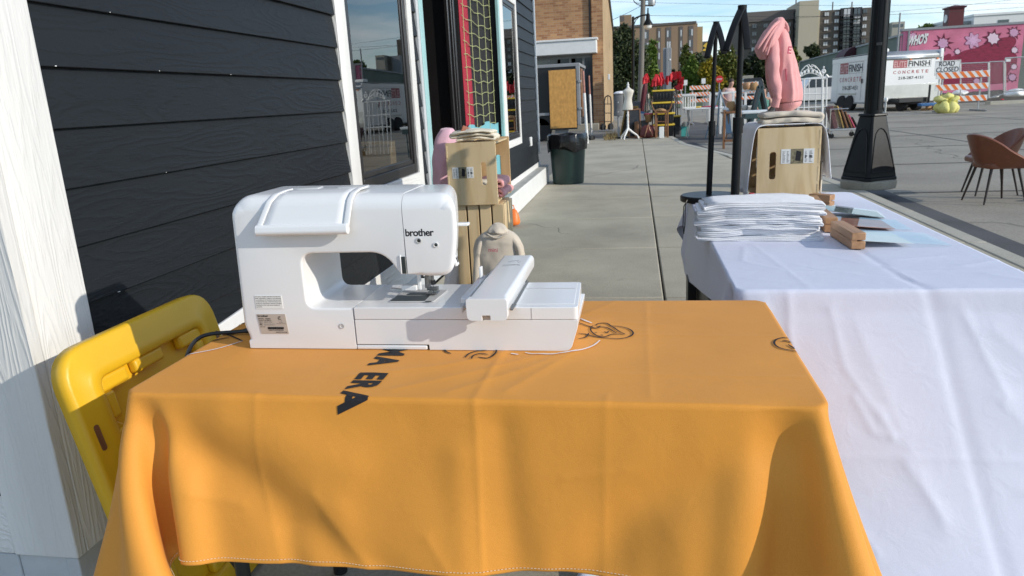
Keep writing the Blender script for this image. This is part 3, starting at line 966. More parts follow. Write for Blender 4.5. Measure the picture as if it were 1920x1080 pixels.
def fabric_mat(name, col, rough=.6, weave=900, sheen=.06, bump=.12, var=.05, spec=.22, wrinkle=.16):
    m, n, l, b = newmat(name)
    b.inputs['Roughness'].default_value = rough
    b.inputs['Specular IOR Level'].default_value = spec
    b.inputs['Sheen Weight'].default_value = sheen; b.inputs['Sheen Roughness'].default_value = .4
    tc = n.new('ShaderNodeTexCoord')
    n1 = n.new('ShaderNodeTexNoise'); n1.inputs['Scale'].default_value = 5; n1.inputs['Detail'].default_value = 5
    n2 = n.new('ShaderNodeTexNoise'); n2.inputs['Scale'].default_value = weave; n2.inputs['Detail'].default_value = 2
    n3 = n.new('ShaderNodeTexNoise'); n3.inputs['Scale'].default_value = 16; n3.inputs['Detail'].default_value = 6; n3.inputs['Distortion'].default_value = 1.2
    for q in (n1, n2, n3): l.new(tc.outputs['Object'], q.inputs['Vector'])
    mr = n.new('ShaderNodeMapRange'); mr.inputs[1].default_value = .3; mr.inputs[2].default_value = .7; mr.inputs[3].default_value = 1 - var; mr.inputs[4].default_value = 1 + var
    l.new(n1.outputs['Fac'], mr.inputs[0])
    m2 = n.new('ShaderNodeMapRange'); m2.inputs[1].default_value = .3; m2.inputs[2].default_value = .7; m2.inputs[3].default_value = .93; m2.inputs[4].default_value = 1.06
    l.new(n2.outputs['Fac'], m2.inputs[0])
    mu = n.new('ShaderNodeMath'); mu.operation = 'MULTIPLY'; l.new(mr.outputs[0], mu.inputs[0]); l.new(m2.outputs[0], mu.inputs[1])
    mx = n.new('ShaderNodeMix'); mx.data_type = 'RGBA'; mx.blend_type = 'MULTIPLY'; mx.inputs[0].default_value = 1
    mx.inputs[6].default_value = (*col, 1); l.new(mu.outputs[0], mx.inputs[7]); l.new(mx.outputs[2], b.inputs['Base Color'])
    b1 = n.new('ShaderNodeBump'); b1.inputs['Strength'].default_value = bump; b1.inputs['Distance'].default_value = .0015
    b2 = n.new('ShaderNodeBump'); b2.inputs['Strength'].default_value = wrinkle; b2.inputs['Distance'].default_value = .006
    l.new(n2.outputs['Fac'], b1.inputs['Height']); l.new(n3.outputs['Fac'], b2.inputs['Height'])
    l.new(b2.outputs[0], b1.inputs['Normal']); l.new(b1.outputs[0], b.inputs['Normal'])
    return m


m_orange = fabric_mat('orange_polyester', (.69, .295, .050), .55, spec=.14, wrinkle=.14, bump=.3)
m_whitecloth = fabric_mat('white_polyester', (.63, .655, .77), .5, var=.02, spec=.3, wrinkle=.22, bump=.2)
m_thread = M('pale_thread', (.75, .62, .45), .8, var=.05)
m_whiteprint = M('white_print', (.74, .70, .68), .7, var=.03)

oc = thing('tablecloth', 'orange tablecloth with black lettering and line-drawn faces draped over the near table', 'tablecloth', (-.315, 1.395, .74), )
ORC = Cloth(ORANGE_CLOTH, 5)
ORC.finish(); ORC.crisp((-.922, .292, 1.093, 1.697), .7405)
for pts, amp, wd_ in (([(-.86, 1.03), (-.66, .93), (-.40, .74)], -.013, .045), ([(-.72, 1.06), (-.50, .98)], .006, .05), ([(.22, 1.04), (.02, .93), (-.14, .74)], -.015, .05), ([(.14, .98), (.12, .74)], .010, .07),
                       ([(-.52, .90), (-.46, .74)], .005, .03), ([(-.30, 1.0), (-.285, .74)], .005, .03), ([(-.225, 1.05), (-.20, .74)], -.006, .03), ([(-.80, .95), (-.78, .74)], .008, .03), ([(-.62, .86), (-.60, .74)], -.008, .03)):
    ORC.ridge(pts, amp, wd_, True)
for pts, amp, wd_ in (
        ([(-.262, 1.32), (-.268, 1.10), (-.262, .70)], .0028, .006),
        ([(-.262, 1.32), (-.20, 1.45), (-.05, 1.69)], .0012, .006),
        ([(-.05, 1.12), (-.06, .72)], .0014, .006), ([(-.66, 1.10), (-.665, .95), (-.62, .72)], .0016, .006),
        ([(-.32, 1.12), (-.20, 1.24), (-.13, 1.33)], .0026, .014), ([(-.42, 1.13), (-.28, 1.23), (-.17, 1.32)], .0022, .012),
        ([(-.52, 1.19), (-.36, 1.25), (-.27, 1.31)], .0022, .012), ([(-.22, 1.13), (-.16, 1.25), (-.12, 1.33)], .0024, .012),
        ([(.02, 1.12), (.02, 1.68)], .0010, .005), ([(-.12, 1.22), (.28, 1.215)], .0008, .005), ([(-.10, 1.44), (.28, 1.43)], .001, .006),
        ([(-.12, 1.54), (.05, 1.50)], .0016, .014), ([(-.12, 1.49), (.02, 1.46)], .0014, .012), ([(-.10, 1.60), (.10, 1.58)], .0014, .016),
        ([(-.80, .92), (-.70, .90)], .003, .010), ([(-.56, .93), (-.47, .80)], .004, .016), ([(-.36, .86), (-.30, .76)], .003, .014),
        ([(-.12, .97), (-.02, .99)], .002, .010), ([(-.90, 1.18), (-.62, 1.14)], .0012, .010)):
    ORC.ridge(pts, amp * .8, wd_)
N_ = ORC.normals(); dr_ = np.clip(1.09 - ORC.V, 0, 1) / .3
uu, vv = ORC.U, ORC.V
sw = np.sin(9 * uu + 7 * vv + .6) + .6 * np.sin(17 * uu - 8 * vv + 1.0) + .35 * np.sin(31 * uu + 14 * vv)
ORC.F = ORC.F + N_ * (dr_ * .0055 * sw)[..., None]
ORC.finish()
ORC.mesh('cloth', m_orange, oc, under=m_whitecloth)
# hem stitching along the front and left edges
vh = ORC.v0 + .012; st_ = MB(); u = ORC.u0 + .02
while u < .66:
    st_.bar(ORC.at(u, vh, .0018), ORC.at(u + .0035, vh, .0018), .0009, .0008); u += .0062
v = ORC.v0 + .02
while v < 1.2:
    st_.bar(ORC.at(ORC.u0 + .012, v, .0018), ORC.at(ORC.u0 + .012, v + .0035, .0018), .0009, .0008); v += .0062
o = st_.build('hem_stitching', m_thread, oc, smooth=False); o['kind'] = 'stuff'


def cloth_text(txt, u, v_start, height, parent=oc, name='letter', bold=.045):
    """letters whose tops point to +u, reading towards -v; each letter is one printed piece"""
    v = v_start
    for ch in txt:
        if ch == ' ': v -= height * .30; continue
        vs, fs = text_verts(ch, bold)
        x0 = min(p[0] for p in vs); x1 = max(p[0] for p in vs)
        k = height / .73 
        bm = bmesh.new()
        bv = [bm.verts.new((p[0] - x0, p[1], 0)) for p in vs]
        for f in fs:
            try: bm.faces.new([bv[i] for i in f])
            except ValueError: pass
        for _ in range(3):
            es = [e for e in bm.edges if e.calc_length() * k > .008]
            if es: bmesh.ops.subdivide_edges(bm, edges=es, cuts=1)
            bmesh.ops.triangulate(bm, faces=bm.faces[:])
        bm.verts.index_update()
        mb = MB()
        sl_ = .22
        mb.add([ORC.at(u + q.co.y * k * 1.0, v - q.co.x * k * .90 + 0 * sl_, .0012) for q in bm.verts], [tuple(q.index for q in f.verts) for f in bm.faces])
        bm.free()
        mb.build(name, m_print, parent, smooth=False, clean=False)
        v -= (x1 - x0) * k * .90 + height * .09


def cloth_line(pts, w, mat, name='drawn_line', off=.0012, closed=False, smooth=4):
    """ribbon printed on the cloth through flat points, tapered like a pen stroke"""
    P = [np.array(p, float) for p in pts]
    out = []
    n = len(P)
    for i in range(n - 1):
        p0, p1, p2, p3 = P[max(i - 1, 0)], P[i], P[i + 1], P[min(i + 2, n - 1)]
        for k in range(smooth * 2):
            t = k / (smooth * 2)
            out.append(.5 * ((2 * p1) + (-p0 + p2) * t + (2 * p0 - 5 * p1 + 4 * p2 - p3) * t * t + (-p0 + 3 * p1 - 3 * p2 + p3) * t ** 3))
    out.append(P[-1])
    rows = []
    for i, p in enumerate(out):
        d = out[min(i + 1, len(out) - 1)] - out[max(i - 1, 0)]; d = d / (np.hypot(*d) + 1e-9)
        q = np.array([-d[1], d[0]]); ww = w * (.55 + .45 * math.sin(math.pi * min(1, max(0, i / (len(out) - 1)))))
        ww *= 1.7; rows.append([ORC.at(*(p + q * ww), .0019), ORC.at(*(p - q * ww), .0019)])
    return MB().grid(rows)


def lines(name, strokes, w, mat):
    for s in strokes:
        cloth_line(s, w, mat).build(name, mat, oc, smooth=False, clean=False)


cloth_text('MA', -.508, 1.345, .052)
cloth_text('ERA', -.506, 1.203, .052)


def cp(px, py):
    p = G(px, py, .741); return (p.x, p.y)


lines('face_drawing', [[cp(1085, 606), cp(1100, 612), cp(1118, 617), cp(1126, 612)], [cp(1085, 626), cp(1100, 628), cp(1115, 632), cp(1150, 636)],
                       [cp(1085, 636), cp(1098, 633), cp(1104, 626)], [cp(1112, 612), cp(1107, 618), cp(1112, 626), cp(1124, 632), cp(1136, 632), cp(1148, 628), cp(1170, 628)],
                       [cp(1117, 612), cp(1122, 608), cp(1135, 607), cp(1142, 610), cp(1160, 622), cp(1172, 628)], [cp(1118, 614), cp(1138, 616), cp(1156, 626)],
                       [cp(1142, 612), cp(1165, 614), cp(1182, 620), cp(1187, 627), cp(1178, 633), cp(1160, 636), cp(1140, 635)],
                       [cp(1115, 624), cp(1119, 625)], [cp(1133, 623), cp(1138, 625), cp(1141, 622)], [cp(1126, 629), cp(1131, 630)]], .0011, m_print)
lines('face_drawing', [[cp(833, 655), cp(836, 660), cp(846, 664)], [cp(872, 672), cp(880, 664), cp(896, 659), cp(912, 658)], [cp(884, 675), cp(888, 668), cp(902, 664), cp(915, 667)],
                       [cp(896, 672), cp(915, 673), cp(927, 667), cp(931, 660), cp(928, 655)]], .0013, m_print)
lines('face_drawing', [[cp(360, 648), cp(375, 634), cp(395, 628), cp(398, 632), cp(384, 638)], [cp(350, 650), cp(372, 644), cp(384, 638)], [cp(408, 632), cp(420, 626), cp(455, 640)],
                       [cp(410, 614), cp(432, 626), cp(450, 622)], [cp(412, 615), cp(440, 609), cp(466, 606)], [cp(425, 605), cp(440, 603), cp(460, 598)], [cp(390, 641), cp(430, 633)]], .0015, m_print)
lines('face_drawing', [[cp(1490, 636), cp(1470, 634), cp(1455, 638), cp(1452, 646), cp(1464, 654), cp(1490, 659), cp(1498, 661)], [cp(1490, 645), cp(1475, 640), cp(1466, 641)], [cp(1478, 647), cp(1490, 655)]], .0012, m_print)
lines('circle_outline', [[cp(1088, 599), cp(1110, 607)], [cp(1125, 639), cp(1110, 650), cp(1080, 660), cp(1040, 666), cp(1000, 665), cp(985, 662)], [cp(958, 664), cp(972, 666)],
                         [cp(316, 672), cp(360, 664), cp(410, 654), cp(455, 640)]], .0014, m_whiteprint)

ft = thing('folding_table', 'folding table with dark legs hidden under the orange cloth', 'table', (-.315, 1.395, 0))
MB().box(-.895, .265, 1.12, 1.67, .698, .7310).build('table_top', m_ctable, ft, bevel=.012, seg=3)
for sx in (-1, 1):
    for sy in (-1, 1):
        x = -.315 + sx * .485; y = 1.395 + sy * .215
        MB().cyl((x, y, .02), (x + 0, y, .69), .0145).cyl((x, y, .003), (x, y, .04), .019).cyl((x, y, .18), (x, y, .26), .0185).build('leg', m_black_plastic, ft)
    MB().cyl((-.315 + sx * .46, 1.19, .36), (-.315 + sx * .46, 1.60, .36), .011).build('cross_bar', m_black_plastic, ft)
MB().cyl((-.77, 1.395, .36), (-.45, 1.395, .68), .009).cyl((.14, 1.395, .36), (-.18, 1.395, .68), .009).build('brace', m_black_plastic, ft)

WHC = Cloth(WHITE_CLOTH, 5)
WHC.finish(); WHC.crisp((.238, .952, 1.788, 3.497), .7405, .045)
for pts, amp, wd_ in (
        ([(.655, 2.02), (.672, 1.86)], .003, .008),
        ([(.36, 2.35), (.40, 1.95), (.415, 1.80)], .0016, .005), ([(.36, 1.78), (.33, 1.55), (.37, 1.30), (.36, 1.1)], .004, .009),
        ([(.30, 1.76), (.285, 1.62), (.31, 1.45)], .004, .012), ([(.24, 1.42), (1.2, 1.40)], .002, .006), ([(.24, 1.13), (1.2, 1.12)], .002, .006),
        ([(.24, 1.98), (.96, 1.97)], .0014, .006), ([(.24, 2.26), (.96, 2.25)], .001, .005), ([(.70, 2.10), (.84, 2.14)], .002, .008),
        ([(.47, 1.55), (.50, 1.47), (.54, 1.46)], .003, .007), ([(.52, 1.52), (.54, 1.46)], .003, .006),
        ([(.30, 2.1), (.38, 2.0)], .002, .008), ([(.80, 1.7), (1.05, 1.45)], .004, .03), ([(.78, 1.55), (1.05, 1.2)], .004, .03), ([(.50, 1.72), (.62, 1.25)], .003, .03),
        ([(.26, 1.70), (.34, 1.60), (.30, 1.50)], .004, .008), ([(.45, 1.75), (.46, 1.62), (.52, 1.50)], .003, .008), ([(.56, 1.40), (.62, 1.28)], .004, .012), ([(.35, 1.40), (.47, 1.20)], .004, .010),
        ([(.80, 1.34), (.95, 1.30)], .003, .010), ([(.42, 1.05), (.58, 1.02)], .004, .014), ([(.33, 2.3), (.30, 2.12)], .0022, .007), ([(.52, 2.2), (.60, 2.06), (.64, 2.05)], .0022, .007), ([(.44, 2.04), (.56, 1.93)], .002, .006),
        ([(.86, 1.92), (.95, 1.83)], .003, .010), ([(.74, 1.74), (.80, 1.55)], .0035, .012), ([(.84, 2.02), (.95, 2.08)], .0022, .010), ([(.28, 1.90), (.44, 1.83)], .0018, .007), ([(.74, 2.9), (.92, 2.7)], .002, .012)):
    WHC.ridge(pts, amp * .8, wd_ * 1.15)
WHC.ridge([(.62, 3.3), (.64, 2.4), (.655, 1.9), (.672, 1.78), (.70, 1.4), (.74, .95)], -.0022, .012, True)
WHC.ridge([(.65, 1.9), (.687, 1.78), (.715, 1.4), (.757, .95)], -.0012, .012, True)
# the cloth lies askew: its left hem hangs low at the far end and climbs towards the near corner
WHC.finish()
hemlen = lambda v: .05 + .23 * min(max((v - 1.75) / 1.3, 0), 1) - .18 * min(max((v - 3.25) / .25, 0), 1)
src = WHC.F.copy(); nF = src.copy()
for i in range(WHC.U.shape[0]):
    if WHC.U[i, 0] > .235: break
    for j in range(WHC.U.shape[1]):
        v = WHC.V[i, j]
        if v < 1.6: continue
        f = hemlen(v) / .515; f = f + (1 - f) * min(1, max(0, (1.85 - v) / .25))
        nF[i, j] = WHC.at(.235 - (.235 - WHC.U[i, j]) * f, v)
WHC.F = nF
WHC.finish()
o = WHC.mesh('white_tablecloth', m_whitecloth, None)
tag(o, 'creased white tablecloth hanging to the ground over the long right-hand table', 'tablecloth')
wt = thing('folding_table', 'long folding table hidden under the creased white cloth', 'table', (.595, 2.64, 0))
MB().box(.27, .92, 1.83, 3.455, .703, .7300).build('table_top', m_ctable, wt, bevel=.012, seg=3)
for x in (.32, .87):
    for y in (2.02, 3.28):
        MB().cyl((x, y, .003), (x, y, .70), .0145).build('leg', m_black_plastic, wt)
# ------------------------------------------------------------------ sewing and embroidery machine
YF = 1.334; YB = 1.528; ZT = .7405
sm = thing('sewing_machine', 'white sewing machine with embroidery arm standing on the orange tablecloth', 'sewing machine', (-.45, 1.43, ZT))
out = [(-.803, ZT + .001), (-.5665, ZT + .001), (-.5665, .829), (-.664, .829), (-.664, .943), (-.492, .943), (-.4575, .899), (-.4455, .899), (-.4455, 1.0555), (-.600, 1.0585), (-.803, 1.0615), (-.812, .79), (-.803, .768)]
rad = [.004, .002, .002, .022, .026, .030, .006, .003, .003, .0, .045, .02, .01]


def shell_w(p, n):
    if abs(p.x + .445) < .0012: return (.030, Vector((0, 1))) if p.y > 1.04 else (.0012, n)
    if p.y < .76 or (abs(p.x + .5665) < .001) or (p.x > -.462 and p.y < .905 and p.x < -.445): return (.0015, n)
    if -.672 < p.x < -.45 and .82 < p.y < .95: return (.0045, n)
    up = min(1, max(0, (n.y - .15) / .6)) * min(1, max(0, (p.y - .99) / .04))
    return (.0105 + .0195 * up, n)


rad[7:9] = [0, 0]; rad[0] = .003
body = soft_prism(rounded(out, rad, 8), shell_w, YF, YB).build('machine_body', m_machine, sm, angle=28)
# head cover with the thread cut-outs
out = [(-.4445, .899), (-.410, .893), (-.352, .893), (-.337, .985), (-.341, 1.0545), (-.4445, 1.0545)]
head = soft_prism(rounded(out, [0, .01, .035, .05, .038, 0], 9), shell_w, YF - .0005, YB - .004)
head.v = [(-.4445 + (p[0] + .4445) * (1 - .40 * (p[1] - YF) / .19), p[1], p[2]) for p in head.v]
head = head.build('head_cover', m_machine, sm, angle=28)
# slot for the take-up beside the head
MB().box(-.4545, -.4462, YF - .0022, YF + .01, .900, .934).build('thread_slot', m_plate, sm, bevel=.001)
MB().box(-.4575, -.4548, YF - .003, YF + .01, .899, .937).build('slot_rim', m_machine, sm, bevel=.001)
MB().box(-.3545, -.331, 1.40, 1.416, .980, .9865).build('thread_lever', m_machine, sm, bevel=.0025, seg=3)
MB().obox((-.3505, 1.352, .921), (.006, .018, .022), Euler((0, R_(-18), 0))).build('thread_cutter', m_machine, sm, bevel=.002)
MB().obox((-.3473, 1.352, .922), (.002, .003, .010), Euler((0, R_(-18), 0))).build('cutter_blade', m_dksteel, sm)
for (x, z, r) in ((-.4155, .9655, .0056), (-.382, .9565, .0052)):
    sr = MB().lathe([(r, 0), (r, .0014), (r * .8, .0018), (r * .55, .0004)], n=20)
    sr.v = [(x + p[0], YF - .0008 - p[2], z + p[1]) for p in sr.v]
    s_ = sr.build('screw_ring', m_machine_grey if r > .0054 else m_machine, sm)
    sr = MB().lathe([(r * .6, 0), (r * .6, .0008), (r * .3, .0016)], n=14)
    sr.v = [(x + p[0], YF - .0012 - p[2], z + p[1]) for p in sr.v]
    sr.build('screw_head', m_dksteel if r > .0054 else m_plate, s_)
sr = MB().lathe([(.0055, 0), (.0055, .0010), (.0042, .0012), (.0035, .0002)], n=20)
sr.v = [(-.593 + p[0], YF - .0006 - p[2], .7915 + p[1]) for p in sr.v]
sr.build('round_socket', m_machine_grey, sm)
# carrying handle folded over the top
def hp(t, x):  # handle section: from the hinge on top, over the front edge and down
    P = [(1.42, 1.0616), (1.378, 1.0618), (1.352, 1.0575), (1.336, 1.0450), (1.3265, 1.0220), (1.3175, .997)]
    t *= len(P) - 1; i = min(int(t), len(P) - 2); f = t - i
    return (x, P[i][0] * (1 - f) + P[i + 1][0] * f, P[i][1] * (1 - f) + P[i + 1][1] * f)
hl = MB().grid([[hp(t, xa + (xb - xa) * s) for s, xa, xb in [(q / 8, -.698 + (-.036) * t ** 1.5, -.545 - .012 * t) for q in range(9)]] for t in np.linspace(0, 1, 22)])
handle = hl.build('carrying_handle', m_machine, sm, solid=.005, angle=60)
for (xa, dx) in ((-.700, -.036), (-.543, -.010)):
    pts = [Vector(hp(t, xa + dx * t ** 1.5)) + Vector((0, -.0025, .0022)) for t in np.linspace(0.02, 1, 20)]
    MB().grid([[p + Vector((-.0058, 0, 0)), p + Vector((.0058, 0, 0))] for p in pts]).build('handle_rail', m_machine, handle, solid=.0045, bevel=.0015)
gp = [(1.3085, 1.003), (1.314, 1.006), (1.3225, 1.002), (1.3235, .990), (1.317, .984), (1.309, .985), (1.3055, .991)]
MB().prism(rounded(gp, .004, 4), -.741, -.5495, 'yz').build('handle_grip', m_machine, handle, bevel=.002)
for xa in (-.700, -.600): MB().box(xa, xa + .06, 1.40, 1.428, 1.060, 1.0662).build('handle_hinge', m_machine_grey, handle, bevel=.002)
# free arm bed, needle plate and foot
bed = MB().box(-.666, -.340, YF + .012, YB - .002, .815, .8285).build('machine_bed', m_machine, sm, bevel=.002)
np_ = MB().prism([(-.503, 1.376), (-.408, 1.376), (-.401, 1.468), (-.500, 1.468)], .8287, .8312, 'xy').build('needle_plate', m_machine_grey, sm, bevel=.001)
MB().prism([(-.501, 1.378), (-.428, 1.378), (-.428, 1.418), (-.4995, 1.418)], .8313, .8322, 'xy').build('bobbin_cover', m_plate, np_, bevel=.0005)
MB().prism(rounded([(-.484, 1.424), (-.418, 1.424), (-.414, 1.442), (-.478, 1.442)], .008, 4), .8313, .8320, 'xy').build('plate_slot', m_plate, np_)
MB().box(-.4250, -.412, 1.372, 1.3745, .8313, .8325).build('plate_latch', m_plate, np_)
pf = MB().cyl((-.4345, 1.432, .853), (-.4345, 1.432, .905), .0045, n=12).build('presser_bar', m_steel, sm)
MB().cyl((-.4235, 1.432, .862), (-.4235, 1.432, .905), .0030, n=10).cyl((-.4235, 1.432, .8335), (-.4235, 1.432, .862), .0009, n=6).build('needle_bar', m_steel, sm)
MB().box(-.4395, -.4285, 1.426, 1.438, .846, .872).box(-.4370, -.412, 1.428, 1.436, .840, .8475).box(-.4365, -.413, 1.418, 1.444, .8335, .8365).build('presser_foot', m_steel, sm, bevel=.001)
MB().lathe([(.0045, 0), (.0085, .002), (.0085, .005), (.004, .006)], (-.4480, 1.432, .870), n=14, sx=.75).cyl((-.448, 1.432, .868), (-.4345, 1.432, .868), .0022).build('thumb_screw', m_dksteel, sm)
MB().lathe([(.0052, 0), (.0052, .010)], (-.4215, 1.428, .853), n=12).build('needle_clamp', m_dksteel, sm, bevel=.001)
MB().box(-.4560, -.4420, 1.428, 1.434, .884, .890).box(-.418, -.396, 1.420, 1.440, .882, .893).box(-.407, -.392, 1.416, 1.430, .887, .8915).build('threader_hook', m_plate, sm, bevel=.001)
MB().box(-.4475, -.4400, 1.40, 1.408, .848, .905).box(-.481, -.4478, 1.395, 1.412, .848, .8595).build('threader_arm', m_machine, sm, bevel=.002)
MB().obox((-.492, 1.405, .8485), (.030, .012, .004), Euler((0, R_(8), 0))).build('threader_tip', m_machine_grey, sm, bevel=.001)
# embroidery unit
unit = MB().prism(rounded([(-.564, YF - .0015), (-.1115, YF - .0015), (-.119, YB), (-.338, YB), (-.338, YF + .03), (-.564, YF + .03)], [.002, .010, .010, .002, .002, .002], 6), .8055, .8305, 'xy').build('embroidery_unit', m_machine, sm, bevel=.003, seg=4)
lo = [(-.564, .7525), (-.4125, .7525), (-.4120, ZT + .001), (-.128, ZT + .001), (-.1130, .790), (-.1120, .8047), (-.564, .8047)]
MB().prism(rounded(lo, [.001, .001, .001, .012, .02, .002, .001], 5), YF - .0010, YB - .002, 'xz').build('unit_base', m_machine, sm, bevel=.003, seg=3)
MB().prism([(-.336, 1.352), (-.120, 1.352), (-.1265, YB - .007), (-.336, YB - .007)], .8306, .8318, 'xy').build('unit_deck', m_machine, sm, bevel=.0006)
MB().box(-.336, -.127, 1.466, 1.470, .8312, .8324).build('deck_seam', m_machine_grey, sm)
MB().box(-.2015, -.2007, YF - .0022, YF + .004, .8065, .8290).build('unit_seam', m_machine_grey, sm)
MB().box(-.566, -.4165, YF - .001, YF + .06, ZT + .0005, .7505).build('tray_lid', m_machine, sm, bevel=.003, seg=3)
MB().box(-.562, -.4135, YF + .004, YB - .01, ZT + .002, .7525).build('tray_shadow_gap', m_plate, sm)  # dark fill paints the shadow in the gap above the tray lid
# carriage with hoop holder
cx0, cx1 = -.317, -.2415
car = MB().prism(rounded([(cx0, .8325), (cx1, .8325), (cx1 + .001, .852), (cx1 - .004, .8605), (cx0 + .004, .8605), (cx0 - .001, .852)], [.001, .001, .004, .005, .005, .004], 4), 1.2885, 1.672, 'xz').build('embroidery_carriage', m_machine, sm, bevel=.004, seg=3)
fr_ = [(cx0 - .0018, .818), (cx0 + .028, .818), (cx0 + .028, .8285), (cx0 + .044, .8285), (cx0 + .044, .818), (cx1 + .0018, .818), (cx1 + .0018, .8617), (cx0 - .0018, .8617)]
MB().prism(rounded(fr_, [.012, .001, .001, .001, .001, .012, .006, .006], 5), 1.283, 1.300, 'xz').build('carriage_end', m_machine, car, bevel=.004, seg=3)
MB().box(cx0 + .0275, cx0 + .0445, 1.292, 1.30, .8185, .829).build('carriage_notch', m_label, car)
MB().lathe([(.003, 0), (.003, .002)], (cx0 + .037, 1.2905, .8262), n=10).build('notch_screw', m_dksteel, car)
MB().box(cx0 - .0125, cx0 - .0015, 1.30, 1.60, .838, .8435).box(cx0 - .0125, cx0 - .010, 1.29, 1.55, .832, .8465).build('hoop_rail', m_machine_grey, car, bevel=.001)
MB().box(cx0 - .027, cx0 - .0130, 1.345, 1.535, .8345, .846).build('hoop_holder', m_machine, car, bevel=.002)
MB().box(cx0 - .0215, cx0 - .0155, 1.50, 1.516, .8465, .872).build('hoop_lever', m_machine, car, bevel=.0015)
MB().box(cx1 + .002, cx1 + .0075, 1.31, YB, .8310, .8328).build('track_slot_shadow', m_plate, sm)  # dark strip painted in for the shadow in the rail slot
# small line pictograms on the carriage
pk = MB()
for seg in ([(0, 0), (.012, .002), (.020, 0), (.012, -.003), (0, -.003)], [(.022, .002), (.026, -.004), (.030, .004)], [(-.006, -.024), (.014, -.020), (.034, -.026), (.028, -.022), (.010, -.028), (-.006, -.032)], [(.004, .006), (.010, .012), (.024, .010)]):
    pk.tube([(-.292 + a, 1.600 + b * 1.3, .8606) for a, b in seg], .0005, 4)
pk.build('pictogram', m_grey_print, car)
# print
text('logo_lettering', 'brother', (-.4415, YF - .0002, .9745), (1, 0, 0), (0, 0, 1), m_print, sm, width=.0570, bold=.022, spacing=.92)
lw = MB().box(-.776, -.7165, YF - .0010, YF + .002, .8285, .8565).build('notice_label', m_label_white, sm)
for i, s in enumerate(("This device complies with Part 15 of the FCC", "Rules. Operation is subject to the following", "two conditions: (1) This device may not cause",
                       "harmful interference, and (2) this device must", "accept any interference received, including", "interference that may cause undesired", "operation.")):
    text('notice_print', s, (-.7745, YF - .0012, .8535 - i * .0036), (1, 0, 0), (0, 0, 1), m_print, lw, width=.0560 if i < 5 else (.052 if i == 5 else .013), height=.0027, bold=.01, thick=.0002)
lb = MB().add([(-.7765, YF - .0012, .8170), (-.7140, YF - .0012, .8170), (-.7110, YF - .0012, .7745), (-.7720, YF - .0012, .7745), (-.7765, YF + .002, .8170), (-.7140, YF + .002, .8170), (-.7110, YF + .002, .7745), (-.7720, YF + .002, .7745)],
              [(0, 1, 2, 3), (7, 6, 5, 4), (0, 4, 5, 1), (1, 5, 6, 2), (2, 6, 7, 3), (3, 7, 4, 0)]).build('rating_label', m_label, sm, smooth=False)
yl = YF - .0016
def lt(s, x, z, h, w=None, b=.015): text('rating_print', s, (x, yl, z), (1, 0, 0), (0, 0, 1), m_print, lb, height=h, width=w, bold=b, thick=.0003)
lt('brother', -.7745, .8115, .0042, .0235, .03)
lt('MODEL  SE2000', -.7740, .8062, .0024, .027); lt('Product Code 888-H31', -.7735, .8025, .0024, .028, .01); lt('120 V ~  60 Hz  0.75 A', -.7728, .7990, .0022, .029, .005)
lt('FC', -.7722, .7932, .0042, None, .03); lt('Tested to comply with FCC', -.763, .7955, .0015, .024, .0); lt('standards home or office use', -.763, .7932, .0015, .024, .0)
lt('SER. NO.', -.7715, .7890, .0018, .011, .01); lt('U66273-L4F580294', -.7545, .7810, .0028, .033, .0); lt('MADE IN VIETNAM', -.738, .7770, .0022, .024, .012)
lt('LISTED SEWING MACHINE', -.735, .7960, .0013, .020, 0); lt('C          US', -.731, .8020, .0018, .009, .01); lt('E76294', -.729, .7990, .0015, .008, 0)
bc = MB(); x = -.7555; random.seed(3)
while x < -.721:
    w = random.choice((.0004, .0007, .0010)); bc.box(x, x + w, yl - .0003, yl + .0002, .7845, .7893); x += w + random.choice((.0004, .0006))
bc.build('barcode', m_print, lb, smooth=False)
rg = MB()
for (r0, r1) in ((.0040, .0032), (.0022, .0015)):
    k = len(rg.v)
    for j in range(20):
        t = R_(40) + 2 * math.pi * .80 * j / 19
        rg.v += [(-.7265 + r0 * math.cos(t), yl, .8085 + r0 * math.sin(t)), (-.7265 + r1 * math.cos(t), yl, .8085 + r1 * math.sin(t))]
    for j in range(19): rg.f.append((k + 2 * j, k + 2 * j + 1, k + 2 * j + 3, k + 2 * j + 2))
rg.build('certification_mark', m_print, lb, smooth=False)
# power cable lying over the table to the left
cpts = np.array([[q] * 2 for q in [(-.800, 1.43, .766), (-.835, 1.43, .754), (-.87, 1.428, .7475), (-.91, 1.424, .7465), (-.945, 1.415, .7465), (-.965, 1.40, .743), (-.985, 1.38, .72), (-.995, 1.34, .62), (-.985, 1.33, .4), (-.97, 1.40, .1), (-.90, 1.50, .012), (-.80, 1.52, .012)]], float)
cpts = Cloth.refine(cpts, 4, 0)[:, 0]
cable = MB().tube([Vector(q) for q in cpts], [.0065] * 8 + [.0045] * (len(cpts) - 8), 8)
o = cable.build('power_cable', m_black_plastic, None); tag(o, 'black power cable running from the sewing machine over the table edge', 'cable')
o = MB().tube([(-.80, 1.455, .79), (-.84, 1.455, .79)], .009, 10).build('cable_plug', m_black_plastic, o, bevel=.002)

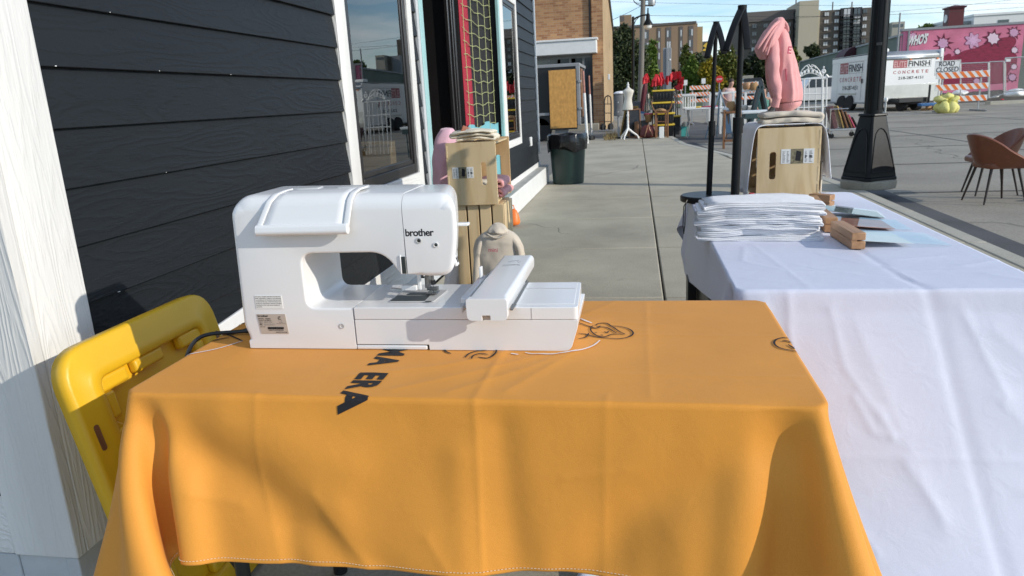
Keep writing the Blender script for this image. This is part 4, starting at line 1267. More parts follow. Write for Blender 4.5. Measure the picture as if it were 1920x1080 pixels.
# ------------------------------------------------------------------ yellow tote lid leaning between wall and table
ly = thing('tote_lid', 'large yellow ribbed plastic tote lid leaning against the wall behind the table', 'lid', (-1.1, 1.62, 0))
TL = WX(104, 690, -1.19); 
A0 = Vector((-1.045, 1.245, .004)); A1 = Vector((-1.045, 1.80, .004))
Ht = .755; lean = R_(12)
ex = Vector((0, 1, 0)); ez = Vector((-math.sin(lean), 0, math.cos(lean))); en = Vector((math.cos(lean), 0, math.sin(lean)))
LO = Vector((-1.040, 1.245, .012)); Wd = .555
def lp(a, b, h): return LO + ex * a + ez * b + en * h
def lbox(mb, a0, a1, b0, b1, h0, h1):
    return mb.add([lp(a0, b0, h0), lp(a1, b0, h0), lp(a1, b1, h0), lp(a0, b1, h0), lp(a0, b0, h1), lp(a1, b0, h1), lp(a1, b1, h1), lp(a0, b1, h1)],
                  [(3, 2, 1, 0), (4, 5, 6, 7), (0, 1, 5, 4), (1, 2, 6, 5), (2, 3, 7, 6), (3, 0, 4, 7)])
def ring(a0, a1, b0, b1, r, n=8):
    return rounded([(a0, b0), (a1, b0), (a1, b1), (a0, b1)], r, n)
# outer rim, raised ring, sunk panel: rings of the same count stitched together
def stitched(rings, name, mat, par, close_last=True):
    mb = MB(); k = len(rings[0][0]); 
    for rg_, h in rings:
        for (a, b) in rg_: mb.v.append(tuple(lp(a, b, h)))
    for i in range(len(rings) - 1):
        for j in range(k):
            mb.f.append((i * k + j, i * k + (j + 1) % k, (i + 1) * k + (j + 1) % k, (i + 1) * k + j))
    if close_last: mb.f.append(tuple((len(rings) - 1) * k + j for j in range(k)))
    return mb.build(name, mat, par, solid=.003, angle=50, clean=False)
m_ = .0
rs = []
for (ins, h, r) in ((.000, -.030, .085), (.000, -.004, .085), (.003, .003, .083), (.009, .006, .078), (.050, .006, .050), (.053, .0095, .047), (.078, .0095, .030), (.083, .006, .026), (.088, -.022, .024)):
    rs.append((ring(ins, Wd - ins, ins, Ht - ins, r), h))
lid = stitched(rs, 'lid_shell', m_yellow, ly)
def lbox_part(*a): lbox(MB(), *a).build('raised_block', m_yellow, ly, bevel=.008, seg=3)
for a in (.205, ):
    lbox_part(a, a + .105, Ht - .118, Ht - .084, -.021, .004); lbox_part(a, a + .105, .084, .118, -.021, .004)
for b in (.27, .47):
    lbox_part(.084, .112, b, b + .075, -.021, .004); lbox_part(Wd - .112, Wd - .084, b, b + .075, -.021, .004)
for (a, a2) in ((.084, .175), (Wd - .175, Wd - .084)):
    lbox_part(a, a2, Ht - .120, Ht - .084, -.021, .0042)
    lbox_part(a if a < .2 else Wd - .118, a + .034 if a < .2 else Wd - .084, Ht - .185, Ht - .1205, -.021, .0040)
xr = MB()
for (p, q) in (((.10, Ht - .20), (Wd - .12, .28)), ((Wd - .10, Ht - .20), (.12, .28)), ((.10, .50), (Wd - .1, .50)), ((.10, .30), (Wd - .1, .30))):
    xr.bar(lp(p[0], p[1], -.0185), lp(q[0], q[1], -.0185), .018, .010, up=en)
xr.build('stiffening_rib', m_yellow, ly, bevel=.003)
for (a, b) in ((.026, .555), (Wd - .026, .605), (.026, .15), (Wd - .026, .15)):
    pl_ = rounded([(a - .0075, b - .03), (a + .0075, b - .03), (a + .0075, b + .03), (a - .0075, b + .03)], .0075, 5)
    mb = MB(); k = len(pl_)
    mb.add([lp(p[0], p[1], .0062) for p in pl_] + [lp(p[0], p[1], .0085) for p in pl_], [tuple(range(k)), tuple(reversed(range(k, 2 * k)))] + [(i, i + k, (i + 1) % k + k, (i + 1) % k) for i in range(k)])
    mb.build('strap_slot', m_brownwood, lid, smooth=False)
# white plank end seen beyond the lid
o = MB().obox((-1.18, 1.93, .405), (.012, .26, .46), Euler((R_(4), R_(-6), 0))).build('white_board', m_white_paint, None, bevel=.003)
tag(o, 'thin white board standing on edge behind the sewing machine beside the yellow lid', 'board')
# ------------------------------------------------------------------ folded cloth, towels, garments, crates


def folded(name, x0, x1, y0, y1, z0, layers, t, mat, parent=None, jit=.006, wob=.004, seed=1, solid=None, sag=0.0, rz=0.0, n=9, ny=7):
    """a strip of cloth folded to and fro, swept along y: the fold loops and layer edges are real"""
    rnd = random.Random(seed)
    prof = []
    for l in range(layers):
        z = z0 + t * (l + .5)
        a, b = x0 + rnd.uniform(-jit, jit), x1 + rnd.uniform(-jit, jit)
        xs = np.linspace(a, b, n) if l % 2 == 0 else np.linspace(b, a, n)
        for x in xs: prof.append((x, z, l))
        if l < layers - 1:
            xe = xs[-1]; sg = 1 if l % 2 == 0 else -1
            for q in (.12, .3, .5, .7, .88):
                prof.append((xe + sg * t * .62 * math.sin(math.pi * q) ** .6, z + t * (.5 - .5 * math.cos(math.pi * q)), l + q))
    cx, cy = (x0 + x1) / 2, (y0 + y1) / 2
    offs = [(rnd.uniform(-jit, jit), rnd.uniform(-jit, jit)) for _ in range(layers + 1)]
    mb = MB(); g_ = []
    for (x, z, l) in prof:
        o0, o1 = offs[int(l)]
        row = []
        for j in range(ny):
            y = y0 + o0 + (y1 + o1 - y0 - o0) * j / (ny - 1)
            e = ((x - cx) / ((x1 - x0) / 2)) ** 2
            zz = z - sag * e + .0018 * math.sin(9 * x + 7 * y + seed)
            dx, dy = x - cx, y - cy
            row.append((cx + dx * math.cos(rz) - dy * math.sin(rz), cy + dx * math.sin(rz) + dy * math.cos(rz), zz))
        g_.append(row)
    mb.grid(g_)
    if wob:
        zs = [p[2] for p in mb.v]
        mb.wobble(wob, 14, seed).wobble(wob * .5, 38, seed + 2)
        for i, p in enumerate(mb.v):
            mb.v[i] = (p[0], p[1], zs[i] + (p[2] - zs[i]) * .35)
    return mb.build(name, mat, parent, solid=solid or t * .8, angle=180, clean=False)


def slotted_panel(w, h, th, sx, sz, sw, sh, y0, mat, name, parent, ox=0, oz=0):
    """end board in the xz plane with a rounded hand slot cut through it"""
    n = 6
    inner = rounded([(sx - sw / 2, sz - sh / 2), (sx + sw / 2, sz - sh / 2), (sx + sw / 2, sz + sh / 2), (sx - sw / 2, sz + sh / 2)], sw * .49, n)
    outer = rounded([(-w / 2, 0), (w / 2, 0), (w / 2, h), (-w / 2, h)], .003, n)
    k = len(inner); mb = MB()
    for y in (y0, y0 + th):
        for p in outer: mb.v.append((p[0], y, p[1]))
        for p in inner: mb.v.append((p[0], y, p[1]))
    for i in range(k):
        j = (i + 1) % k
        mb.f.append((i, j, k + j, k + i)); mb.f.append((2 * k + j, 2 * k + i, 3 * k + i, 3 * k + j))
        mb.f.append((j, i, 2 * k + i, 2 * k + j)); mb.f.append((k + i, k + j, 3 * k + j, 3 * k + i))
    mb.v = [(p[0] + ox, p[1], p[2] + oz) for p in mb.v]
    return mb.build(name, mat, parent, angle=30, bevel=0)


def crate(label, open_side, loc, rz, group=None):
    """lies on its long side: ends .25 wide and .31 tall, .46 deep, slats on the other faces"""
    t = thing('wooden_crate', label, 'crate', (0, 0, 0), group)
    s = open_side
    for y in (0.0, .445):
        slotted_panel(.25, .31, .015, s * .062, .155, .026, .115, y, m_pine if y == 0 else m_pine_in, 'end_panel', t)
    for z in (.004, .297):
        for k in range(3):
            x = -.083 + k * .083
            MB().box(x - .034, x + .034, .0155, .4445, z - .003, z + .006).build('slat', m_pine_y, t, bevel=.0015)
    for k in range(4):
        z = .044 + k * .074
        x = -s * .1205
        MB().box(x - .0045, x + .0045, -.001, .461, z - .031, z + .031).build('slat', m_pine_y, t, bevel=.0015)
    place(t, loc, rz)
    return t


def product_label(parent_thing, x0, x1, z0, z1, y):
    lb_ = MB().box(x0, x1, y - .0008, y + .0005, z0, z1).build('paper_label', m_label_white, parent_thing)
    w = x1 - x0; h = z1 - z0
    a, b = x0 + w * .29, x0 + w * .68
    pm = MB().box(a, b, y - .0012, y, z0, z1).build('label_picture', M('label_photo', (.20, .17, .10), .4, var=.8, vscale=70), lb_)
    MB().prism(rounded([(a + w * .14, z0 + h * .2), (a + w * .30, z0 + h * .15), (a + w * .32, z0 + h * .8), (a + w * .17, z0 + h * .9)], .003), y - .0016, y - .001, 'xz').build('picture_crate', m_print, pm)
    ln = MB(); rnd = random.Random(5)
    for (u0, u1) in ((.04, .13), (.17, .26), (.72, .80), (.85, .95)):
        k = 0
        for q in range(9):
            z = z0 + h * (.10 + .088 * q)
            ln.box(x0 + w * u0, x0 + w * (u0 + (u1 - u0) * rnd.uniform(.5, 1)), y - .0012, y - .0004, z, z + h * (.03 if q not in (3, 4) or u0 < .7 else .075))
    o = ln.build('label_print', m_print, lb_, smooth=False); o['kind'] = 'stuff'
    return lb_


# stack of white towels
tw = []
for i in range(7):
    r = random.Random(i + 40)
    dx = r.uniform(-.008, .008) - .004 * (i % 2)
    o = folded('folded_towel', .212 + dx, .575 + r.uniform(-.006, .012), 2.40 + r.uniform(-.008, .006), 2.60, .7428 + i * .0172, 3 if i < 6 else 4, .0057, m_towel, None, jit=.005, wob=.014, seed=i + 3, solid=.0050, sag=.001 + .0016 * i, rz=R_(-3.5 + r.uniform(-3, 3)))
    nm = ['bottom', 'second lowest', 'third lowest', 'middle', 'third highest', 'second highest', 'topmost'][i]
    tag(o, 'folded white waffle towel, %s of the towel stack on the white table' % nm, 'towel', 'white towels folded in a stack')

# right crate on the white table with a towel and garments
rc = crate('pale pine crate standing on its side on the white table beneath a draped towel', -1, (.627, 3.215, .742), R_(-2))
product_label(rc, -.030, .100, .162, .222, -.0004)
mb = MB(); rows_ = []
prof = [(-.185, .012), (-.172, .10), (-.158, .19), (-.145, .27), (-.134, .310), (-.115, .3225), (-.06, .3215), (.0, .321), (.06, .321), (.115, .3225), (.136, .311), (.146, .27), (.152, .20), (.158, .14), (.165, .086)]
for i, (x, z) in enumerate(prof):
    row = []
    for j in range(13):
        y = .002 + .37 * j / 12
        hang = max(0, .31 - z)
        xx = x + math.copysign(1, x) * hang * (.05 * math.sin(j * 1.35 + i * .2) + (-.10 * (1 - j / 12) if x < 0 else .02))
        yy = y - (.012 if abs(x) > .13 else 0) * (1 - j / 12) + .02 * hang * math.sin(j * 2.1) + (.10 * hang * (1 - j / 12) if x < 0 else -.02 * hang)
        row.append((.627 + xx, 3.215 + yy, .742 + z + .001 * math.sin(j * 2 + i)))
    rows_.append(row)
def dense(rows, k):
    A = np.array(rows, float); A = Cloth.refine(A, k, 0); return Cloth.refine(A, k, 1).tolist()
o = MB().grid(dense(rows_, 3)).build('draped_towel', m_towel, None, solid=.003, angle=180, clean=False, soff=1.0)
tag(o, 'white towel draped over the pine crate on the white table', 'towel')
o = folded('folded_sweatshirt', .530, .745, 3.235, 3.46, 1.068, 2, .025, m_canvas, None, jit=.006, wob=.022, seed=31, solid=.0215, rz=R_(-2), n=14, ny=12, sag=.006)
o.modifiers.new('sub', 'SUBSURF').render_levels = 2
tag(o, 'beige folded sweatshirt lying on the towel covered crate', 'sweatshirt')
o = MB().grid(dense([[(.765 + .012 * math.sin(j * 1.1), 3.24 + .02 * j, .90 - .135 * i / 5 + .01 * math.sin(j)) for j in range(7)] for i in range(6)], 2)).build('hanging_garment', m_canvas, None, solid=.004, angle=180)
tag(o, 'small beige garment edge hanging below the draped towel beside the crate', 'garment')

# black display stands for garments
def stand(x, y, base_r, rl, ru, zmid, ztop, arms, label):
    t = thing('garment_stand', label, 'display stand', (x, y, .742), 'black garment display stands')
    MB().lathe([(base_r * .97, 0), (base_r, .004), (base_r, .022), (base_r * .95, .027), (.02, .029)], (x, y, .742), n=40).build('base', m_black, t, angle=30)
    lx, ly_ = arms['lean']
    p0 = Vector((x, y, .765)); p1 = Vector((x + lx, y + ly_, ztop)); f = (zmid - .765) / (ztop - .765)
    pm = p0.lerp(p1, f)
    MB().cyl(p0, pm, rl, n=16).cyl(pm - Vector((0, 0, .05)), pm + Vector((0, 0, .012)), rl * 1.18, n=16).build('lower_pole', m_black, t)
    MB().cyl(pm, p1, ru, n=16).build('upper_pole', m_black, t)
    for end, wd in arms['ends']:
        mb = MB(); rows = []
        e = Vector(end)
        for i in range(10):
            q = i / 9
            c = p1.lerp(e, q) + Vector((0, 0, .012 * math.sin(math.pi * q)))
            d = (e - p1).normalized(); sd = d.cross(Vector((0, 0, 1))).normalized(); 
            rows.append([c + sd * (wd / 2), c - sd * (wd / 2)])
        mb.grid(rows).build('shoulder_arm', m_black, t, solid=.011, bevel=.002)
    mb = MB(); mb.cyl(p1 + Vector((-.001, 0, -.03)), p1 + Vector((0, 0, .008)), ru * 1.5, n=14).build('arm_socket', m_black, t)
    return t


a1 = W(1343, 44, 3.33)
stand(.318, 3.33, .125, .0125, .0085, 1.075, a1.z, {'lean': (a1.x - .318, 0), 'ends': [(W(1326, 108, 3.20), .024), (W(1358, 100, 3.22), .024)]}, 'slim black garment stand on a wide round base at the back of the white table')
a2 = W(1392, 14, 3.10)
stand(.400, 3.10, .090, .0175, .0115, 1.095, a2.z, {'lean': (a2.x - .400, 0), 'ends': [(W(1361, 96, 2.98), .028), (W(1402, 92, 3.0), .026)]}, 'thicker black garment stand just behind the towel stack')
o = MB().tube([(.215, 3.20, .765), (.200, 3.18, .74), (.196, 3.16, .66), (.200, 3.16, .625), (.205, 3.17, .66), (.207, 3.19, .74), (.217, 3.205, .764)], .0022, 6).build('wrist_strap', m_black, None)
tag(o, 'thin black cord loop hanging from the display stand over the cloth edge', 'cord')
t = thing('small_box', 'small dark blue box with red top beside the display stand base', 'box', (.485, 3.20, .742))
MB().box(.463, .500, 3.18, 3.22, .7425, .778).build('box_body', m_black_plastic, t, bevel=.003)
MB().box(.470, .492, 3.185, 3.205, .7785, .788).build('box_top', m_red, t, bevel=.003)

# pink hoodie held up on its own stand behind the crate
hy = 3.40
def ringpx(py, xl, xr, y, ry, tl=0.0):
    a, b = W(xl, py, y), W(xr, py, y)
    return ((a.x + b.x) / 2, y, (a.z + b.z) / 2, (b.x - a.x) / 2, ry, tl)
ph = thing('pink_hoodie', 'pink hooded sweatshirt with a letter E hanging above the crate on the white table', 'sweatshirt', (.60, hy, 1.10))
bodyr = [ringpx(*q) for q in ((193, 1456, 1501, hy, .075, .08), (184, 1447, 1502, hy, .085, .05), (165, 1441, 1500, hy, .085), (145, 1437, 1497, hy, .082), (125, 1436, 1494, hy, .078), (105, 1438, 1488, hy, .075), (85, 1442, 1483, hy, .068), (70, 1446, 1480, hy, .055), (60, 1450, 1477, hy, .05), (52, 1455, 1473, hy, .03))]
def densify(rings, k=4):
    A = np.array([list(r) + [0.0] * (6 - len(r)) for r in rings])
    return [tuple(r) for r in Cloth.refine(A[:, None, :].repeat(2, 1), k, 0)[:, 0, :]]
def drape_folds(mb, zt, k):
    for i, p in enumerate(mb.v):
        d = max(0, zt - p[2]); a = math.atan2(p[1] - hy, p[0] - .6)
        f = k * min(d / .22, 1) * (1.6 * (.5 - abs(math.sin(3.5 * a + 3 * p[2]))) + .9 * (.5 - abs(math.sin(7 * a - 5 * p[2] + 1))))
        mb.v[i] = (p[0] + f * math.cos(a), p[1] + f * math.sin(a), p[2])
    return mb
drape_folds(MB().loft(densify(bodyr, 5), 90), 1.45, .0085).wobble(.003, 15, 3).wobble(.002, 38, 7).build('hoodie_body', m_pink, ph, sub=1)
bandr = [ringpx(*q) for q in ((211, 1457, 1478, hy, .050, .05), (208, 1456, 1488, hy, .065, .07), (202, 1455, 1499, hy, .075, .08), (195, 1455, 1502, hy, .080, .08), (191, 1456, 1502, hy, .078, .08))]
MB().loft(densify(bandr, 3), 150, fold=.018, nf=50, seed=0).wobble(.005, 16, 3).build('waistband', m_pink, ph)
hoodr = [ringpx(*q) for q in ((113, 1427, 1435, hy - .02, .03), (104, 1419, 1440, hy - .02, .07), (92, 1415, 1448, hy - .02, .09), (78, 1421, 1458, hy - .02, .095), (62, 1432, 1466, hy - .01, .09), (48, 1441, 1471, hy, .075), (38, 1448, 1472, hy, .055), (33, 1455, 1468, hy, .03))]
MB().loft(densify(hoodr, 5), 48, fold=.05, nf=5, seed=2).wobble(.010, 12, 5).wobble(.004, 34, 2).build('hood', m_pink, ph, sub=1)
for k_, (dx_, r_) in enumerate(((0, .0075), (7, .006), (13, .005))):
    MB().tube([W(1417 + dx_ * 1.5, 95 + dx_ * .9, hy - .112), W(1429 + dx_, 78 + dx_ * .6, hy - .118), W(1441 + dx_ * .7, 60 + dx_ * .5, hy - .104), W(1453 + dx_ * .4, 45 + dx_ * .6, hy - .078), W(1467, 37 + dx_ * .7, hy - .045), W(1476 - dx_ * .3, 44 + dx_ * .5, hy - .03), W(1479 - dx_ * .4, 62, hy - .03)], [r_] * 7, 8).wobble(.004, 20, k_).build('hood_rim', m_pink, ph, sub=1)
sl_ = [W(1452, 72, hy - .06), W(1450, 95, hy - .085), W(1450, 125, hy - .095), W(1453, 155, hy - .095), W(1457, 176, hy - .090), W(1457, 188, hy - .086)]
A_ = Cloth.refine(np.array([[tuple(q)] * 2 for q in sl_]), 4, 0)[:, 0]
mb = MB().tube([Vector(q) for q in A_], list(np.interp(np.linspace(0, 5, len(A_)), range(6), [.018, .026, .026, .023, .019, .017])), 18)
mb.wobble(.007, 22, 2).wobble(.004, 55, 9).build('sleeve', m_pink, ph, sub=1)
MB().tube([W(1457, 184, hy - .088), W(1455, 192, hy - .085), W(1453, 199, hy - .080)], [.0165, .017, .018], 30).wobble(.003, 60, 2).build('cuff', m_pink, ph)
text('letter', 'E', W(1472.5, 101, hy - .064) + Vector((0, -.034, 0)), (1, .30, -.10), (.10, .05, 1), m_rose_print, ph, height=.029, bold=.02, thick=.002)
MB().obox(W(1474, 140, hy - .078), (.003, .004, .05), Euler((0, R_(-6), 0))).build('pocket_seam', m_rose_print, ph, bevel=.001)
t = ph
MB().cyl((.60, 3.72, .765), (.60, 3.72, 1.02), .010).tube([(.60, 3.72, 1.02), (.60, 3.60, 1.10), (.60, 3.42, 1.14), (.60, 3.40, 1.40)], .010, 8).build('stand_pole', m_black, t)
MB().cyl((.60, 3.72, .004), (.60, 3.72, .77), .012).lathe([(.14, 0), (.14, .012), (.02, .016)], (.60, 3.72, .003), n=28).build('stand_base', m_black, t)

# wooden blocks holding clear acrylic sheets, tipped over on the cloth
def sign_holder(label, c, rz, sheet, z=.7425, insert=None, tilt=0.0, ln=.108):
    t = thing('sign_holder', label, 'sign holder', (0, 0, 0), 'wooden block sign holders')
    # block lies on its side: the slot opens to +x, long axis y
    MB().box(-.020, .020, -ln, ln, 0, .023).build('wood_block', m_blockwood, t, bevel=.0025)
    MB().box(-.020, .020, -ln, ln, .0265, .049).build('wood_block', m_blockwood, t, bevel=.0025)
    MB().box(-.020, -.004, -ln + .002, ln - .002, .0225, .027).build('wood_web', m_blockwood, t)
    mb = MB(); w, l = sheet
    pts = [(-.003, -w / 2, .0242), (.03, -w / 2, .0268), (l, -w / 2, .003 + tilt), (l, w / 2, .003 + tilt), (.03, w / 2, .0268), (-.003, w / 2, .0272)]
    mb.add([(-.003, -w / 2, .0236), (-.003, w / 2, .0236), (l, w / 2, .0015 + tilt), (l, -w / 2, .0015 + tilt), (-.003, -w / 2, .0254), (-.003, w / 2, .0254), (l, w / 2, .0037 + tilt), (l, -w / 2, .0037 + tilt)],
           [(0, 1, 2, 3), (7, 6, 5, 4), (0, 4, 5, 1), (1, 5, 6, 2), (2, 6, 7, 3), (3, 7, 4, 0)])
    s = mb.build('acrylic_sheet', m_acrylic, t, smooth=False)
    if insert:
        q = MB(); a, b_ = insert[1]
        zz = lambda x: .0236 + (.0015 + tilt - .0236) * (x + .003) / (l + .003) - .0012
        q.add([(a, -w * .45, zz(a)), (b_, -w * .45, zz(b_)), (b_, w * .42, zz(b_)), (a, w * .42, zz(a)), (a, -w * .45, zz(a) + .0006), (b_, -w * .45, zz(b_) + .0006), (b_, w * .42, zz(b_) + .0006), (a, w * .42, zz(a) + .0006)],
              [(3, 2, 1, 0), (4, 5, 6, 7), (0, 1, 5, 4), (1, 2, 6, 5), (2, 3, 7, 6), (3, 0, 4, 7)])
        q.build('insert_card', insert[0], t, smooth=False)
    place(t, (c[0], c[1], z), rz)
    return t


m_photo = M('dim_photo_print', (.14, .15, .13), .25, var=.7, vscale=22, spec=.6)
m_rust = M('rust_card', (.45, .17, .09), .5, var=.3, vscale=12)
sign_holder('nearest wooden block with clear acrylic sheet and pale card lying on the white cloth', (.640, 2.345), R_(2), (.20, .262), insert=(m_paper, (.02, .16)))
sign_holder('wooden block half hidden by the towels with a rust coloured card in clear acrylic', (.640, 2.62), R_(-3), (.20, .25), insert=(m_rust, (.03, .20)))
sign_holder('wooden block holding a dim landscape photo tilted up behind the towels', (.655, 2.84), R_(-6), (.17, .23), z=.757, insert=(m_photo, (-.00, .225)), tilt=-.012)
t = sign_holder('tilted empty wooden block leaning at the foot of the crate', (.735, 3.08), R_(48), (.09, .05), z=.7425, ln=.045)
o = MB().loft([(.66, 3.14, .7435, .055, .03), (.66, 3.14, .750, .075, .04), (.665, 3.14, .757, .05, .03)], 16).wobble(.006, 30, 4).build('brown_cloth', M('brown_knit', (.20, .10, .075), .9, bump=.4, bscale=200), None, sub=1)
tag(o, 'crumpled brown cloth lying between towels and crate', 'cloth')
# dark tote under the white table
t = thing('storage_tote', 'long black storage tote under the white table, seen below the lifted cloth hem', 'tote', (.45, 2.5, 0))
MB().box(.245, .66, 1.95, 3.06, .003, .49).build('tote_body', m_black_plastic, t, bevel=.012, seg=3)
MB().box(.240, .67, 1.94, 3.07, .46, .525).build('tote_rim', m_black_plastic, t, bevel=.01, seg=3)
MB().box(.205, .239, 2.95, 3.06, .05, .47).box(.199, .2045, 2.98, 3.03, .20, .30).build('end_panel', m_black_plastic, t, bevel=.003)

# ------------------------------------------------------------------ crates and garments by the shop wall
c_up = crate('upper pine crate on its side with pink hoodies inside, open to the pavement', 1, (-.808, 3.56, .717), R_(1))
product_label(c_up, -.098, .010, .135, .190, -.0004)
low = thing('wooden_crate', 'pine crate standing on end below the crate with pink hoodies', 'crate', (-.79, 3.72, .252))
for k in range(4):
    x = -.912 + k * .0645
    MB().box(x, x + .056, 3.585, 3.594, .254, .713).build('slat', m_pine, low, bevel=.0015)
for x in (-.9195, -.6675):
    for k in range(3):
        y = 3.60 + k * .082
        MB().box(x, x + .009, y, y + .07, .255, .712).build('slat', m_pine, low, bevel=.0015)
MB().box(-.905, -.675, 3.843, 3.852, .255, .712).build('back_panel', m_pine_in, low, bevel=.002)
for x in (-.908, -.680): MB().box(x, x + .008, 3.60, 3.842, .269, .698).build('side_panel', m_pine_in, low)
for z in (.253, .699):
    MB().box(-.908, -.672, 3.596, 3.842, z, z + .015).build('end_panel', m_pine_in, low, bevel=.002)
c_b = crate('lowest pine crate on the pavement under the standing crate', 1, (0, 0, 0), 0)
c_b.rotation_euler = (0, R_(-90), R_(0)); c_b.location = (-.635, 3.50, .127)
o = folded('folded_sweatshirt', -.900, -.715, 3.60, 3.88, 1.034, 3, .017, m_cream_canvas, None, jit=.014, wob=.022, seed=9, solid=.0145, rz=R_(4), n=12, ny=10, sag=.008)
o.modifiers.new('sub', 'SUBSURF').render_levels = 2
tag(o, 'cream folded sweatshirt lying on top of the upper pine crate', 'sweatshirt')
o = MB().grid(dense([[(-.875 + .012 * i, 3.66 + .02 * j, 1.078 + .03 * math.exp(-((j - 3) ** 2) / 3) * (1 - i / 5)) for j in range(6)] for i in range(5)], 2)).build('rust_lining', m_rust, o, solid=.004, angle=180)
for i, (mt, x0, x1, y0, lab) in enumerate(((m_canvas, -.84, -.735, 3.62, 'cream folded sweatshirt at the bottom of the upper crate near its front'), (m_pink, -.83, -.700, 3.74, 'lower pink folded hoodie inside the upper crate'), (m_pink, -.835, -.698, 3.72, 'upper pink folded hoodie inside the upper crate'), (m_cream_canvas, -.84, -.745, 3.60, 'cream folded sweatshirt beside the pink hoodies in the upper crate'))):
    z = .732 + (0 if i in (0, 1) else .050)
    y1 = y0 + (.11 if i in (0, 3) else .24)
    o = folded('folded_sweatshirt', x0, x1, y0 + .0 , y1, z, 2, .024, mt, None, jit=.006, wob=.018, seed=60 + i, solid=.021, n=12, ny=10, sag=.008)
    o.modifiers.new('sub', 'SUBSURF').render_levels = 2
    tag(o, lab, 'sweatshirt')
# pale pink sweatshirt hanging behind the crates
pg = thing('pale_pink_sweatshirt', 'pale pink sweatshirt hanging between the doorway and the upper crate', 'sweatshirt', (-1.06, 4.02, .4))
y_ = 4.02
gr = [ringpx(*q) for q in ((240, 826, 846, y_, .03), (246, 822, 852, y_, .055), (258, 816, 857, y_, .08), (280, 812, 860, y_, .10), (310, 811, 865, y_, .11), (345, 812, 868, y_, .115), (380, 818, 872, y_, .115), (420, 828, 876, y_, .11), (445, 834, 880, y_, .10))]
MB().loft(densify(gr, 4), 36, fold=.07, nf=7, seed=1).wobble(.008, 12, 1).build('sweatshirt_body', m_palepink, pg, sub=1)
MB().tube([W(868, 330, 3.90), W(873, 400, 3.92), W(876, 470, 3.94), W(868, 505, 3.95)], [.035, .04, .036, .03], 12).wobble(.006, 18).build('sleeve', m_palepink, pg, sub=1)
t = pg
MB().cyl((-1.06, 4.02, .02), (-1.06, 4.02, 1.03), .012).lathe([(.15, 0), (.15, .012), (.02, .016)], (-1.06, 4.02, .003), n=28).build('stand_pole', m_black, t)
o = MB().loft([ringpx(*q) for q in ((480, 842, 868, 3.75, .05), (500, 838, 872, 3.75, .06), (525, 834, 868, 3.75, .07), (560, 834, 862, 3.75, .07))], 24, fold=.1, nf=6).wobble(.006, 14).build('white_garment', m_towel, None, sub=1)
tag(o, 'white garment hanging low behind the sewing machine head', 'garment')
# beige hoodie with "mini" on the chest
bh = thing('beige_hoodie', 'beige hooded sweatshirt with mini lettering on a low stand before the crates', 'sweatshirt', (-.64, 3.32, .2))
y_ = 3.34
gr = [ringpx(*q) for q in ((427, 924, 942, y_ + .01, .03), (432, 914, 951, y_ + .01, .038), (438, 900, 963, y_, .045), (449, 891, 976, y_, .05), (470, 888, 984, y_, .052), (510, 888, 987, y_, .055), (560, 888, 988, y_, .055), (620, 890, 986, y_, .055))]
MB().loft(densify(gr, 5), 56, fold=.035, nf=6, seed=2).wobble(.008, 13, 8).wobble(.003, 40, 3).build('hoodie_body', m_canvas, bh, sub=1)
gr = [ringpx(*q) for q in ((436, 912, 952, y_ - .005, .045), (429, 915, 951, y_ + .0, .048), (422, 922, 945, y_ + .015, .035), (418, 929, 939, y_ + .02, .015))]
MB().loft(densify(gr, 4), 40, fold=.06, nf=5, seed=1).wobble(.008, 22, 4).build('hood', m_canvas, bh, sub=1)
MB().tube([W(911, 437, y_ - .045), W(921, 444, y_ - .052), W(931, 448, y_ - .054), W(942, 443, y_ - .052), W(953, 435, y_ - .045)], [.005] * 5, 8).build('hood_rim', m_canvas, bh, sub=1)
for sgn, P_ in ((0, ((910, 442), (899, 457), (894, 490), (893, 540), (895, 600))), (1, ((956, 440), (970, 458), (979, 490), (984, 540), (985, 600)))):
    A_ = Cloth.refine(np.array([[tuple(W(a, b, y_ - (.01 if i == 0 else .03)))] * 2 for i, (a, b) in enumerate(P_)]), 4, 0)[:, 0]
    MB().tube([Vector(q) for q in A_], list(np.interp(np.linspace(0, 4, len(A_)), range(5), [.012, .018, .018, .017, .015])), 18).wobble(.007, 20, 3 + sgn).wobble(.003, 50, 5).build('sleeve', m_canvas, bh, sub=1)
text('chest_lettering', 'mini', W(916, 472, y_ - .066), (1, 0, -.02), (0.02, .08, 1), m_rose_print, bh, width=.044, bold=.01, thick=.002)
t = bh
MB().cyl((-.635, 3.34, .01), (-.635, 3.34, .52), .012).lathe([(.13, 0), (.13, .012), (.02, .016)], (-.635, 3.34, .003), n=28).build('stand_pole', m_black, t)
t = thing('orange_bag', 'orange fabric bag on the ground beside the white step', 'bag', (-1.22, 7.1, 0))
MB().loft([(-1.21, 7.05, .004, .07, .06), (-1.21, 7.05, .05, .075, .06), (-1.215, 7.05, .13, .06, .04), (-1.22, 7.05, .18, .035, .015)], 18, fold=.05).wobble(.012, 12).build('bag_body', m_orange_sheet, t, sub=1)
MB().tube([(-1.24, 7.05, .17), (-1.23, 7.05, .21), (-1.20, 7.05, .21), (-1.19, 7.05, .17)], .006, 6).build('bag_handle', m_orange_sheet, t)

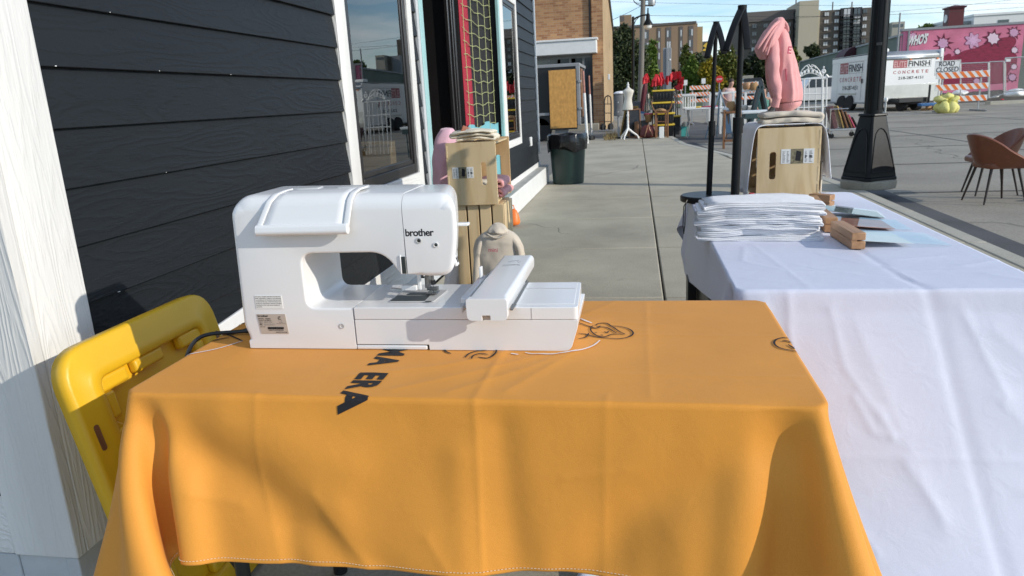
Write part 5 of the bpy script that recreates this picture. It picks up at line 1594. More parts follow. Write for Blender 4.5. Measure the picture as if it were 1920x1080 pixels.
# ------------------------------------------------------------------ trash can, lamp post
tc_ = G(1066, 343)
tc = thing('trash_can', 'dark green round trash can with a black bag liner on the pavement', 'trash can', tc_)
MB().lathe([(.215, 0), (.225, .01), (.262, .60), (.268, .62), (.275, .622), (.275, .65), (.255, .65), (.25, .55)], tc_, n=40).build('can_body', M('dark_green_plastic', (.010, .030, .026), .42, var=.12, vscale=4), tc, angle=30)
bagp = [(.282, .50), (.290, .56), (.288, .63), (.283, .685), (.276, .70), (.262, .69), (.250, .60), (.24, .5)]
bg = MB().lathe(bagp, tc_, n=64)
for i, p in enumerate(bg.v):
    a = math.atan2(p[1] - tc_.y, p[0] - tc_.x); low_ = (p[2] < .52)
    k = 1 + .02 * math.sin(9 * a + p[2] * 20) + .015 * math.sin(23 * a)
    bg.v[i] = (tc_.x + (p[0] - tc_.x) * k, tc_.y + (p[1] - tc_.y) * k, p[2] + (.035 * math.sin(3 * a + 1) + .02 * math.sin(7 * a) if low_ else .012 * math.sin(5 * a)))
bg.wobble(.008, 16).build('bag_liner', m_blackbag, tc)
MB().lathe([(.245, 0), (.2, -.02), (.1, -.05), (.01, -.06)], (tc_.x, tc_.y, .62), n=32).wobble(.02, 9).build('bag_bottom', m_blackbag, tc)

lpx = G(1627, 351)
lp_ = thing('lamp_post', 'thick black lamp post with flared pyramid base on a round concrete footing', 'lamp post', lpx)
MB().lathe([(.30, 0), (.305, .07), (.295, .095), (.26, .10)], lpx, n=40).build('footing', m_foot, lp_, bevel=.008, angle=30)
def frus(z0, z1, h0, h1, ch=.22, rz=R_(28)):
    mb = MB(); rows = []
    for z, h in ((z0, h0), (z1, h1)):
        c = h * ch
        pts = [(h, -h + c), (h, h - c), (h - c, h), (-h + c, h), (-h, h - c), (-h, -h + c), (-h + c, -h), (h - c, -h)]
        rows.append([(lpx.x + x * math.cos(rz) - y * math.sin(rz), lpx.y + x * math.sin(rz) + y * math.cos(rz), z) for x, y in pts])
    mb.add(rows[0] + rows[1], [tuple(reversed(range(8))), tuple(range(8, 16))] + [(i, (i + 1) % 8, (i + 1) % 8 + 8, i + 8) for i in range(8)])
    return mb
pb = frus(.101, .135, .238, .234)
q_ = frus(.1355, .83, .222, .108, .16); pb.add(q_.v, q_.f)
q_ = frus(.8305, .86, .125, .118, .2); pb.add(q_.v, q_.f)
base = pb.build('post_base', m_black, lp_, bevel=.008, seg=2)
for k in range(4):
    a = R_(28) - math.pi / 2 + k * math.pi / 2
    nx, ny = math.cos(a), math.sin(a); tx, ty = -ny, nx
    def bp_(s, z):
        h = .222 + (.108 - .222) * (z - .1355) / .695
        return (lpx.x + nx * (h + .002) + tx * s, lpx.y + ny * (h + .002) + ty * s, z)
    pts = [bp_(-.17, .20), bp_(-.10, .55), bp_(-.075, .63), bp_(-.04, .675), bp_(0, .69), bp_(.04, .675), bp_(.075, .63), bp_(.10, .55), bp_(.17, .20), bp_(-.17, .20)]
    MB().tube(pts, .007, 6).build('arch_moulding', m_black, base)
pole = MB().lathe([(.100, 0), (.1, .05), (.085, 3.6), (.08, 3.65), (.09, 3.66), (.09, 3.74), (.02, 3.76)], (lpx.x, lpx.y, .86), n=16).build('pole', m_black, lp_, angle=25)
# fluting
for k in range(8):
    a = k * math.pi / 4 + .2
    MB().bar((lpx.x + .098 * math.cos(a), lpx.y + .098 * math.sin(a), .90), (lpx.x + .086 * math.cos(a), lpx.y + .086 * math.sin(a), 4.3), .016, .012, up=(math.cos(a), math.sin(a), 0)).build('flute', m_black, lp_, bevel=.003)
hp_ = MB().obox(lpx + Vector((-.02, -.098, 1.62)), (.06, .012, .035)).build('tag_plate', m_black_plastic, lp_, bevel=.003)
MB().lathe([(.06, 0), (.17, .10), (.20, .30), (.12, .55), (.03, .62)], (lpx.x, lpx.y, 4.62), n=20).build('lantern', m_white_sheet, lp_)
MB().lathe([(.02, 0), (.24, .02), (.16, .12), (.03, .18)], (lpx.x, lpx.y, 5.24), n=20).build('lantern_cap', m_black, lp_)
# ------------------------------------------------------------------ leather chairs and round table at the right


def leather_chair():
    t = thing('leather_chair', 'brown leather armchair', 'chair', (0, 0, 0), 'brown leather armchairs by the round table')
    # shell: sits open towards +x, back at -x
    rows = []
    for i in range(25):
        th = R_(180) + R_(-128 + 256 * i / 24)          # around the back
        k = abs(i - 12) / 12
        top = .80 - .20 * min(1, k / .62) ** 2.2 - (.16 * max(0, (k - .62) / .38) ** 1.3)
        row = []
        for j in range(9):
            q = j / 8
            r = .17 + .105 * q ** .55 + .035 * q * q
            z = .43 + (top - .43) * q ** 1.25
            pl = 1 - .012 * math.sin(i * 2.2) * (1 if 8 < i < 16 and 2 < j < 8 else 0)
            row.append((r * 1.02 * math.cos(th) * pl + .02, r * 1.08 * math.sin(th) * pl, z))
        rows.append(row)
    MB().grid(rows).build('shell', m_leather, t, solid=.035, bevel=.006, sub=1, clean=False, soff=1.0)
    se = [(-.2, -.19), (.20, -.24), (.27, -.16), (.27, .16), (.20, .24), (-.2, .19)]
    MB().prism(rounded(se, .07, 6), .40, .47, 'xy').build('seat', m_leather, t, bevel=.022, seg=4)
    for sx, sy in ((-1, -1), (-1, 1), (1, -1), (1, 1)):
        MB().cyl((sx * .15, sy * .15, .41), (sx * .235, sy * .22, .002), .017, .010, 12).build('leg', m_darkleg, t)
    return t


ch = leather_chair()
c1 = L(1866, 381)
ch['label'] = 'front brown leather armchair turned right towards the round table'
place(ch, (c1.x + .02, c1.y + .10, -.118), R_(8))
ch.scale = (.93, .93, .93)
c2 = copy_tree(ch); c2['label'] = 'rear brown leather armchair turned left, behind the front one'
place(c2, (c1.x + .24, c1.y + .72, -.118), R_(178))
t = thing('cafe_table', 'round wooden topped cafe table on a chrome foot cut by the right edge', 'table', (c1.x + .66, c1.y + .20, -.118))
o_ = ROOT[t.name]
MB().lathe([(.32, 0), (.335, .006), (.335, .030), (.33, .034)], (o_.x, o_.y, .612), n=48).build('table_top', m_blockwood, t, angle=30)
MB().lathe([(.03, 0), (.03, .73)], (o_.x, o_.y, -.115), n=16).build('column', m_chrome, t)
for k in range(4):
    a = R_(200) + k * math.pi / 2
    MB().bar((o_.x, o_.y, -.075), (o_.x + .36 * math.cos(a), o_.y + .36 * math.sin(a), -.095), .05, .02).build('foot', m_chrome, t, bevel=.006)

# ------------------------------------------------------------------ brick building with storefront, trailer and poles


def brick_mat(name, c1, c2, mortar, scale, rot=False, bump=.3):
    m, n, l, b = newmat(name)
    b.inputs['Roughness'].default_value = .85
    geo = n.new('ShaderNodeNewGeometry'); sp = n.new('ShaderNodeSeparateXYZ'); cb_ = n.new('ShaderNodeCombineXYZ')
    l.new(geo.outputs['Position'], sp.inputs[0])
    l.new(sp.outputs['Y' if rot else 'X'], cb_.inputs[0]); l.new(sp.outputs['Z'], cb_.inputs[1])
    br = n.new('ShaderNodeTexBrick')
    br.inputs['Scale'].default_value = scale; br.inputs['Mortar Size'].default_value = .012
    br.inputs['Brick Width'].default_value = .5 * 1.0; br.inputs['Row Height'].default_value = .17
    br.inputs['Color1'].default_value = (*c1, 1); br.inputs['Color2'].default_value = (*c2, 1); br.inputs['Mortar'].default_value = (*mortar, 1)
    br.inputs['Bias'].default_value = -.1
    l.new(cb_.outputs[0], br.inputs['Vector'])
    no = n.new('ShaderNodeTexNoise'); no.inputs['Scale'].default_value = 1.1; no.inputs['Detail'].default_value = 6; l.new(geo.outputs['Position'], no.inputs['Vector'])
    mr = n.new('ShaderNodeMapRange'); mr.inputs[1].default_value = .3; mr.inputs[2].default_value = .7; mr.inputs[3].default_value = .82; mr.inputs[4].default_value = 1.15
    l.new(no.outputs['Fac'], mr.inputs[0])
    mx = n.new('ShaderNodeMix'); mx.data_type = 'RGBA'; mx.blend_type = 'MULTIPLY'; mx.inputs[0].default_value = 1
    l.new(br.outputs['Color'], mx.inputs[6]); l.new(mr.outputs[0], mx.inputs[7]); l.new(mx.outputs[2], b.inputs['Base Color'])
    bp = n.new('ShaderNodeBump'); bp.inputs['Strength'].default_value = bump; bp.inputs['Distance'].default_value = .01
    iv = n.new('ShaderNodeMath'); iv.operation = 'SUBTRACT'; iv.inputs[0].default_value = 1; l.new(br.outputs['Fac'], iv.inputs[1]); l.new(iv.outputs[0], bp.inputs['Height'])
    l.new(bp.outputs[0], b.inputs['Normal'])
    return m


m_brick = brick_mat('tan_brick', (.44, .24, .11), (.27, .115, .05), (.36, .28, .19), 2.2)
m_brick_side = brick_mat('sunlit_brick', (.42, .29, .15), (.36, .24, .12), (.38, .30, .20), 2.2, rot=True)  # same building's brick, paler: sunlight on the side wall painted into the colour
YB_ = 28.0
cR = W(1132, 150, YB_).x
xL = -9.0
xp = W(1112, 150, YB_).x
bb = thing('brick_building', 'tan brick one storey building with white fascia and dark storefront', 'building', (-5, 30, 0))
zfb, zft = W(1060, 104, YB_).z, W(1060, 80, YB_).z
hi = 6.3
mb = MB().box(xL, xp - .001, YB_, YB_ + .3, zft - .3, hi).build('wall', m_brick, bb, smooth=False)
MB().box(xp, cR, YB_ - .12, YB_ + .4, -.1, hi).build('pier', m_brick, bb, smooth=False)
MB().add([(cR + .005, YB_ - .121, -.1), (cR + .005, 39.5, -.1), (cR + .005, 39.5, 4.3), (cR + .005, YB_ - .121, hi), (xL, YB_ + .4, -.1), (xL, 39.5, -.1), (xL, 39.5, 4.3), (xL, YB_ + .4, hi)],
         [(0, 1, 2, 3), (7, 6, 5, 4), (3, 2, 6, 7), (1, 5, 6, 2)]).build('side_wall', m_brick_side, bb, smooth=False)
MB().box(xp - .10, xp - .05, YB_ - .06, YB_ - .001, zft, hi).build('downpipe', m_black_plastic, bb)
MB().bar((cR + .03, YB_ - .15, hi + .02), (cR + .03, 39.6, 4.34), .12, .10).build('roof_edge', m_black_plastic, bb)
MB().box(xL, W(1119, 90, YB_ - .5).x, YB_ - .75, YB_ - .001, zfb, zft).build('fascia', m_white_paint, bb, bevel=.02)
MB().box(xL, W(1119, 90, YB_ - .5).x + .04, YB_ - .80, YB_ - .001, zft + .002, zft + .07).build('fascia_cap', m_white_paint, bb, bevel=.01)
zt = W(1060, 113, YB_).z; zb = W(1060, 217, YB_).z
MB().box(xL, xp - .002, YB_ + .05, YB_ + .12, -.1, zfb + .02).build('storefront_glass', m_glass_far, bb, smooth=False)
sf = MB(); 
for px in (1032, 1070, 1095): sf.box(W(px, 150, YB_).x - .04, W(px, 150, YB_).x + .04, YB_ + .0, YB_ + .049, 0, zfb)
sf.box(xL, xp - .003, YB_ + .001, YB_ + .048, zfb - .12, zfb)
sf.build('mullion', m_grey_metal, bb)
for px in (1034, 1062, 1085): 
    q = W(px, 112, YB_ + .02); MB().box(q.x - .33, q.x + .33, YB_ + .03, YB_ + .047, q.z - .35, q.z + .14).build('transom_pane', m_glass_far, bb, smooth=False)
MB().box(xL, xp + .2, YB_ - .5, YB_ - .13, -.02, .22).build('sill_step', m_foot, bb, bevel=.02)
MB().box(xp + .55, xp + .62, YB_ - .2, YB_ - .121, 1.75, 1.95).build('wall_lamp', m_white_paint, bb, bevel=.01)

# black cargo trailer with a plywood panel on its back
YT = 21.5
tx0, tx1 = W(985, 180, YT).x, W(1086, 180, YT).x
zt0, zt1 = W(1060, 241, YT).z, W(1060, 121, YT).z
tr = thing('cargo_trailer', 'black enclosed cargo trailer with an orange plywood panel on its rear', 'trailer', ((tx0 + tx1) / 2, YT + 1, 0))
MB().box(tx0 - 1.0, tx1 - .02, YT + .05, YT + 2.6, .42, zt1 - .03).build('trailer_body', m_black_plastic, tr, bevel=.03)
MB().box(tx0 - 1.0, tx1 + .03, YT + .02, YT + 2.65, zt1 - .06, zt1 + .03).build('roof_rail', m_grey_metal, tr, bevel=.012)
MB().box(tx1 - .085, tx1 + .03, YT, YT + .12, zt0 + .08, zt1 - .06).build('rear_post', m_grey_metal, tr, bevel=.012)
ppx0, ppx1 = W(1030, 180, YT - .06).x, W(1080, 180, YT - .06).x
MB().box(ppx0, ppx1, YT - .06, YT - .035, W(1055, 240, YT).z, W(1055, 131, YT).z).build('plywood_panel', m_plywood, tr, bevel=.004)
MB().box(ppx0 - .02, ppx1 + .02, YT - .034, YT + .0, W(1055, 243, YT).z, W(1055, 130, YT).z).build('panel_backing', m_black_plastic, tr)
for z in (.85, 1.6): MB().box(tx1 - .02, tx1 + .07, YT - .03, YT + .02, z, z + .06).build('hinge', m_galv, tr, bevel=.006)
MB().box(tx1 + .005, tx1 + .06, YT + .25, YT + .9, zt0 + .3, zt1 - .12).build('side_ramp', m_brownwood, tr, bevel=.01)
m_rim = M('grey_wheel_rim', (.30, .30, .30), .4, var=.1)
def wheel(c, r, w, ax, par, name='wheel'):
    """ax: unit vector of the axle"""
    ax = Vector(ax).normalized(); u = ax.cross(Vector((0, 0, 1))).normalized(); v = Vector((0, 0, 1))
    def lath(prof, n=28):
        mb = MB(); k0 = 0
        for rr, h in prof:
            for j in range(n):
                t_ = 2 * math.pi * j / n
                mb.v.append(tuple(Vector(c) + ax * h + u * (rr * math.cos(t_)) + v * (rr * math.sin(t_))))
        for i in range(len(prof) - 1):
            for j in range(n):
                q = i * n; j2 = (j + 1) % n
                mb.f.append((q + j, q + j2, q + n + j2, q + n + j))
        mb.f.append(tuple(range(n))); mb.f.append(tuple((len(prof) - 1) * n + j for j in range(n)))
        return mb
    w_ = lath([(r * .66, -w / 2), (r * .93, -w / 2), (r, -w * .32), (r, w * .32), (r * .93, w / 2), (r * .66, w / 2)]).build(name, m_tyre, par)
    lath([(r * .66, -w * .36), (r * .66, w * .44), (r * .56, w * .46), (r * .5, w * .30), (r * .2, w * .36), (r * .14, w * .48), (.01, w * .48)]).build('rim', m_rim, w_)
    return w_
wc = W(1016, 246, YT + .3)
wheel((wc.x - .02, YT + .16, .34), .34, .22, (.0, -1, 0), tr)
MB().box(wc.x - .5, wc.x + .45, YT + .0, YT + .05, .72, .80).build('wheel_arch', m_grey_metal, tr, bevel=.01)
MB().cyl((W(1062, 245, YT).x, YT + .3, .0), (W(1062, 245, YT).x, YT + .3, .45), .04).box(W(1040, 245, YT).x, W(1065, 245, YT).x, YT + .1, YT + .2, .2, .3).build('rear_support', m_grey_metal, tr)
for i, (px0, py0, px1, py1, y, lab) in enumerate(((1101, 249, 1093, 133, 19.6, 'nearer white marker pole with red top leaning by the trailer'), (1109, 238, 1104, 142, 22.8, 'farther white marker pole with red top standing by the storefront'))):
    a, b_ = W(px0, py0, y), W(px1, py1, y); a.z = .0
    t = thing('marker_pole', lab, 'pole', a, 'white marker poles')
    m1 = a.lerp(b_, .70)
    MB().tube([a, m1], .036, 10).build('pole_shaft', m_white_metal, t)
    MB().tube([m1, b_], .030, 10).build('reflective_top', M('faded_red', (.36, .16, .12), .6, var=.4, vscale=10, stretch=(1, 1, 2)), t)
o = MB().obox(G(1148, 243) + Vector((-1.2, 2.2, .05)), (1.5, .5, .12)).build('drain_grate', m_black_plastic, None, bevel=.01); tag(o, 'dark flat grate on the ground before the storefront', 'grate')
o = MB().loft([(*G(1108, 262)[:2], .0, .12, .2), (*G(1108, 262)[:2], .12, .12, .2)], 12).build('rubber_block', m_black_plastic, None, bevel=.02); tag(o, 'small black rubber block behind the trash can', 'block')

# hand truck
h0 = G(1139, 245)
ht = thing('hand_truck', 'black two wheeled hand truck standing at the brick corner', 'hand truck', h0)
y = h0.y
def pw(px, py, dy=0): q = W(px, py, y + dy); return q
MB().tube([pw(1134, 244), pw(1133, 190), pw(1135, 182), pw(1140, 179), pw(1145, 182), pw(1146, 190), pw(1146, 244)], .022, 8).build('frame', m_black_plastic, ht)
bars = MB()
for py in (195, 212, 228): bars.tube([pw(1133, py), pw(1146, py)], .014, 6)
bars.tube([pw(1139.5, 180), pw(1139.5, 196)], .012, 6)
bars.build('cross_bar', m_black_plastic, ht)
for px in (1131, 1145):
    c = pw(px, 242); wheel((c.x, y - .05, .13), .125, .09, (.8, -.5, 0), ht)
MB().box(h0.x - .2, h0.x + .25, y - .35, y - .1, .02, .035).build('toe_plate', m_grey_metal, ht)

# ------------------------------------------------------------------ dress forms, frames, boxes, totes at the end of the pavement
def form(name, label, px, pybase, y, rings, mat, tripod_mat, neck=None, fold=0):
    c = G(px, pybase); c = Vector((W(px, pybase, y).x, y, 0))
    t = thing('dress_form', label, 'dress form', c, 'dress forms on stands')
    rr = []
    for (py, xl, xr) in rings:
        a, b_ = W(xl, py, y), W(xr, py, y)
        rr.append(((a.x + b_.x) / 2, y, (a.z + b_.z) / 2, (b_.x - a.x) / 2, (b_.x - a.x) / 2 * .68))
    MB().loft(densify(rr, 3), 28).build('torso', mat, t, sub=1)
    return t, c
t, c = form('dress_form', 'cream dress form with a finial neck on a white wooden tripod', 1178, 258, 20.6, ((207, 1168, 1186), (204, 1167, 1187), (196, 1168, 1186), (186, 1171, 1184), (180, 1170, 1186), (174, 1167.5, 1188), (170, 1167, 1189), (168, 1170, 1186), (166, 1174, 1182), (163, 1175.5, 1180)), m_creamform, m_white_metal)
yq = 20.6
q0 = W(1177.5, 164, yq)
MB().lathe([(.036, 0), (.034, .02), (.02, .035), (.034, .055), (.034, .085), (.016, .10), (.02, .125), (.008, .14)], q0, n=16).build('finial', m_white_metal, t)
qa = W(1177, 206, yq)
MB().lathe([(.022, 0), (.022, -.12), (.035, -.14), (.022, -.18), (.028, -.45), (.035, -.48)], qa, n=14).build('post', m_white_metal, t)
for k in range(3):
    a = R_(250) + k * 2.094
    MB().tube([(qa.x, yq, .30), (qa.x + .12 * math.cos(a), yq + .12 * math.sin(a), .20), (qa.x + .26 * math.cos(a), yq + .26 * math.sin(a), .10), (qa.x + .30 * math.cos(a), yq + .30 * math.sin(a), .015)], [.03, .026, .02, .022], 8).build('foot', m_white_metal, t)
t, c = form('dress_form', 'dark grey fabric dress form with white shoulder cloth beside the cream one', 1160, 252, 21.4, ((218, 1151, 1167), (216, 1150, 1168), (208, 1150.5, 1168), (205, 1152, 1166.5), (198, 1151, 1168), (188, 1150, 1169), (180, 1150.5, 1169), (176, 1153, 1168), (173, 1156, 1166)), m_greyfabric, m_black)
MB().cyl((c.x, 21.4, .05), (c.x, 21.4, .75), .03).build('post', m_grey_metal, t)
MB().bar((c.x - .3, 21.35, .02), (c.x + .3, 21.45, .02), .06, .04).bar((c.x, 21.1, .02), (c.x, 21.7, .02), .06, .04).build('foot', m_black, t)
q = W(1160, 175, 21.4)
MB().loft([(q.x + .02, 21.4, q.z - .03, .20, .15), (q.x + .03, 21.4, q.z + .03, .16, .12), (q.x + .04, 21.4, q.z + .06, .08, .06)], 20, fold=.12).wobble(.015, 10).build('shoulder_cloth', m_towel, t, sub=1)
pins = MB()
for py in (192, 210): 
    z = W(1159, py, 21.2); pins.ell((z.x, 21.24 if py == 192 else 21.25, z.z), (.012, .008, .012), 8, 5)
pins.build('button', m_white_metal, t)
t, c = form('dress_form', 'small pale grey display bust behind the frames', 1215, 240, 22.6, ((212, 1207, 1220), (205, 1208, 1220), (196, 1210, 1218), (190, 1211, 1217), (186, 1213, 1216)), m_creamform, m_black)
q = W(1214.5, 181, 22.6); MB().ell((q.x, 22.6, q.z), (.05, .06, .085), 12, 9).build('head', m_creamform, t)
MB().cyl((c.x, 22.6, -.1), (c.x, 22.6, .7), .03).build('post', m_grey_metal, t)

def frame_thing(label, p, w, h, tilt, rz, mat, inner, th=.04, bw=.06):
    t = thing('picture_frame', label, 'picture frame', p, 'picture frames leaning at the stall')
    mb = MB()
    def add(x0, x1, z0, z1, d0, d1, name, m):
        b = MB().box(x0, x1, d0, d1, z0, z1)
        out = []
        for v in b.v:
            yy = v[1] + v[2] * math.tan(tilt); zz = v[2] 
            out.append((p[0] + v[0] * math.cos(rz) - yy * math.sin(rz), p[1] + v[0] * math.sin(rz) + yy * math.cos(rz), p[2] + zz))
        b.v = out
        return b
    f = add(-w / 2, w / 2, 0, bw, 0, th, '', mat)
    for a in ((-w / 2, w / 2, h - bw, h), (-w / 2, -w / 2 + bw, bw, h - bw), (w / 2 - bw, w / 2, bw, h - bw)):
        q = add(*a, 0, th, '', mat); f.add(q.v, q.f)
    f.build('frame', mat, t, bevel=.006)
    q = add(-w / 2 + bw, w / 2 - bw, bw, h - bw, th * .5, th * .8, '', inner); q.build('picture', inner, t, smooth=False)
    return t
m_gold = M('worn_gold_frame', (.38, .25, .08), .4, metal=.4, var=.2, vscale=20)
m_darkpic = M('dark_picture', (.025, .022, .018), .25, var=.4, vscale=8)
# big frame seen edge-on leaning against the boxes
g0 = G(1172, 256); 
t = frame_thing('tall gold edged frame leaning behind the cream dress form', (g0.x + .02, g0.y + .25, .0), .62, .86, R_(14), R_(-52), m_gold, m_darkpic)
t = frame_thing('dark picture frame standing behind the tripod', (W(1191, 255, 21.3).x, 21.3, 0), .36, .80, R_(10), R_(10), m_brownwood, m_darkpic, bw=.04)
def simple_box(name, label, cat, px0, px1, py0, py1, y, depth, mat, lid=None, lidmat=None, z0=None, grp=None, base=0.0):
    a, b_ = W(px0, py1, y), W(px1, py0, y)
    zb = base if z0 is None else z0
    t = thing(name, label, cat, ((a.x + b_.x) / 2, y + depth / 2, zb), grp)
    zt_ = b_.z
    MB().box(a.x, b_.x, y, y + depth, zb + .002, zt_).build(cat.replace(' ', '_') + '_body', mat, t, bevel=.01)
    if lidmat: MB().box(a.x - .015, b_.x + .015, y - .015, y + depth + .015, zt_ + .002, zt_ + .035).build('lid', lidmat, t, bevel=.008)
    return t
simple_box('wooden_box', 'tall narrow brown wooden box standing by the red bag', 'box', 1190, 1198, 228, 257, 21.0, .3, m_brownwood)
simple_box('storage_bin', 'pale grey plastic bin behind the red bag', 'bin', 1199, 1216, 226, 246, 21.8, .35, m_greyfabric, lidmat=m_white_paint)
bk = thing('basket', 'tan wicker basket on the bin', 'basket', (W(1216, 228, 21.6).x, 21.6, .55))
q = W(1216, 229, 21.6)
MB().lathe([(.07, 0), (.085, .02), (.12, .22), (.125, .23), (.115, .23), (.08, .03)], (q.x, 21.6, q.z), n=22).build('basket_body', m_wicker, bk)
MB().lathe([(.128, .0), (.13, .02), (.12, .03)], (q.x, 21.6, q.z + .22), n=22).build('basket_rim', m_rose_print, bk)
o = simple_box('white_tub', 'white tub with blue cloth beside the basket', 'tub', 1193, 1207, 213, 228, 21.9, .3, m_white_paint, base=W(1200, 228, 21.9).z)
q = W(1201, 213, 22.0)
MB().loft([(q.x, 22.05, q.z - .10, .15, .16), (q.x, 22.05, q.z + .01, .14, .13), (q.x + .03, 22.05, q.z + .07, .06, .06)], 16, fold=.15).wobble(.03, 6).build('blue_cloth', M('blue_cloth', (.06, .16, .30), .8), o, sub=1)
rb_ = thing('red_bag', 'dark red rounded bag with tan strap on the pavement', 'bag', G(1216, 257))
q = Vector((W(1216, 257, 20.9).x, 20.9, 0)); 
MB().loft([(q.x, q.y, .003, .22, .10), (q.x, q.y, .06, .235, .12), (q.x, q.y, .22, .225, .11), (q.x, q.y, .33, .17, .08), (q.x, q.y, .36, .10, .04)], 24).build('bag_body', M('dark_red_leather', (.12, .02, .016), .5, var=.15), rb_, sub=1)
MB().tube([W(1209, 256, 20.75), W(1213, 242, 20.75), W(1215.5, 232, 20.8), W(1218, 242, 20.75), W(1224, 255, 20.75)], .012, 6).build('strap', m_blockwood, rb_)

def tote(label, px0, px1, py0, py1, y, zb, taper=.88):
    a, b_ = W(px0, py1, y), W(px1, py0, y)
    t = thing('storage_tote', label, 'tote', ((a.x + b_.x) / 2, y + .25, zb), 'black totes with yellow lids')
    zt_ = b_.z; xm = (a.x + b_.x) / 2; hw = (b_.x - a.x) / 2
    MB().add([(xm - hw * taper, y + .03, zb + .003), (xm + hw * taper, y + .03, zb + .003), (xm + hw * taper, y + .47, zb + .003), (xm - hw * taper, y + .47, zb + .003),
              (xm - hw, y, zt_ - .05), (xm + hw, y, zt_ - .05), (xm + hw, y + .5, zt_ - .05), (xm - hw, y + .5, zt_ - .05)],
             [(3, 2, 1, 0), (4, 5, 6, 7), (0, 1, 5, 4), (1, 2, 6, 5), (2, 3, 7, 6), (3, 0, 4, 7)]).build('tote_body', m_black_plastic, t, bevel=.02)
    rib = MB()
    for k in range(5):
        x = xm - hw * .6 + hw * 1.2 * k / 4
        rib.box(x - .012, x + .012, y - .003, y + .03, zb + .08, zt_ - .09)
    rib.build('rib', m_black_plastic, t, bevel=.004)
    MB().box(xm - hw - .02, xm + hw + .02, y - .02, y + .52, zt_ - .048, zt_).build('lid', m_yellow2, t, bevel=.012)
    return zt_
yt = 21.4
zb = .0
z1_ = tote('lowest black tote with yellow lid in the stack behind the wooden chair', 1226, 1264, 232, 252, yt, 0)
z2_ = tote('second tote from the ground in the stack behind the wooden chair', 1226, 1264, 210.5, 232, yt, z1_)
z3_ = tote('second tote from the top under the red canopies', 1223, 1263, 190, 210, yt, z2_)
z4_ = tote('topmost black tote with yellow lid under the red canopies', 1224, 1264, 167, 190, yt, z3_)
zz = tote('separate small black tote with yellow lid right of the stack', 1263, 1276, 216, 236, 22.6, -.11)
# wooden chair before the totes
wc_ = thing('wooden_chair', 'brown wooden chair with curved arms in front of the black totes', 'chair', (W(1240, 252, 20.8).x, 20.9, 0))
y = 20.8
for px, dy in ((1229, 0), (1252, 0), (1232, .4), (1249, .4)):
    b0 = W(px, 254, y); MB().tube([(W(px, 205, y).x, y + dy, W(px, 206, y).z), (b0.x, y + dy, .003)], .022, 8).build('leg', m_brownwood, wc_)
a, b_ = W(1227, 212, y), W(1254, 208, y)
MB().box(a.x, b_.x, y - .03, y + .42, a.z - .02, a.z + .02).build('seat', m_brownwood, wc_, bevel=.01)
MB().tube([W(1254, 208, y), W(1258, 200, y), W(1260, 190, y)], .018, 8).tube([W(1227, 208, y), W(1223, 200, y), W(1221, 190, y)], .018, 8).build('arm', m_brownwood, wc_)
MB().bar(W(1230, 228, y), W(1252, 228, y), .025).bar(W(1230, 245, y), W(1252, 245, y), .025).build('stretcher', m_brownwood, wc_)
o = MB().loft([(W(1238, 206, y).x, y + .2, a.z + .022, .2, .15), (W(1238, 204, y).x, y + .2, a.z + .08, .15, .1), (W(1240, 203, y).x, y + .2, a.z + .11, .05, .04)], 16, fold=.2).wobble(.03, 7).build('folded_bag', m_wicker, None, sub=1)
tag(o, 'brown slumped bag lying on the wooden chair seat', 'bag')
simple_box('white_box', 'small white box with dark print at the foot of the chair', 'box', 1236, 1245, 238, 256, 20.5, .18, m_paper)
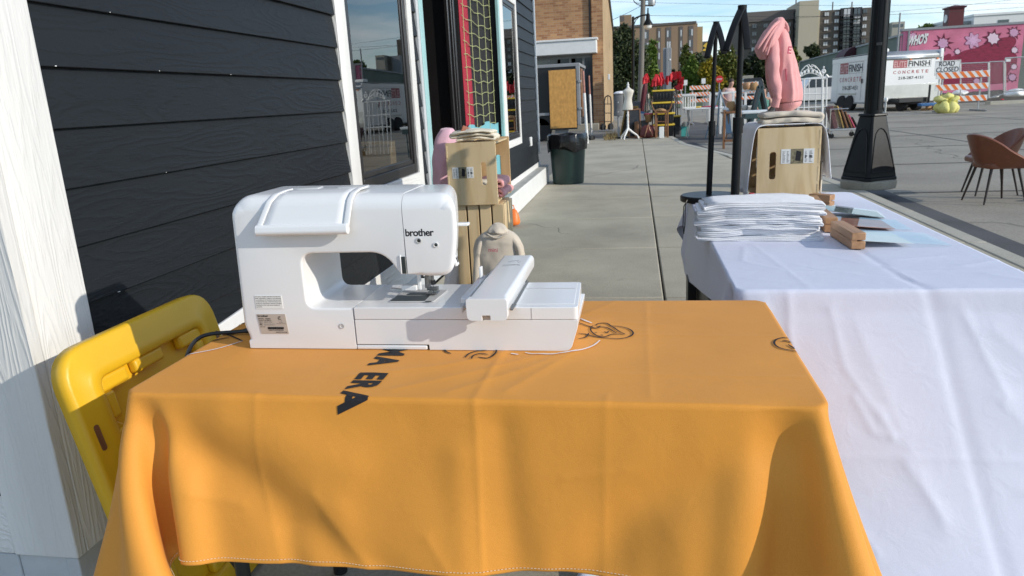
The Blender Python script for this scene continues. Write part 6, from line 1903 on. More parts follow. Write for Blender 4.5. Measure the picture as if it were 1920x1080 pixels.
# red folded canopies on dark frames
for i, (px, py0, py1, w, lab) in enumerate(((1211, 140, 158, 12, 'leftmost red folded canopy with its fabric hanging down'), (1228, 141, 163, 14, 'second red folded canopy above the totes'), (1240, 138, 163, 12, 'third red folded canopy, tallest above the totes'), (1267, 137, 162, 20, 'right-hand red canopy curled over its black frame'))):
    y = 22.4 + .15 * i
    c = W(px, (py0 + py1) / 2, y)
    t = thing('folded_canopy', lab, 'canopy', (c.x, y, -.1), 'red folded canopies')
    sc_ = y / FPX
    rnd = random.Random(i + 3); fab = MB()
    if i < 3:
        hub = W(px + (0, 2, -1)[i], py0, y)
        for q in range(9):                               # pleated gores hanging from the folded ribs
            a = q * .70 + i; sp = w * .62 * sc_ * rnd.uniform(.7, 1.1)
            low_ = W(px, py1 - rnd.uniform(0, 5), y).z
            d0 = Vector((math.cos(a), math.sin(a) * .7, 0)); d1 = Vector((math.cos(a + .8), math.sin(a + .8) * .7, 0))
            p0_ = hub + Vector((rnd.uniform(-.04, .04), 0, rnd.uniform(-.03, .03)))
            m0 = hub + d0 * sp * .8 + Vector((0, 0, (low_ - hub.z) * .42)); m1 = hub + d1 * sp * .8 + Vector((0, 0, (low_ - hub.z) * .55))
            e0 = hub + d0 * sp * rnd.uniform(.7, 1.25) + Vector((0, 0, low_ - hub.z)); e1 = hub + d1 * sp * .5 + Vector((0, 0, (low_ - hub.z) * rnd.uniform(.75, 1.0)))
            fab.grid([[p0_, p0_ + Vector((.03, 0, .01))], [m0, m1], [e0, e1], [hub + (d0 + d1) * sp * .25 + Vector((0, 0, (low_ - hub.z) * .9)), hub + Vector((0, 0, (low_ - hub.z) * .8))]])
    else:
        pts = [W(1251, 152, y), W(1253, 144, y), W(1260, 141, y), W(1268, 137, y), W(1275, 143, y), W(1278, 152, y), W(1273, 159, y), W(1269, 161, y)]
        for q in range(len(pts) - 1):
            for s_ in (-1, 0, 1):
                a, b_ = pts[q], pts[q + 1]
                ofs = Vector((rnd.uniform(-.08, .08), .14 * s_, rnd.uniform(-.10, .06)))
                tipv = (a + b_) / 2 + Vector((rnd.uniform(-.1, .1), .2 * s_, rnd.uniform(.02, .10)))
                fab.grid([[a + Vector((0, .10 * s_, -.12)), a + ofs, a + Vector((0, .1, .03))], [tipv - Vector((0, 0, .22)), tipv, tipv + Vector((0, .1, -.10))], [b_ + Vector((0, .10 * s_, -.12)), b_ + ofs, b_ + Vector((0, .1, .03))]])
    fab.build('canopy_fabric', m_red, t, solid=.012, smooth=False, clean=False)
    fr = MB()
    for k in (-1, 0, 1):
        x_ = c.x + k * .09
        fr.tube([(x_, y + .05 * k, -.1), (c.x + k * .03, y, W(px, py1 - 4, y).z)], .02, 6)
    fr.build('folding_frame', m_black_plastic, t)
o = MB().loft([(W(1203, 205, 22.3).x, 22.3, .6, .05, .05), (W(1206, 190, 22.3).x, 22.3, 1.0, .08, .07), (W(1209, 170, 22.3).x, 22.3, 1.35, .07, .07), (W(1211, 160, 22.3).x, 22.3, 1.5, .06, .06)], 16, fold=.2).wobble(.03, 6).build('canopy_bag', M('maroon_fabric', (.10, .012, .02), .7), None, sub=1)
tag(o, 'maroon cloth hanging down from the leftmost red canopy', 'cloth')
t = simple_box('teal_bin', 'teal plastic bin heaped with cream yarn on the asphalt', 'bin', 1277, 1291, 237, 246, 22.8, .3, m_tealbox, base=-.11)
q = W(1284, 236, 22.95)
MB().loft([(q.x, 22.95, q.z - .05, .11, .13), (q.x, 22.95, q.z + .04, .10, .1), (q.x, 22.95, q.z + .13, .03, .03)], 18, fold=.12).wobble(.03, 9).build('yarn_heap', m_cream_canvas, t, sub=1)
o = simple_box('grey_crate', 'flat grey crate on the asphalt between totes and teal bin', 'crate', 1266, 1277, 237, 244, 22.6, .4, m_greyfabric, base=-.11)
o = simple_box('silver_sheeting', 'heap of grey plastic sheeting behind the dress forms', 'sheet', 1186, 1203, 190, 205, 23.2, .5, m_greyfabric, base=0)
# ------------------------------------------------------------------ stall tables, rails, barricades in the middle distance
GL = -.12


def table_at(name, label, px0, px1, py_top, y, depth, top_mat, leg_mat, leg_px=(), th=.04, rz=0):
    a, b_ = W(px0, py_top, y), W(px1, py_top, y)
    z = (a.z + b_.z) / 2
    t = thing(name, label, 'table', ((a.x + b_.x) / 2, y + depth / 2, GL))
    MB().box(a.x, b_.x, y, y + depth, z - th, z).build('table_top', top_mat, t, bevel=.012)
    for x in (a.x + .12, b_.x - .12):
        for yy in (y + .08, y + depth - .08):
            MB().tube([(x, yy, z - th), (x + .03 * (1 if x < (a.x + b_.x) / 2 else -1), yy, z - .35), (x - .04, yy, GL + .003)], .016, 6).build('leg', leg_mat, t)
        MB().cyl((x, y + .08, z - .4), (x, y + depth - .08, z - .4), .012).build('cross_bar', leg_mat, t)
    return t, z


y1 = 22.0
ta, z = table_at('folding_table', 'white folding table with thin grey legs behind the teal bin', 1284, 1372, 202, y1, .75, m_ctable, m_grey_metal)
# white spindle rack standing on it
rk = thing('spindle_rack', 'white spindled rack standing on the folding table', 'rack', (W(1292, 202, y1 + .3).x, y1 + .3, z))
ya = y1 + .15
for px in (1280.5, 1285, 1290, 1294, 1299, 1303.5):
    q0, q1 = W(px, 202, ya), W(px, 179.5, ya)
    MB().box(q0.x - .018, q0.x + .018, ya - .018, ya + .018, max(z + .003, q0.z - .02), q1.z).build('spindle', m_white_metal, rk, bevel=.004)
q0, q1 = W(1278, 179, ya), W(1305, 178, ya)
MB().box(q0.x, q1.x, ya - .04, ya + .3, q1.z - .02, q1.z + .03).build('top_board', m_white_metal, rk, bevel=.008)
MB().box(q0.x + .02, q1.x - .01, ya - .022, ya + .022, z + .003, z + .05).build('bottom_rail', m_white_metal, rk, bevel=.004)
o = MB().loft([(W(1330, 200, y1 + .4).x, y1 + .4, z + .002, .3, .12), (W(1330, 198, y1 + .4).x, y1 + .4, z + .05, .22, .08)], 16, fold=.15).build('dark_red_cloth', m_rose_print, None, sub=1)
tag(o, 'dark red cloth lying on the white folding table', 'cloth')
o = MB().lathe([(.12, 0), (.16, .03), (.155, .04), (.02, .035)], (W(1305, 199, y1 + .35).x, y1 + .35, z + .002), n=20).build('yellow_plate', m_yellow2, None)
tag(o, 'yellow dish lying on the folding table beside the spindle rack', 'dish')
# white rail bench behind
y2 = 23.5
def rail(label, pxs, pt, pb, y):
    t = thing('white_rail', label, 'rail', (W(pxs[0], 190, y).x, y, GL))
    MB().bar(W(pxs[0], pt[0], y), W(pxs[-1], pt[1], y), .06, .06).build('top_rail', m_white_metal, t, bevel=.008)
    for px in pxs:
        f = (px - pxs[0]) / (pxs[-1] - pxs[0])
        q = W(px, pt[0] + (pt[1] - pt[0]) * f, y - .002)
        MB().box(q.x - .035, q.x + .035, y - .037, y + .033, GL + .002, q.z).build('post', m_white_metal, t, bevel=.006)
    a, b_ = W(pxs[0], pb[0], y), W(pxs[-1], pb[1], y)
    MB().bar(a, b_, .04, .05).build('low_rail', m_white_metal, t, bevel=.006)
    return t
rail('long white railing behind the stall tables, topped by two pots', (1331, 1352, 1375, 1398, 1417), (177, 169), (204, 199), y2)
for px, py, r, lab, mt in ((1400, 168, .12, 'brown pot standing on the white railing', m_blockwood), (1412.5, 169, .125, 'tan wicker pot standing on the white railing', m_wicker)):
    q = W(px, py, y2)
    o = MB().lathe([(r * .75, 0), (r, r * .5), (r * 1.02, r * 1.4), (r * .8, r * 1.75), (r * .7, r * 1.7)], (q.x, y2, q.z + .0), n=20).build('pot', mt, None); tag(o, lab, 'pot')
def easel(label, px, py0, py1, spread, y, mat):
    a = W(px, py0, y); b_ = W(px, py1, y)
    t = thing('easel', label, 'easel', (a.x, y, GL))
    for s in (-1, 1):
        MB().bar((a.x, y, a.z), (a.x + s * spread, y - .02, GL + .003), .05, .03).build('leg', mat, t, bevel=.004)
    MB().bar((a.x, y + .02, a.z - .05), (a.x, y + .55, GL + .003), .04, .03).build('back_leg', mat, t, bevel=.004)
    return t
easel('blue grey wooden easel standing before the white railing', 1350, 168, 207, .38, 21.6, m_bluewood)
o = MB().obox(W(1365, 229, 20.9), (.14, .04, .62), Euler((R_(-12), R_(-6), 0))).build('blue_board', m_bluewood, None, bevel=.005); tag(o, 'narrow blue board leaning under the stall table', 'board')
# small stall table with goods, partly hidden by the black stands
tb, z = table_at('stall_table', 'brown legged stall table with small goods behind the black stands', 1357, 1402, 210, 20.8, .8, m_brownwood, m_brownwood)
for i, (px, r, h, mt, lab, nm) in enumerate(((1362, .10, .12, m_white_paint, 'white bowl on the brown stall table', 'bowl'), (1370, .12, .28, m_wicker, 'tan wicker bundle on the brown stall table', 'basket'), (1379, .10, .2, m_brownwood, 'dark brown jar on the brown stall table', 'jar'), (1396, .10, .16, m_creamform, 'cream pot on the brown stall table', 'pot'))):
    q = W(px, 205, 21.1)
    o = MB().lathe([(r * .6, 0), (r, h * .5), (r * .9, h * .9), (r * .6, h), (r * .5, h * .9)], (q.x, 21.1, z + .003), n=18).build(nm, mt, None); tag(o, lab, nm)
# a-frame board, grey bench table
yA = 20.6
af = thing('sandwich_board', 'dark teal a-frame sandwich board seen edge-on near the pink hoodie', 'sign board', (W(1428, 205, yA).x, yA, GL))
ap = W(1428, 161, yA)
for s, px in ((-1, 1411), (1, 1443)):
    f_ = W(px, 205, yA); f_.z = max(GL, f_.z - .5)
    bx_ = ap.x + (f_.x - ap.x) * 1.5
    MB().bar((ap.x, yA, ap.z), (bx_, yA, GL + .004), .10, .06).build('side_rail', m_green_dk, af, bevel=.006)
    MB().bar((ap.x, yA + .55, ap.z), (bx_, yA + .55, GL + .004), .10, .06).build('side_rail', m_green_dk, af, bevel=.006)
    mb = MB().add([(ap.x + s * .02, yA + .03, ap.z - .06), (bx_ - s * .10, yA + .03, .25), (bx_ - s * .10, yA + .52, .25), (ap.x + s * .02, yA + .52, ap.z - .06)], [(0, 1, 2, 3)]); mb.build('board', m_green_dk, af, solid=.02, smooth=False)
tg, z = table_at('bench_table', 'pale grey table on dark legs between black stands and pink hoodie', 1392, 1448, 208, 18.6, .9, m_ctable, m_green_dk, th=.06)
o = MB().box(W(1398, 215, 18.5).x, W(1445, 215, 18.5).x, 18.56, 19.3, z - .18, z - .065).build('table_apron', m_green_dk, tg, bevel=.01)
o = MB().obox((W(1391, 222, 18.9).x - .05, 18.9, .12), (.16, .5, .4), Euler((0, 0, .2))).build('brown_case', m_leather, None, bevel=.02); tag(o, 'brown case standing under the pale grey table', 'case')
# tall brown frame legs in front
bf = thing('wooden_stand', 'thin brown wooden stand between the two black poles', 'stand', (W(1360, 262, 17.6).x, 17.6, GL))
a, b_ = W(1357, 262, 17.6), W(1359, 206, 17.6)
MB().bar((a.x, 17.6, GL + .003), (b_.x, 17.6, b_.z), .05).bar((a.x + .36, 17.6, GL + .003), (b_.x + .34, 17.6, b_.z), .05).build('leg', m_brownwood, bf, bevel=.005)
MB().bar((a.x, 17.6, .06), (a.x + .36, 17.6, .06), .05).bar((b_.x, 17.6, b_.z - .06), (b_.x + .35, 17.6, b_.z - .06), .05).build('rail', m_brownwood, bf, bevel=.005)


def barricade(label, px0, px1, boards, y, rz=0.0, grp='striped road barricades', n=6, post_px=None, slant=1):
    a, b_ = W(px0, boards[0][0], y), W(px1, boards[0][0], y)
    c = Vector(((a.x + b_.x) / 2, y, GL)); t = thing('road_barricade', label, 'barricade', c, grp)
    for (pt, pb) in boards:
        p = W((px0 + px1) / 2, pt, y); q = W((px0 + px1) / 2, pb, y)
        x0, x1, z0, z1 = a.x, b_.x, q.z, p.z; h = z1 - z0
        bd = MB().box(x0, x1, y - .02, y + .02, z0, z1).build('rail_board', m_white_sheet, t, bevel=.004)
        st_w = (x1 - x0) / n
        mb = MB()
        for k in range(n):
            xa = x0 + k * st_w; w_ = st_w * .5; sh = h * .8 * slant
            P = [(xa + max(sh, 0), z0 + .004), (xa + w_ + max(sh, 0), z0 + .004), (xa + w_ - min(sh, 0) - 0, z1 - .004), (xa - min(sh, 0), z1 - .004)] if slant < 0 else [(xa + sh, z0 + .004), (xa + w_ + sh, z0 + .004), (xa + w_, z1 - .004), (xa, z1 - .004)]
            if slant < 0: P = [(xa, z0 + .004), (xa + w_, z0 + .004), (xa + w_ + abs(sh), z1 - .004), (xa + abs(sh), z1 - .004)]
            P = [(min(max(u, x0 + .002), x1 - .002), v) for u, v in P]
            mb.prism(P, y - .0235, y - .0205, 'xz')
        mb.build('orange_stripe', m_orange_sheet, bd, smooth=False)
    zt_ = W((px0 + px1) / 2, boards[0][0], y).z
    for f in (.14, .86):
        x = a.x + (b_.x - a.x) * f
        MB().box(x - .025, x + .025, y + .021, y + .07, GL + .06, zt_ + .03).build('upright', m_galv, t, bevel=.004)
        MB().box(x - .03, x + .03, y - .7, y + .75, GL + .003, GL + .06).build('skid', m_grey_metal, t, bevel=.006)
    return t


barricade('striped barricade behind the white spindle rack', 1293, 1332, ((160.5, 168), (173, 179.5), (185, 191.5)), 31, n=6)
barricade('small far striped barricade between totes and spindle rack', 1262, 1280, ((164, 170.5), (177, 182.5), (189, 194.5)), 30, n=3)
barricade('striped barricade behind the pots on the white railing', 1388, 1422, ((154, 160.5), (168, 173.5), (180, 186)), 31.5, n=5)
bc_ = barricade('large striped road closed barricade beside the white trailer', 1756, 1856, ((134, 146), (157, 168), (179.5, 190)), 32.0, n=7)
# road closed sign carried by the barricade
a, b_ = W(1752, 137, 32.1), W(1802, 112, 32.1)
rs_ = MB().box(a.x, b_.x, 32.09, 32.11, a.z - .10, b_.z).build('road_closed_sign', m_white_sheet, bc_, bevel=.004)
for s, py in (('ROAD', 124.5), ('CLOSED', 135.8)):
    w0, w1 = (1761, 1790) if s == 'ROAD' else (1755, 1797)
    p, q = W(w0, py, 32.085), W(w1, py - 1.3, 32.085)
    text('sign_lettering', s, (p.x, 32.086, p.z), (1, 0, .0), (0, 0, 1), m_print, rs_, width=q.x - p.x, height=.19, bold=.01, thick=.002)
bd = MB()
for (x0, x1, z0, z1) in ((a.x + .02, b_.x - .02, b_.z - .035, b_.z - .025), (b_.x - .03, b_.x - .02, a.z - .08, b_.z - .025)):
    bd.box(x0, x1, 32.086, 32.0895, z0, z1)
bd.build('sign_border', m_print, rs_, smooth=False)
# sandbags
for i, (px, py, rx, rz_, ry, tilt, lab) in enumerate(((1762, 197, .22, .20, .2, .5, 'yellow sandbag leaning at the pile\'s left end'), (1771, 197, .20, .24, .2, -.1, 'yellow sandbag standing front and centre of the pile'), (1784, 197, .22, .23, .2, .15, 'yellow sandbag standing at the pile\'s right front'), (1791, 196, .16, .20, .18, -.3, 'narrow yellow sandbag at the pile\'s right end'),
                                                   (1764, 186, .26, .12, .2, .1, 'yellow sandbag lying flat upper left on the pile'), (1776, 181.5, .26, .12, .2, -.1, 'topmost yellow sandbag of the pile'), (1788, 187, .24, .12, .2, -.3, 'yellow sandbag lying flat upper right on the pile'))):
    y = 31.2 + (.25 if i in (0, 3) else 0) + (.15 if i > 3 else 0)
    c = W(px, py, y)
    if i < 4: c.z = GL + rz_ * .93
    o = MB().ell((c.x, y, c.z), (rx, ry, rz_), 16, 11, Euler((0, tilt, 0))).wobble(.05, 5, i).wobble(.015, 16, i)
    ob = o.build('sandbag', m_sandbag, None, sub=1); tag(ob, lab, 'sandbag', 'yellow sandbags heaped by the barricade')
    MB().tube([Vector((c.x, y - .02, c.z + rz_ * .9)), Vector((c.x + .04, y - .02, c.z + rz_ * 1.15))], [.05, .075], 8).build('tied_neck', m_sandbag, ob)

# ------------------------------------------------------------------ people


def person(label, loc, h, mats, pose, rz=0.0):
    """one continuous skinned body; joints given for a figure of height 1.75, facing -y"""
    t = thing('person', label, 'person', loc)
    J = dict(pelvis=(0, 0, .95), waist=(0, 0, 1.10), chest=(0, 0, 1.32), neck=(0, .0, 1.48), head0=(0, -.015, 1.55), head1=(0, -.02, 1.66), head2=(0, -.01, 1.74),
             shl=(-.19, 0, 1.42), ell=(-.24, .0, 1.14), wrl=(-.25, -.08, .90), hal=(-.25, -.11, .82), shr=(.19, 0, 1.42), elr=(.24, .0, 1.14), wrr=(.25, -.08, .90), har=(.25, -.11, .82),
             hil=(-.10, 0, .92), knl=(-.11, -.01, .50), anl=(-.11, .02, .09), fol=(-.12, -.14, .035), hir=(.10, 0, .92), knr=(.11, -.01, .50), anr=(.11, .02, .09), for_=(.12, -.14, .035))
    J.update(pose)
    Rr = dict(pelvis=(.15, .11), waist=(.14, .10), chest=(.17, .115), neck=(.055, .055), head0=(.068, .075), head1=(.085, .10), head2=(.055, .07), shl=(.065, .06), ell=(.045, .045), wrl=(.03, .03), hal=(.042, .02), shr=(.065, .06), elr=(.045, .045), wrr=(.03, .03), har=(.042, .02),
              hil=(.09, .09), knl=(.062, .065), anl=(.042, .045), fol=(.045, .03), hir=(.09, .09), knr=(.062, .065), anr=(.042, .045), for_=(.045, .03))
    names = list(J); ix = {n: i for i, n in enumerate(names)}
    E = [('pelvis', 'waist'), ('waist', 'chest'), ('chest', 'neck'), ('neck', 'head0'), ('head0', 'head1'), ('head1', 'head2'), ('chest', 'shl'), ('shl', 'ell'), ('ell', 'wrl'), ('wrl', 'hal'), ('chest', 'shr'), ('shr', 'elr'), ('elr', 'wrr'), ('wrr', 'har'),
         ('pelvis', 'hil'), ('hil', 'knl'), ('knl', 'anl'), ('anl', 'fol'), ('pelvis', 'hir'), ('hir', 'knr'), ('knr', 'anr'), ('anr', 'for_')]
    k = h / 1.75
    me = bpy.data.meshes.new('body'); me.from_pydata([tuple(Vector(J[n]) * k) for n in names], [(ix[a], ix[b]) for a, b in E], [])
    o = bpy.data.objects.new('body', me); COL.objects.link(o); o.parent = t
    md = o.modifiers.new('skin', 'SKIN'); md.use_smooth_shade = True
    for i, n in enumerate(names):
        sv = me.skin_vertices[0].data[i]; sv.radius = (Rr[n][0] * k, Rr[n][1] * k); sv.use_root = n == 'pelvis'
    sb = o.modifiers.new('sub', 'SUBSURF'); sb.levels = sb.render_levels = 1
    me.materials.append(m_skin)
    t.rotation_euler = (0, 0, rz)
    def garment(nm, rings, mat):
        mb = MB(); off = ROOT[t.name]
        mb.loft([(off.x + r[0] * k, off.y + r[1] * k, off.z + r[2] * k, r[3] * k, r[4] * k) for r in rings], 20, fold=.03, nf=5)
        return mb.build(nm, mat, t, sub=1)
    return t, garment, J, k


m_shirt = M('pale_pink_shirt', (.58, .42, .40), .85, var=.08)
m_dress = M('green_patterned_dress', (.12, .30, .24), .85, var=.35, vscale=14)
loc = W(1366, 190, 25.5); loc.z = GL
t, gar, J, k = person('person in a pale shirt with short hair bent over behind the white railing', loc, 1.66, None, dict(head0=(.02, -.10, 1.50), head1=(.02, -.14, 1.60), head2=(.02, -.13, 1.68), neck=(0, -.06, 1.43), chest=(0, -.04, 1.29), wrl=(-.2, -.25, 1.0), wrr=(.2, -.25, 1.0), hal=(-.18, -.32, .97), har=(.18, -.32, .97)), R_(25))
gar('shirt', [(0, 0, .88, .17, .13), (0, -.01, 1.1, .17, .13), (0, -.035, 1.28, .205, .14), (0, -.04, 1.38, .19, .115), (0, -.05, 1.44, .09, .08)], m_shirt)
gar('trousers', [(0, .01, .10, .16, .09), (0, 0, .5, .18, .10), (0, 0, .90, .18, .135)], m_grey_metal)
gar('hair', [(.02, -.10, 1.60, .092, .10), (.02, -.11, 1.67, .098, .105), (.02, -.115, 1.72, .07, .08), (.02, -.115, 1.74, .03, .03)], m_hair)
loc = W(1433, 200, 24.5); loc.z = GL
sit = dict(pelvis=(0, 0, .52), waist=(0, -.02, .68), chest=(0, -.04, .90), neck=(0, -.05, 1.06), head0=(0, -.07, 1.13), head1=(0, -.08, 1.24), head2=(0, -.07, 1.32), shl=(-.18, -.03, 1.0), shr=(.18, -.03, 1.0), ell=(-.23, -.08, .75), elr=(.23, -.08, .75), wrl=(-.15, -.28, .68), wrr=(.15, -.28, .68), hal=(-.11, -.35, .66), har=(.11, -.35, .66),
           hil=(-.10, -.02, .50), hir=(.10, -.02, .50), knl=(-.12, -.42, .50), knr=(.12, -.42, .50), anl=(-.12, -.42, .09), anr=(.12, -.42, .09), fol=(-.12, -.56, .035), for_=(.12, -.56, .035))
t, gar, J, k = person('seated person in a green patterned dress partly hidden by the sandwich board', loc, 1.72, None, sit, R_(-20))
gar('dress', [(0, -.24, .14, .30, .32), (0, -.22, .40, .27, .30), (0, -.10, .58, .23, .22), (0, -.03, .70, .17, .13), (0, -.045, .88, .19, .13), (0, -.045, .98, .17, .10), (0, -.05, 1.04, .07, .07)], m_dress)
gar('hair', [(0, -.03, 1.10, .095, .085), (0, -.045, 1.22, .105, .10), (0, -.055, 1.31, .08, .085), (0, -.06, 1.345, .03, .03)], m_hair)
o = thing('stool', 'low wooden stool under the seated person', 'stool', loc)
MB().lathe([(.17, 0), (.18, .02), (.17, .05)], (loc.x, loc.y, GL + .36), n=20).build('seat', m_brownwood, o)
for a in range(3): MB().cyl((loc.x + .1 * math.cos(a * 2.09), loc.y + .1 * math.sin(a * 2.09), GL + .36), (loc.x + .16 * math.cos(a * 2.09), loc.y + .16 * math.sin(a * 2.09), GL + .003), .018).build('leg', m_brownwood, o)

# ------------------------------------------------------------------ white garden arbour and rolling cart with frames
yg = 20.5
ar = thing('garden_arbour', 'white wrought iron garden arch with scrolls behind the pink hoodie', 'garden arch', (W(1525, 230, yg).x, yg, GL))
pts = {k: W(k, 145, yg) for k in (1500, 1508, 1516, 1530, 1542, 1549)}
def ap_(px, py, dy=0): q = W(px, py, yg); q.y += dy; return q
for px, r in ((1498, .016), (1508, .016), (1517, .011), (1530, .011), (1542, .02), (1550, .020)):
    b0 = ap_(px, 230); top = ap_(px, 147)
    MB().tube([(b0.x, yg, GL + .003), (top.x, yg, top.z)], r, 8).build('bar', m_white_metal, ar)
for px in (1500, 1550):
    b0 = ap_(px, 230); top = ap_(px, 146)
    MB().tube([(b0.x + .05, yg + .55, GL + .003), (top.x + .05, yg + .55, top.z)], .016, 8).build('bar', m_white_metal, ar)
for py in (147.5, 176, 201): MB().tube([ap_(1490, py + 1.5), ap_(1552, py - 1)], .016, 8).build('cross_rail', m_white_metal, ar)
for py in (147.5, 201): MB().tube([ap_(1551, py), ap_(1552, py, .55)], .014, 8).build('cross_rail', m_white_metal, ar)
def arch(px0, px1, py0, h, r):
    return MB().tube([ap_(px0 + (px1 - px0) * i / 16, py0 - h * math.sin(math.pi * i / 16)) for i in range(17)], r, 6)
arch(1498, 1541, 144, 15, .013).build('arch_rail', m_white_metal, ar)
arch(1499, 1540, 145, 8, .012).build('arch_rail', m_white_metal, ar)
sc2 = MB()
for cx, sg in ((1513, -1), (1524, 1)):
    P = []
    for i in range(26):
        a = i / 25 * 4.2; rr = 5.6 - i * .17
        P.append(ap_(cx + sg * rr * math.cos(a) * 1.0, 128 - rr * math.sin(a)))
    sc2.tube(P, .012, 6)
for k in range(8):
    a = math.pi * (k + .5) / 8
    c = ap_(1519.5 - 20.5 * math.cos(a), 144.5 - 11 * math.sin(a))
    sc2.ell(c, (.035, .02, .045), 8, 6)
sc2.tube([ap_(1498, 143), ap_(1503, 132), ap_(1510, 124), ap_(1517, 121), ap_(1519, 126)], .012, 6).tube([ap_(1541, 143), ap_(1536, 132), ap_(1529, 124), ap_(1522, 121), ap_(1520, 126)], .012, 6)
sc2.build('scroll_work', m_white_metal, ar)
fl = MB()
q = ap_(1544, 134)
for k in range(6): fl.ell(q + Vector((.035 * math.cos(k * 1.05), 0, .035 * math.sin(k * 1.05))), (.03, .02, .03), 8, 5)
fl.ell(q + Vector((0, 0, .10)), (.02, .02, .04), 8, 5).tube([q, ap_(1543, 147)], .012, 6)
q = ap_(1549, 140); fl.tube([q, ap_(1553, 145)], .03, 6)
fl.build('finial', m_white_metal, ar)
yc = 19.6
ct = thing('rolling_cart', 'chrome rolling cart carrying leaning picture frames', 'cart', (W(1580, 250, yc).x, yc, GL))
xa, xb = W(1556, 230, yc).x, W(1613, 230, yc).x
zt_, zb_ = W(1580, 204, yc).z, W(1580, 245, yc).z
for x, y in ((xa, yc), (xa, yc + .5)):
    MB().tube([(x, y, GL + .12), (x, y, zt_)], .016, 8).build('post', m_chrome, ct)
MB().tube([(xa, yc, zt_), (xa + .42, yc, zt_)], .014, 6).tube([(xa, yc, zt_), (xa, yc + .5, zt_)], .014, 6).build('handle', m_chrome, ct)
MB().box(xa, xb, yc, yc + .5, zb_, zb_ + .05).build('shelf', m_galv, ct, bevel=.01)
for x, y in ((xa + .06, yc + .03), (xa + .06, yc + .47), (xb - .06, yc + .03), (xb - .06, yc + .47)):
    w_ = wheel((x, y, GL + .065), .062, .04, (.2, 1, 0), ct, 'caster')
    MB().box(x - .02, x + .02, y - .02, y + .02, GL + .10, zb_).build('caster_fork', m_grey_metal, ct)
for i, (px0, h, mt, w_, lab) in enumerate(((1561, .56, M('maroon_pattern', (.12, .05, .05), .6, var=.6, vscale=30), .10, 'maroon patterned frame first in the rolling cart'), (1575, .58, m_gold, .03, 'gold edged frame second in the rolling cart'), (1583, .54, m_brownwood, .04, 'wide brown frame third in the rolling cart'), (1591, .44, m_brownwood, .03, 'brown frame fourth in the rolling cart'), (1596, .36, m_rose_print, .03, 'small dark red frame fifth in the rolling cart'), (1602, .30, m_darkleg, .03, 'small black frame last in the rolling cart'))):
    x = W(px0, 243, yc + .05).x
    t = thing('picture_frame', lab, 'picture frame', (x, yc + .2, zb_ + .05), 'picture frames in the cart')
    ang = R_(-15 - 3 * i)
    o = MB().obox((x + .05 - math.sin(-ang) * h * .5 + .03, yc + .24, zb_ + .06 + h * .5 * math.cos(ang)), (w_, .40, h), Euler((0, ang, 0)))
    o.build('frame', mt, t, bevel=.006)
    MB().obox((x + .05 - math.sin(-ang) * h * .5 + .03 + w_ * .35, yc + .24, zb_ + .065 + h * .5 * math.cos(ang)), (w_ * .5, .33, h - .07), Euler((0, ang, 0))).build('picture', m_darkpic, t)
# slim pole with hook beside the lamp post
yp = 15.5
t = thing('hook_pole', 'thin silver pole with a weight beside the lamp post base', 'pole', W(1657, 250, yp))
q0, q1 = W(1655.5, 254, yp), W(1661.5, 187, yp)
MB().tube([(q0.x, yp, GL + .01), q1], .018, 8).build('pole_shaft', m_galv, t)
MB().ell(q1, (.035, .035, .05), 10, 7).build('pole_top', m_white_metal, t)
MB().lathe([(.09, 0), (.09, .05), (.03, .09)], (q0.x, yp, GL + .003), n=16).build('pole_base', m_galv, t)

# ------------------------------------------------------------------ white enclosed trailer
A = W(1641, 195, 35.6); C = W(1760, 187, 36.6); B = W(1557, 190, 41.6)
z0 = .22; zA = W(1650, 99, 36.5).z
A, B, C = [Vector((p.x, p.y, 0)) for p in (A, B, C)]
fx = (C - A); fw = fx.length; fx.normalize()
bx_ = (B - A); bl = bx_.length; bx_.normalize()
wt_ = thing('enclosed_trailer', 'white enclosed concrete trailer with red and black lettering parked across the street', 'trailer', ((A + B + C) / 3).xy.to_3d())
def tp(u, v, z): p = A + fx * u + bx_ * v; return (p.x, p.y, z)
def tpoly(u0, u1, v0, v1, za, zb):
    return MB().add([tp(u0, v0, za), tp(u1, v0, za), tp(u1, v1, za), tp(u0, v1, za), tp(u0, v0, zb), tp(u1, v0, zb), tp(u1, v1, zb), tp(u0, v1, zb)], [(3, 2, 1, 0), (4, 5, 6, 7), (0, 1, 5, 4), (1, 2, 6, 5), (2, 3, 7, 6), (3, 0, 4, 7)])
H_ = zA
tpoly(0, fw, 0, bl, z0 + .05, H_ - .16).build('trailer_body', m_trailer, wt_, bevel=.03)
roofp = MB(); rows = []
for i in range(9):
    a = i / 8 * math.pi / 2
    v_ = .30 - .30 * math.cos(a) - .012; zz_ = H_ - .36 + .36 * math.sin(a)
    rows.append([tp(-.01, v_, zz_), tp(fw + .01, v_, zz_)])
rows.append([tp(-.01, bl, H_), tp(fw + .01, bl, H_)])
roofp.grid(rows).build('roof_skin', m_alu, wt_, solid=.02)
tpoly(.0, fw, -.016, -.002, z0 + .02, z0 + .78).build('stone_guard', m_alu, wt_, bevel=.004)
tpoly(fw - .07, fw + .03, -.03, .05, z0, H_ - .05).build('corner_post', m_alu, wt_, bevel=.012)
tpoly(-.02, .03, -.03, .05, z0, H_ - .3).build('corner_post', m_trailer, wt_, bevel=.012)
tpoly(-.014, .05, .05, bl, H_ - .28, H_ - .05).build('side_trim', m_trailer, wt_, bevel=.01)
tpoly(-.03, .02, .05, bl, z0, z0 + .06).build('bottom_rail', m_grey_metal, wt_)
tpoly(fw - .16, fw + .03, -.035, .06, H_ - .35, H_ + .05).build('corner_cap', m_trailer, wt_, bevel=.05)
tpoly(fw * .12, fw * .30, 1.0, 1.5, H_ + .01, H_ + .18).build('roof_vent', m_white_sheet, wt_, bevel=.05)
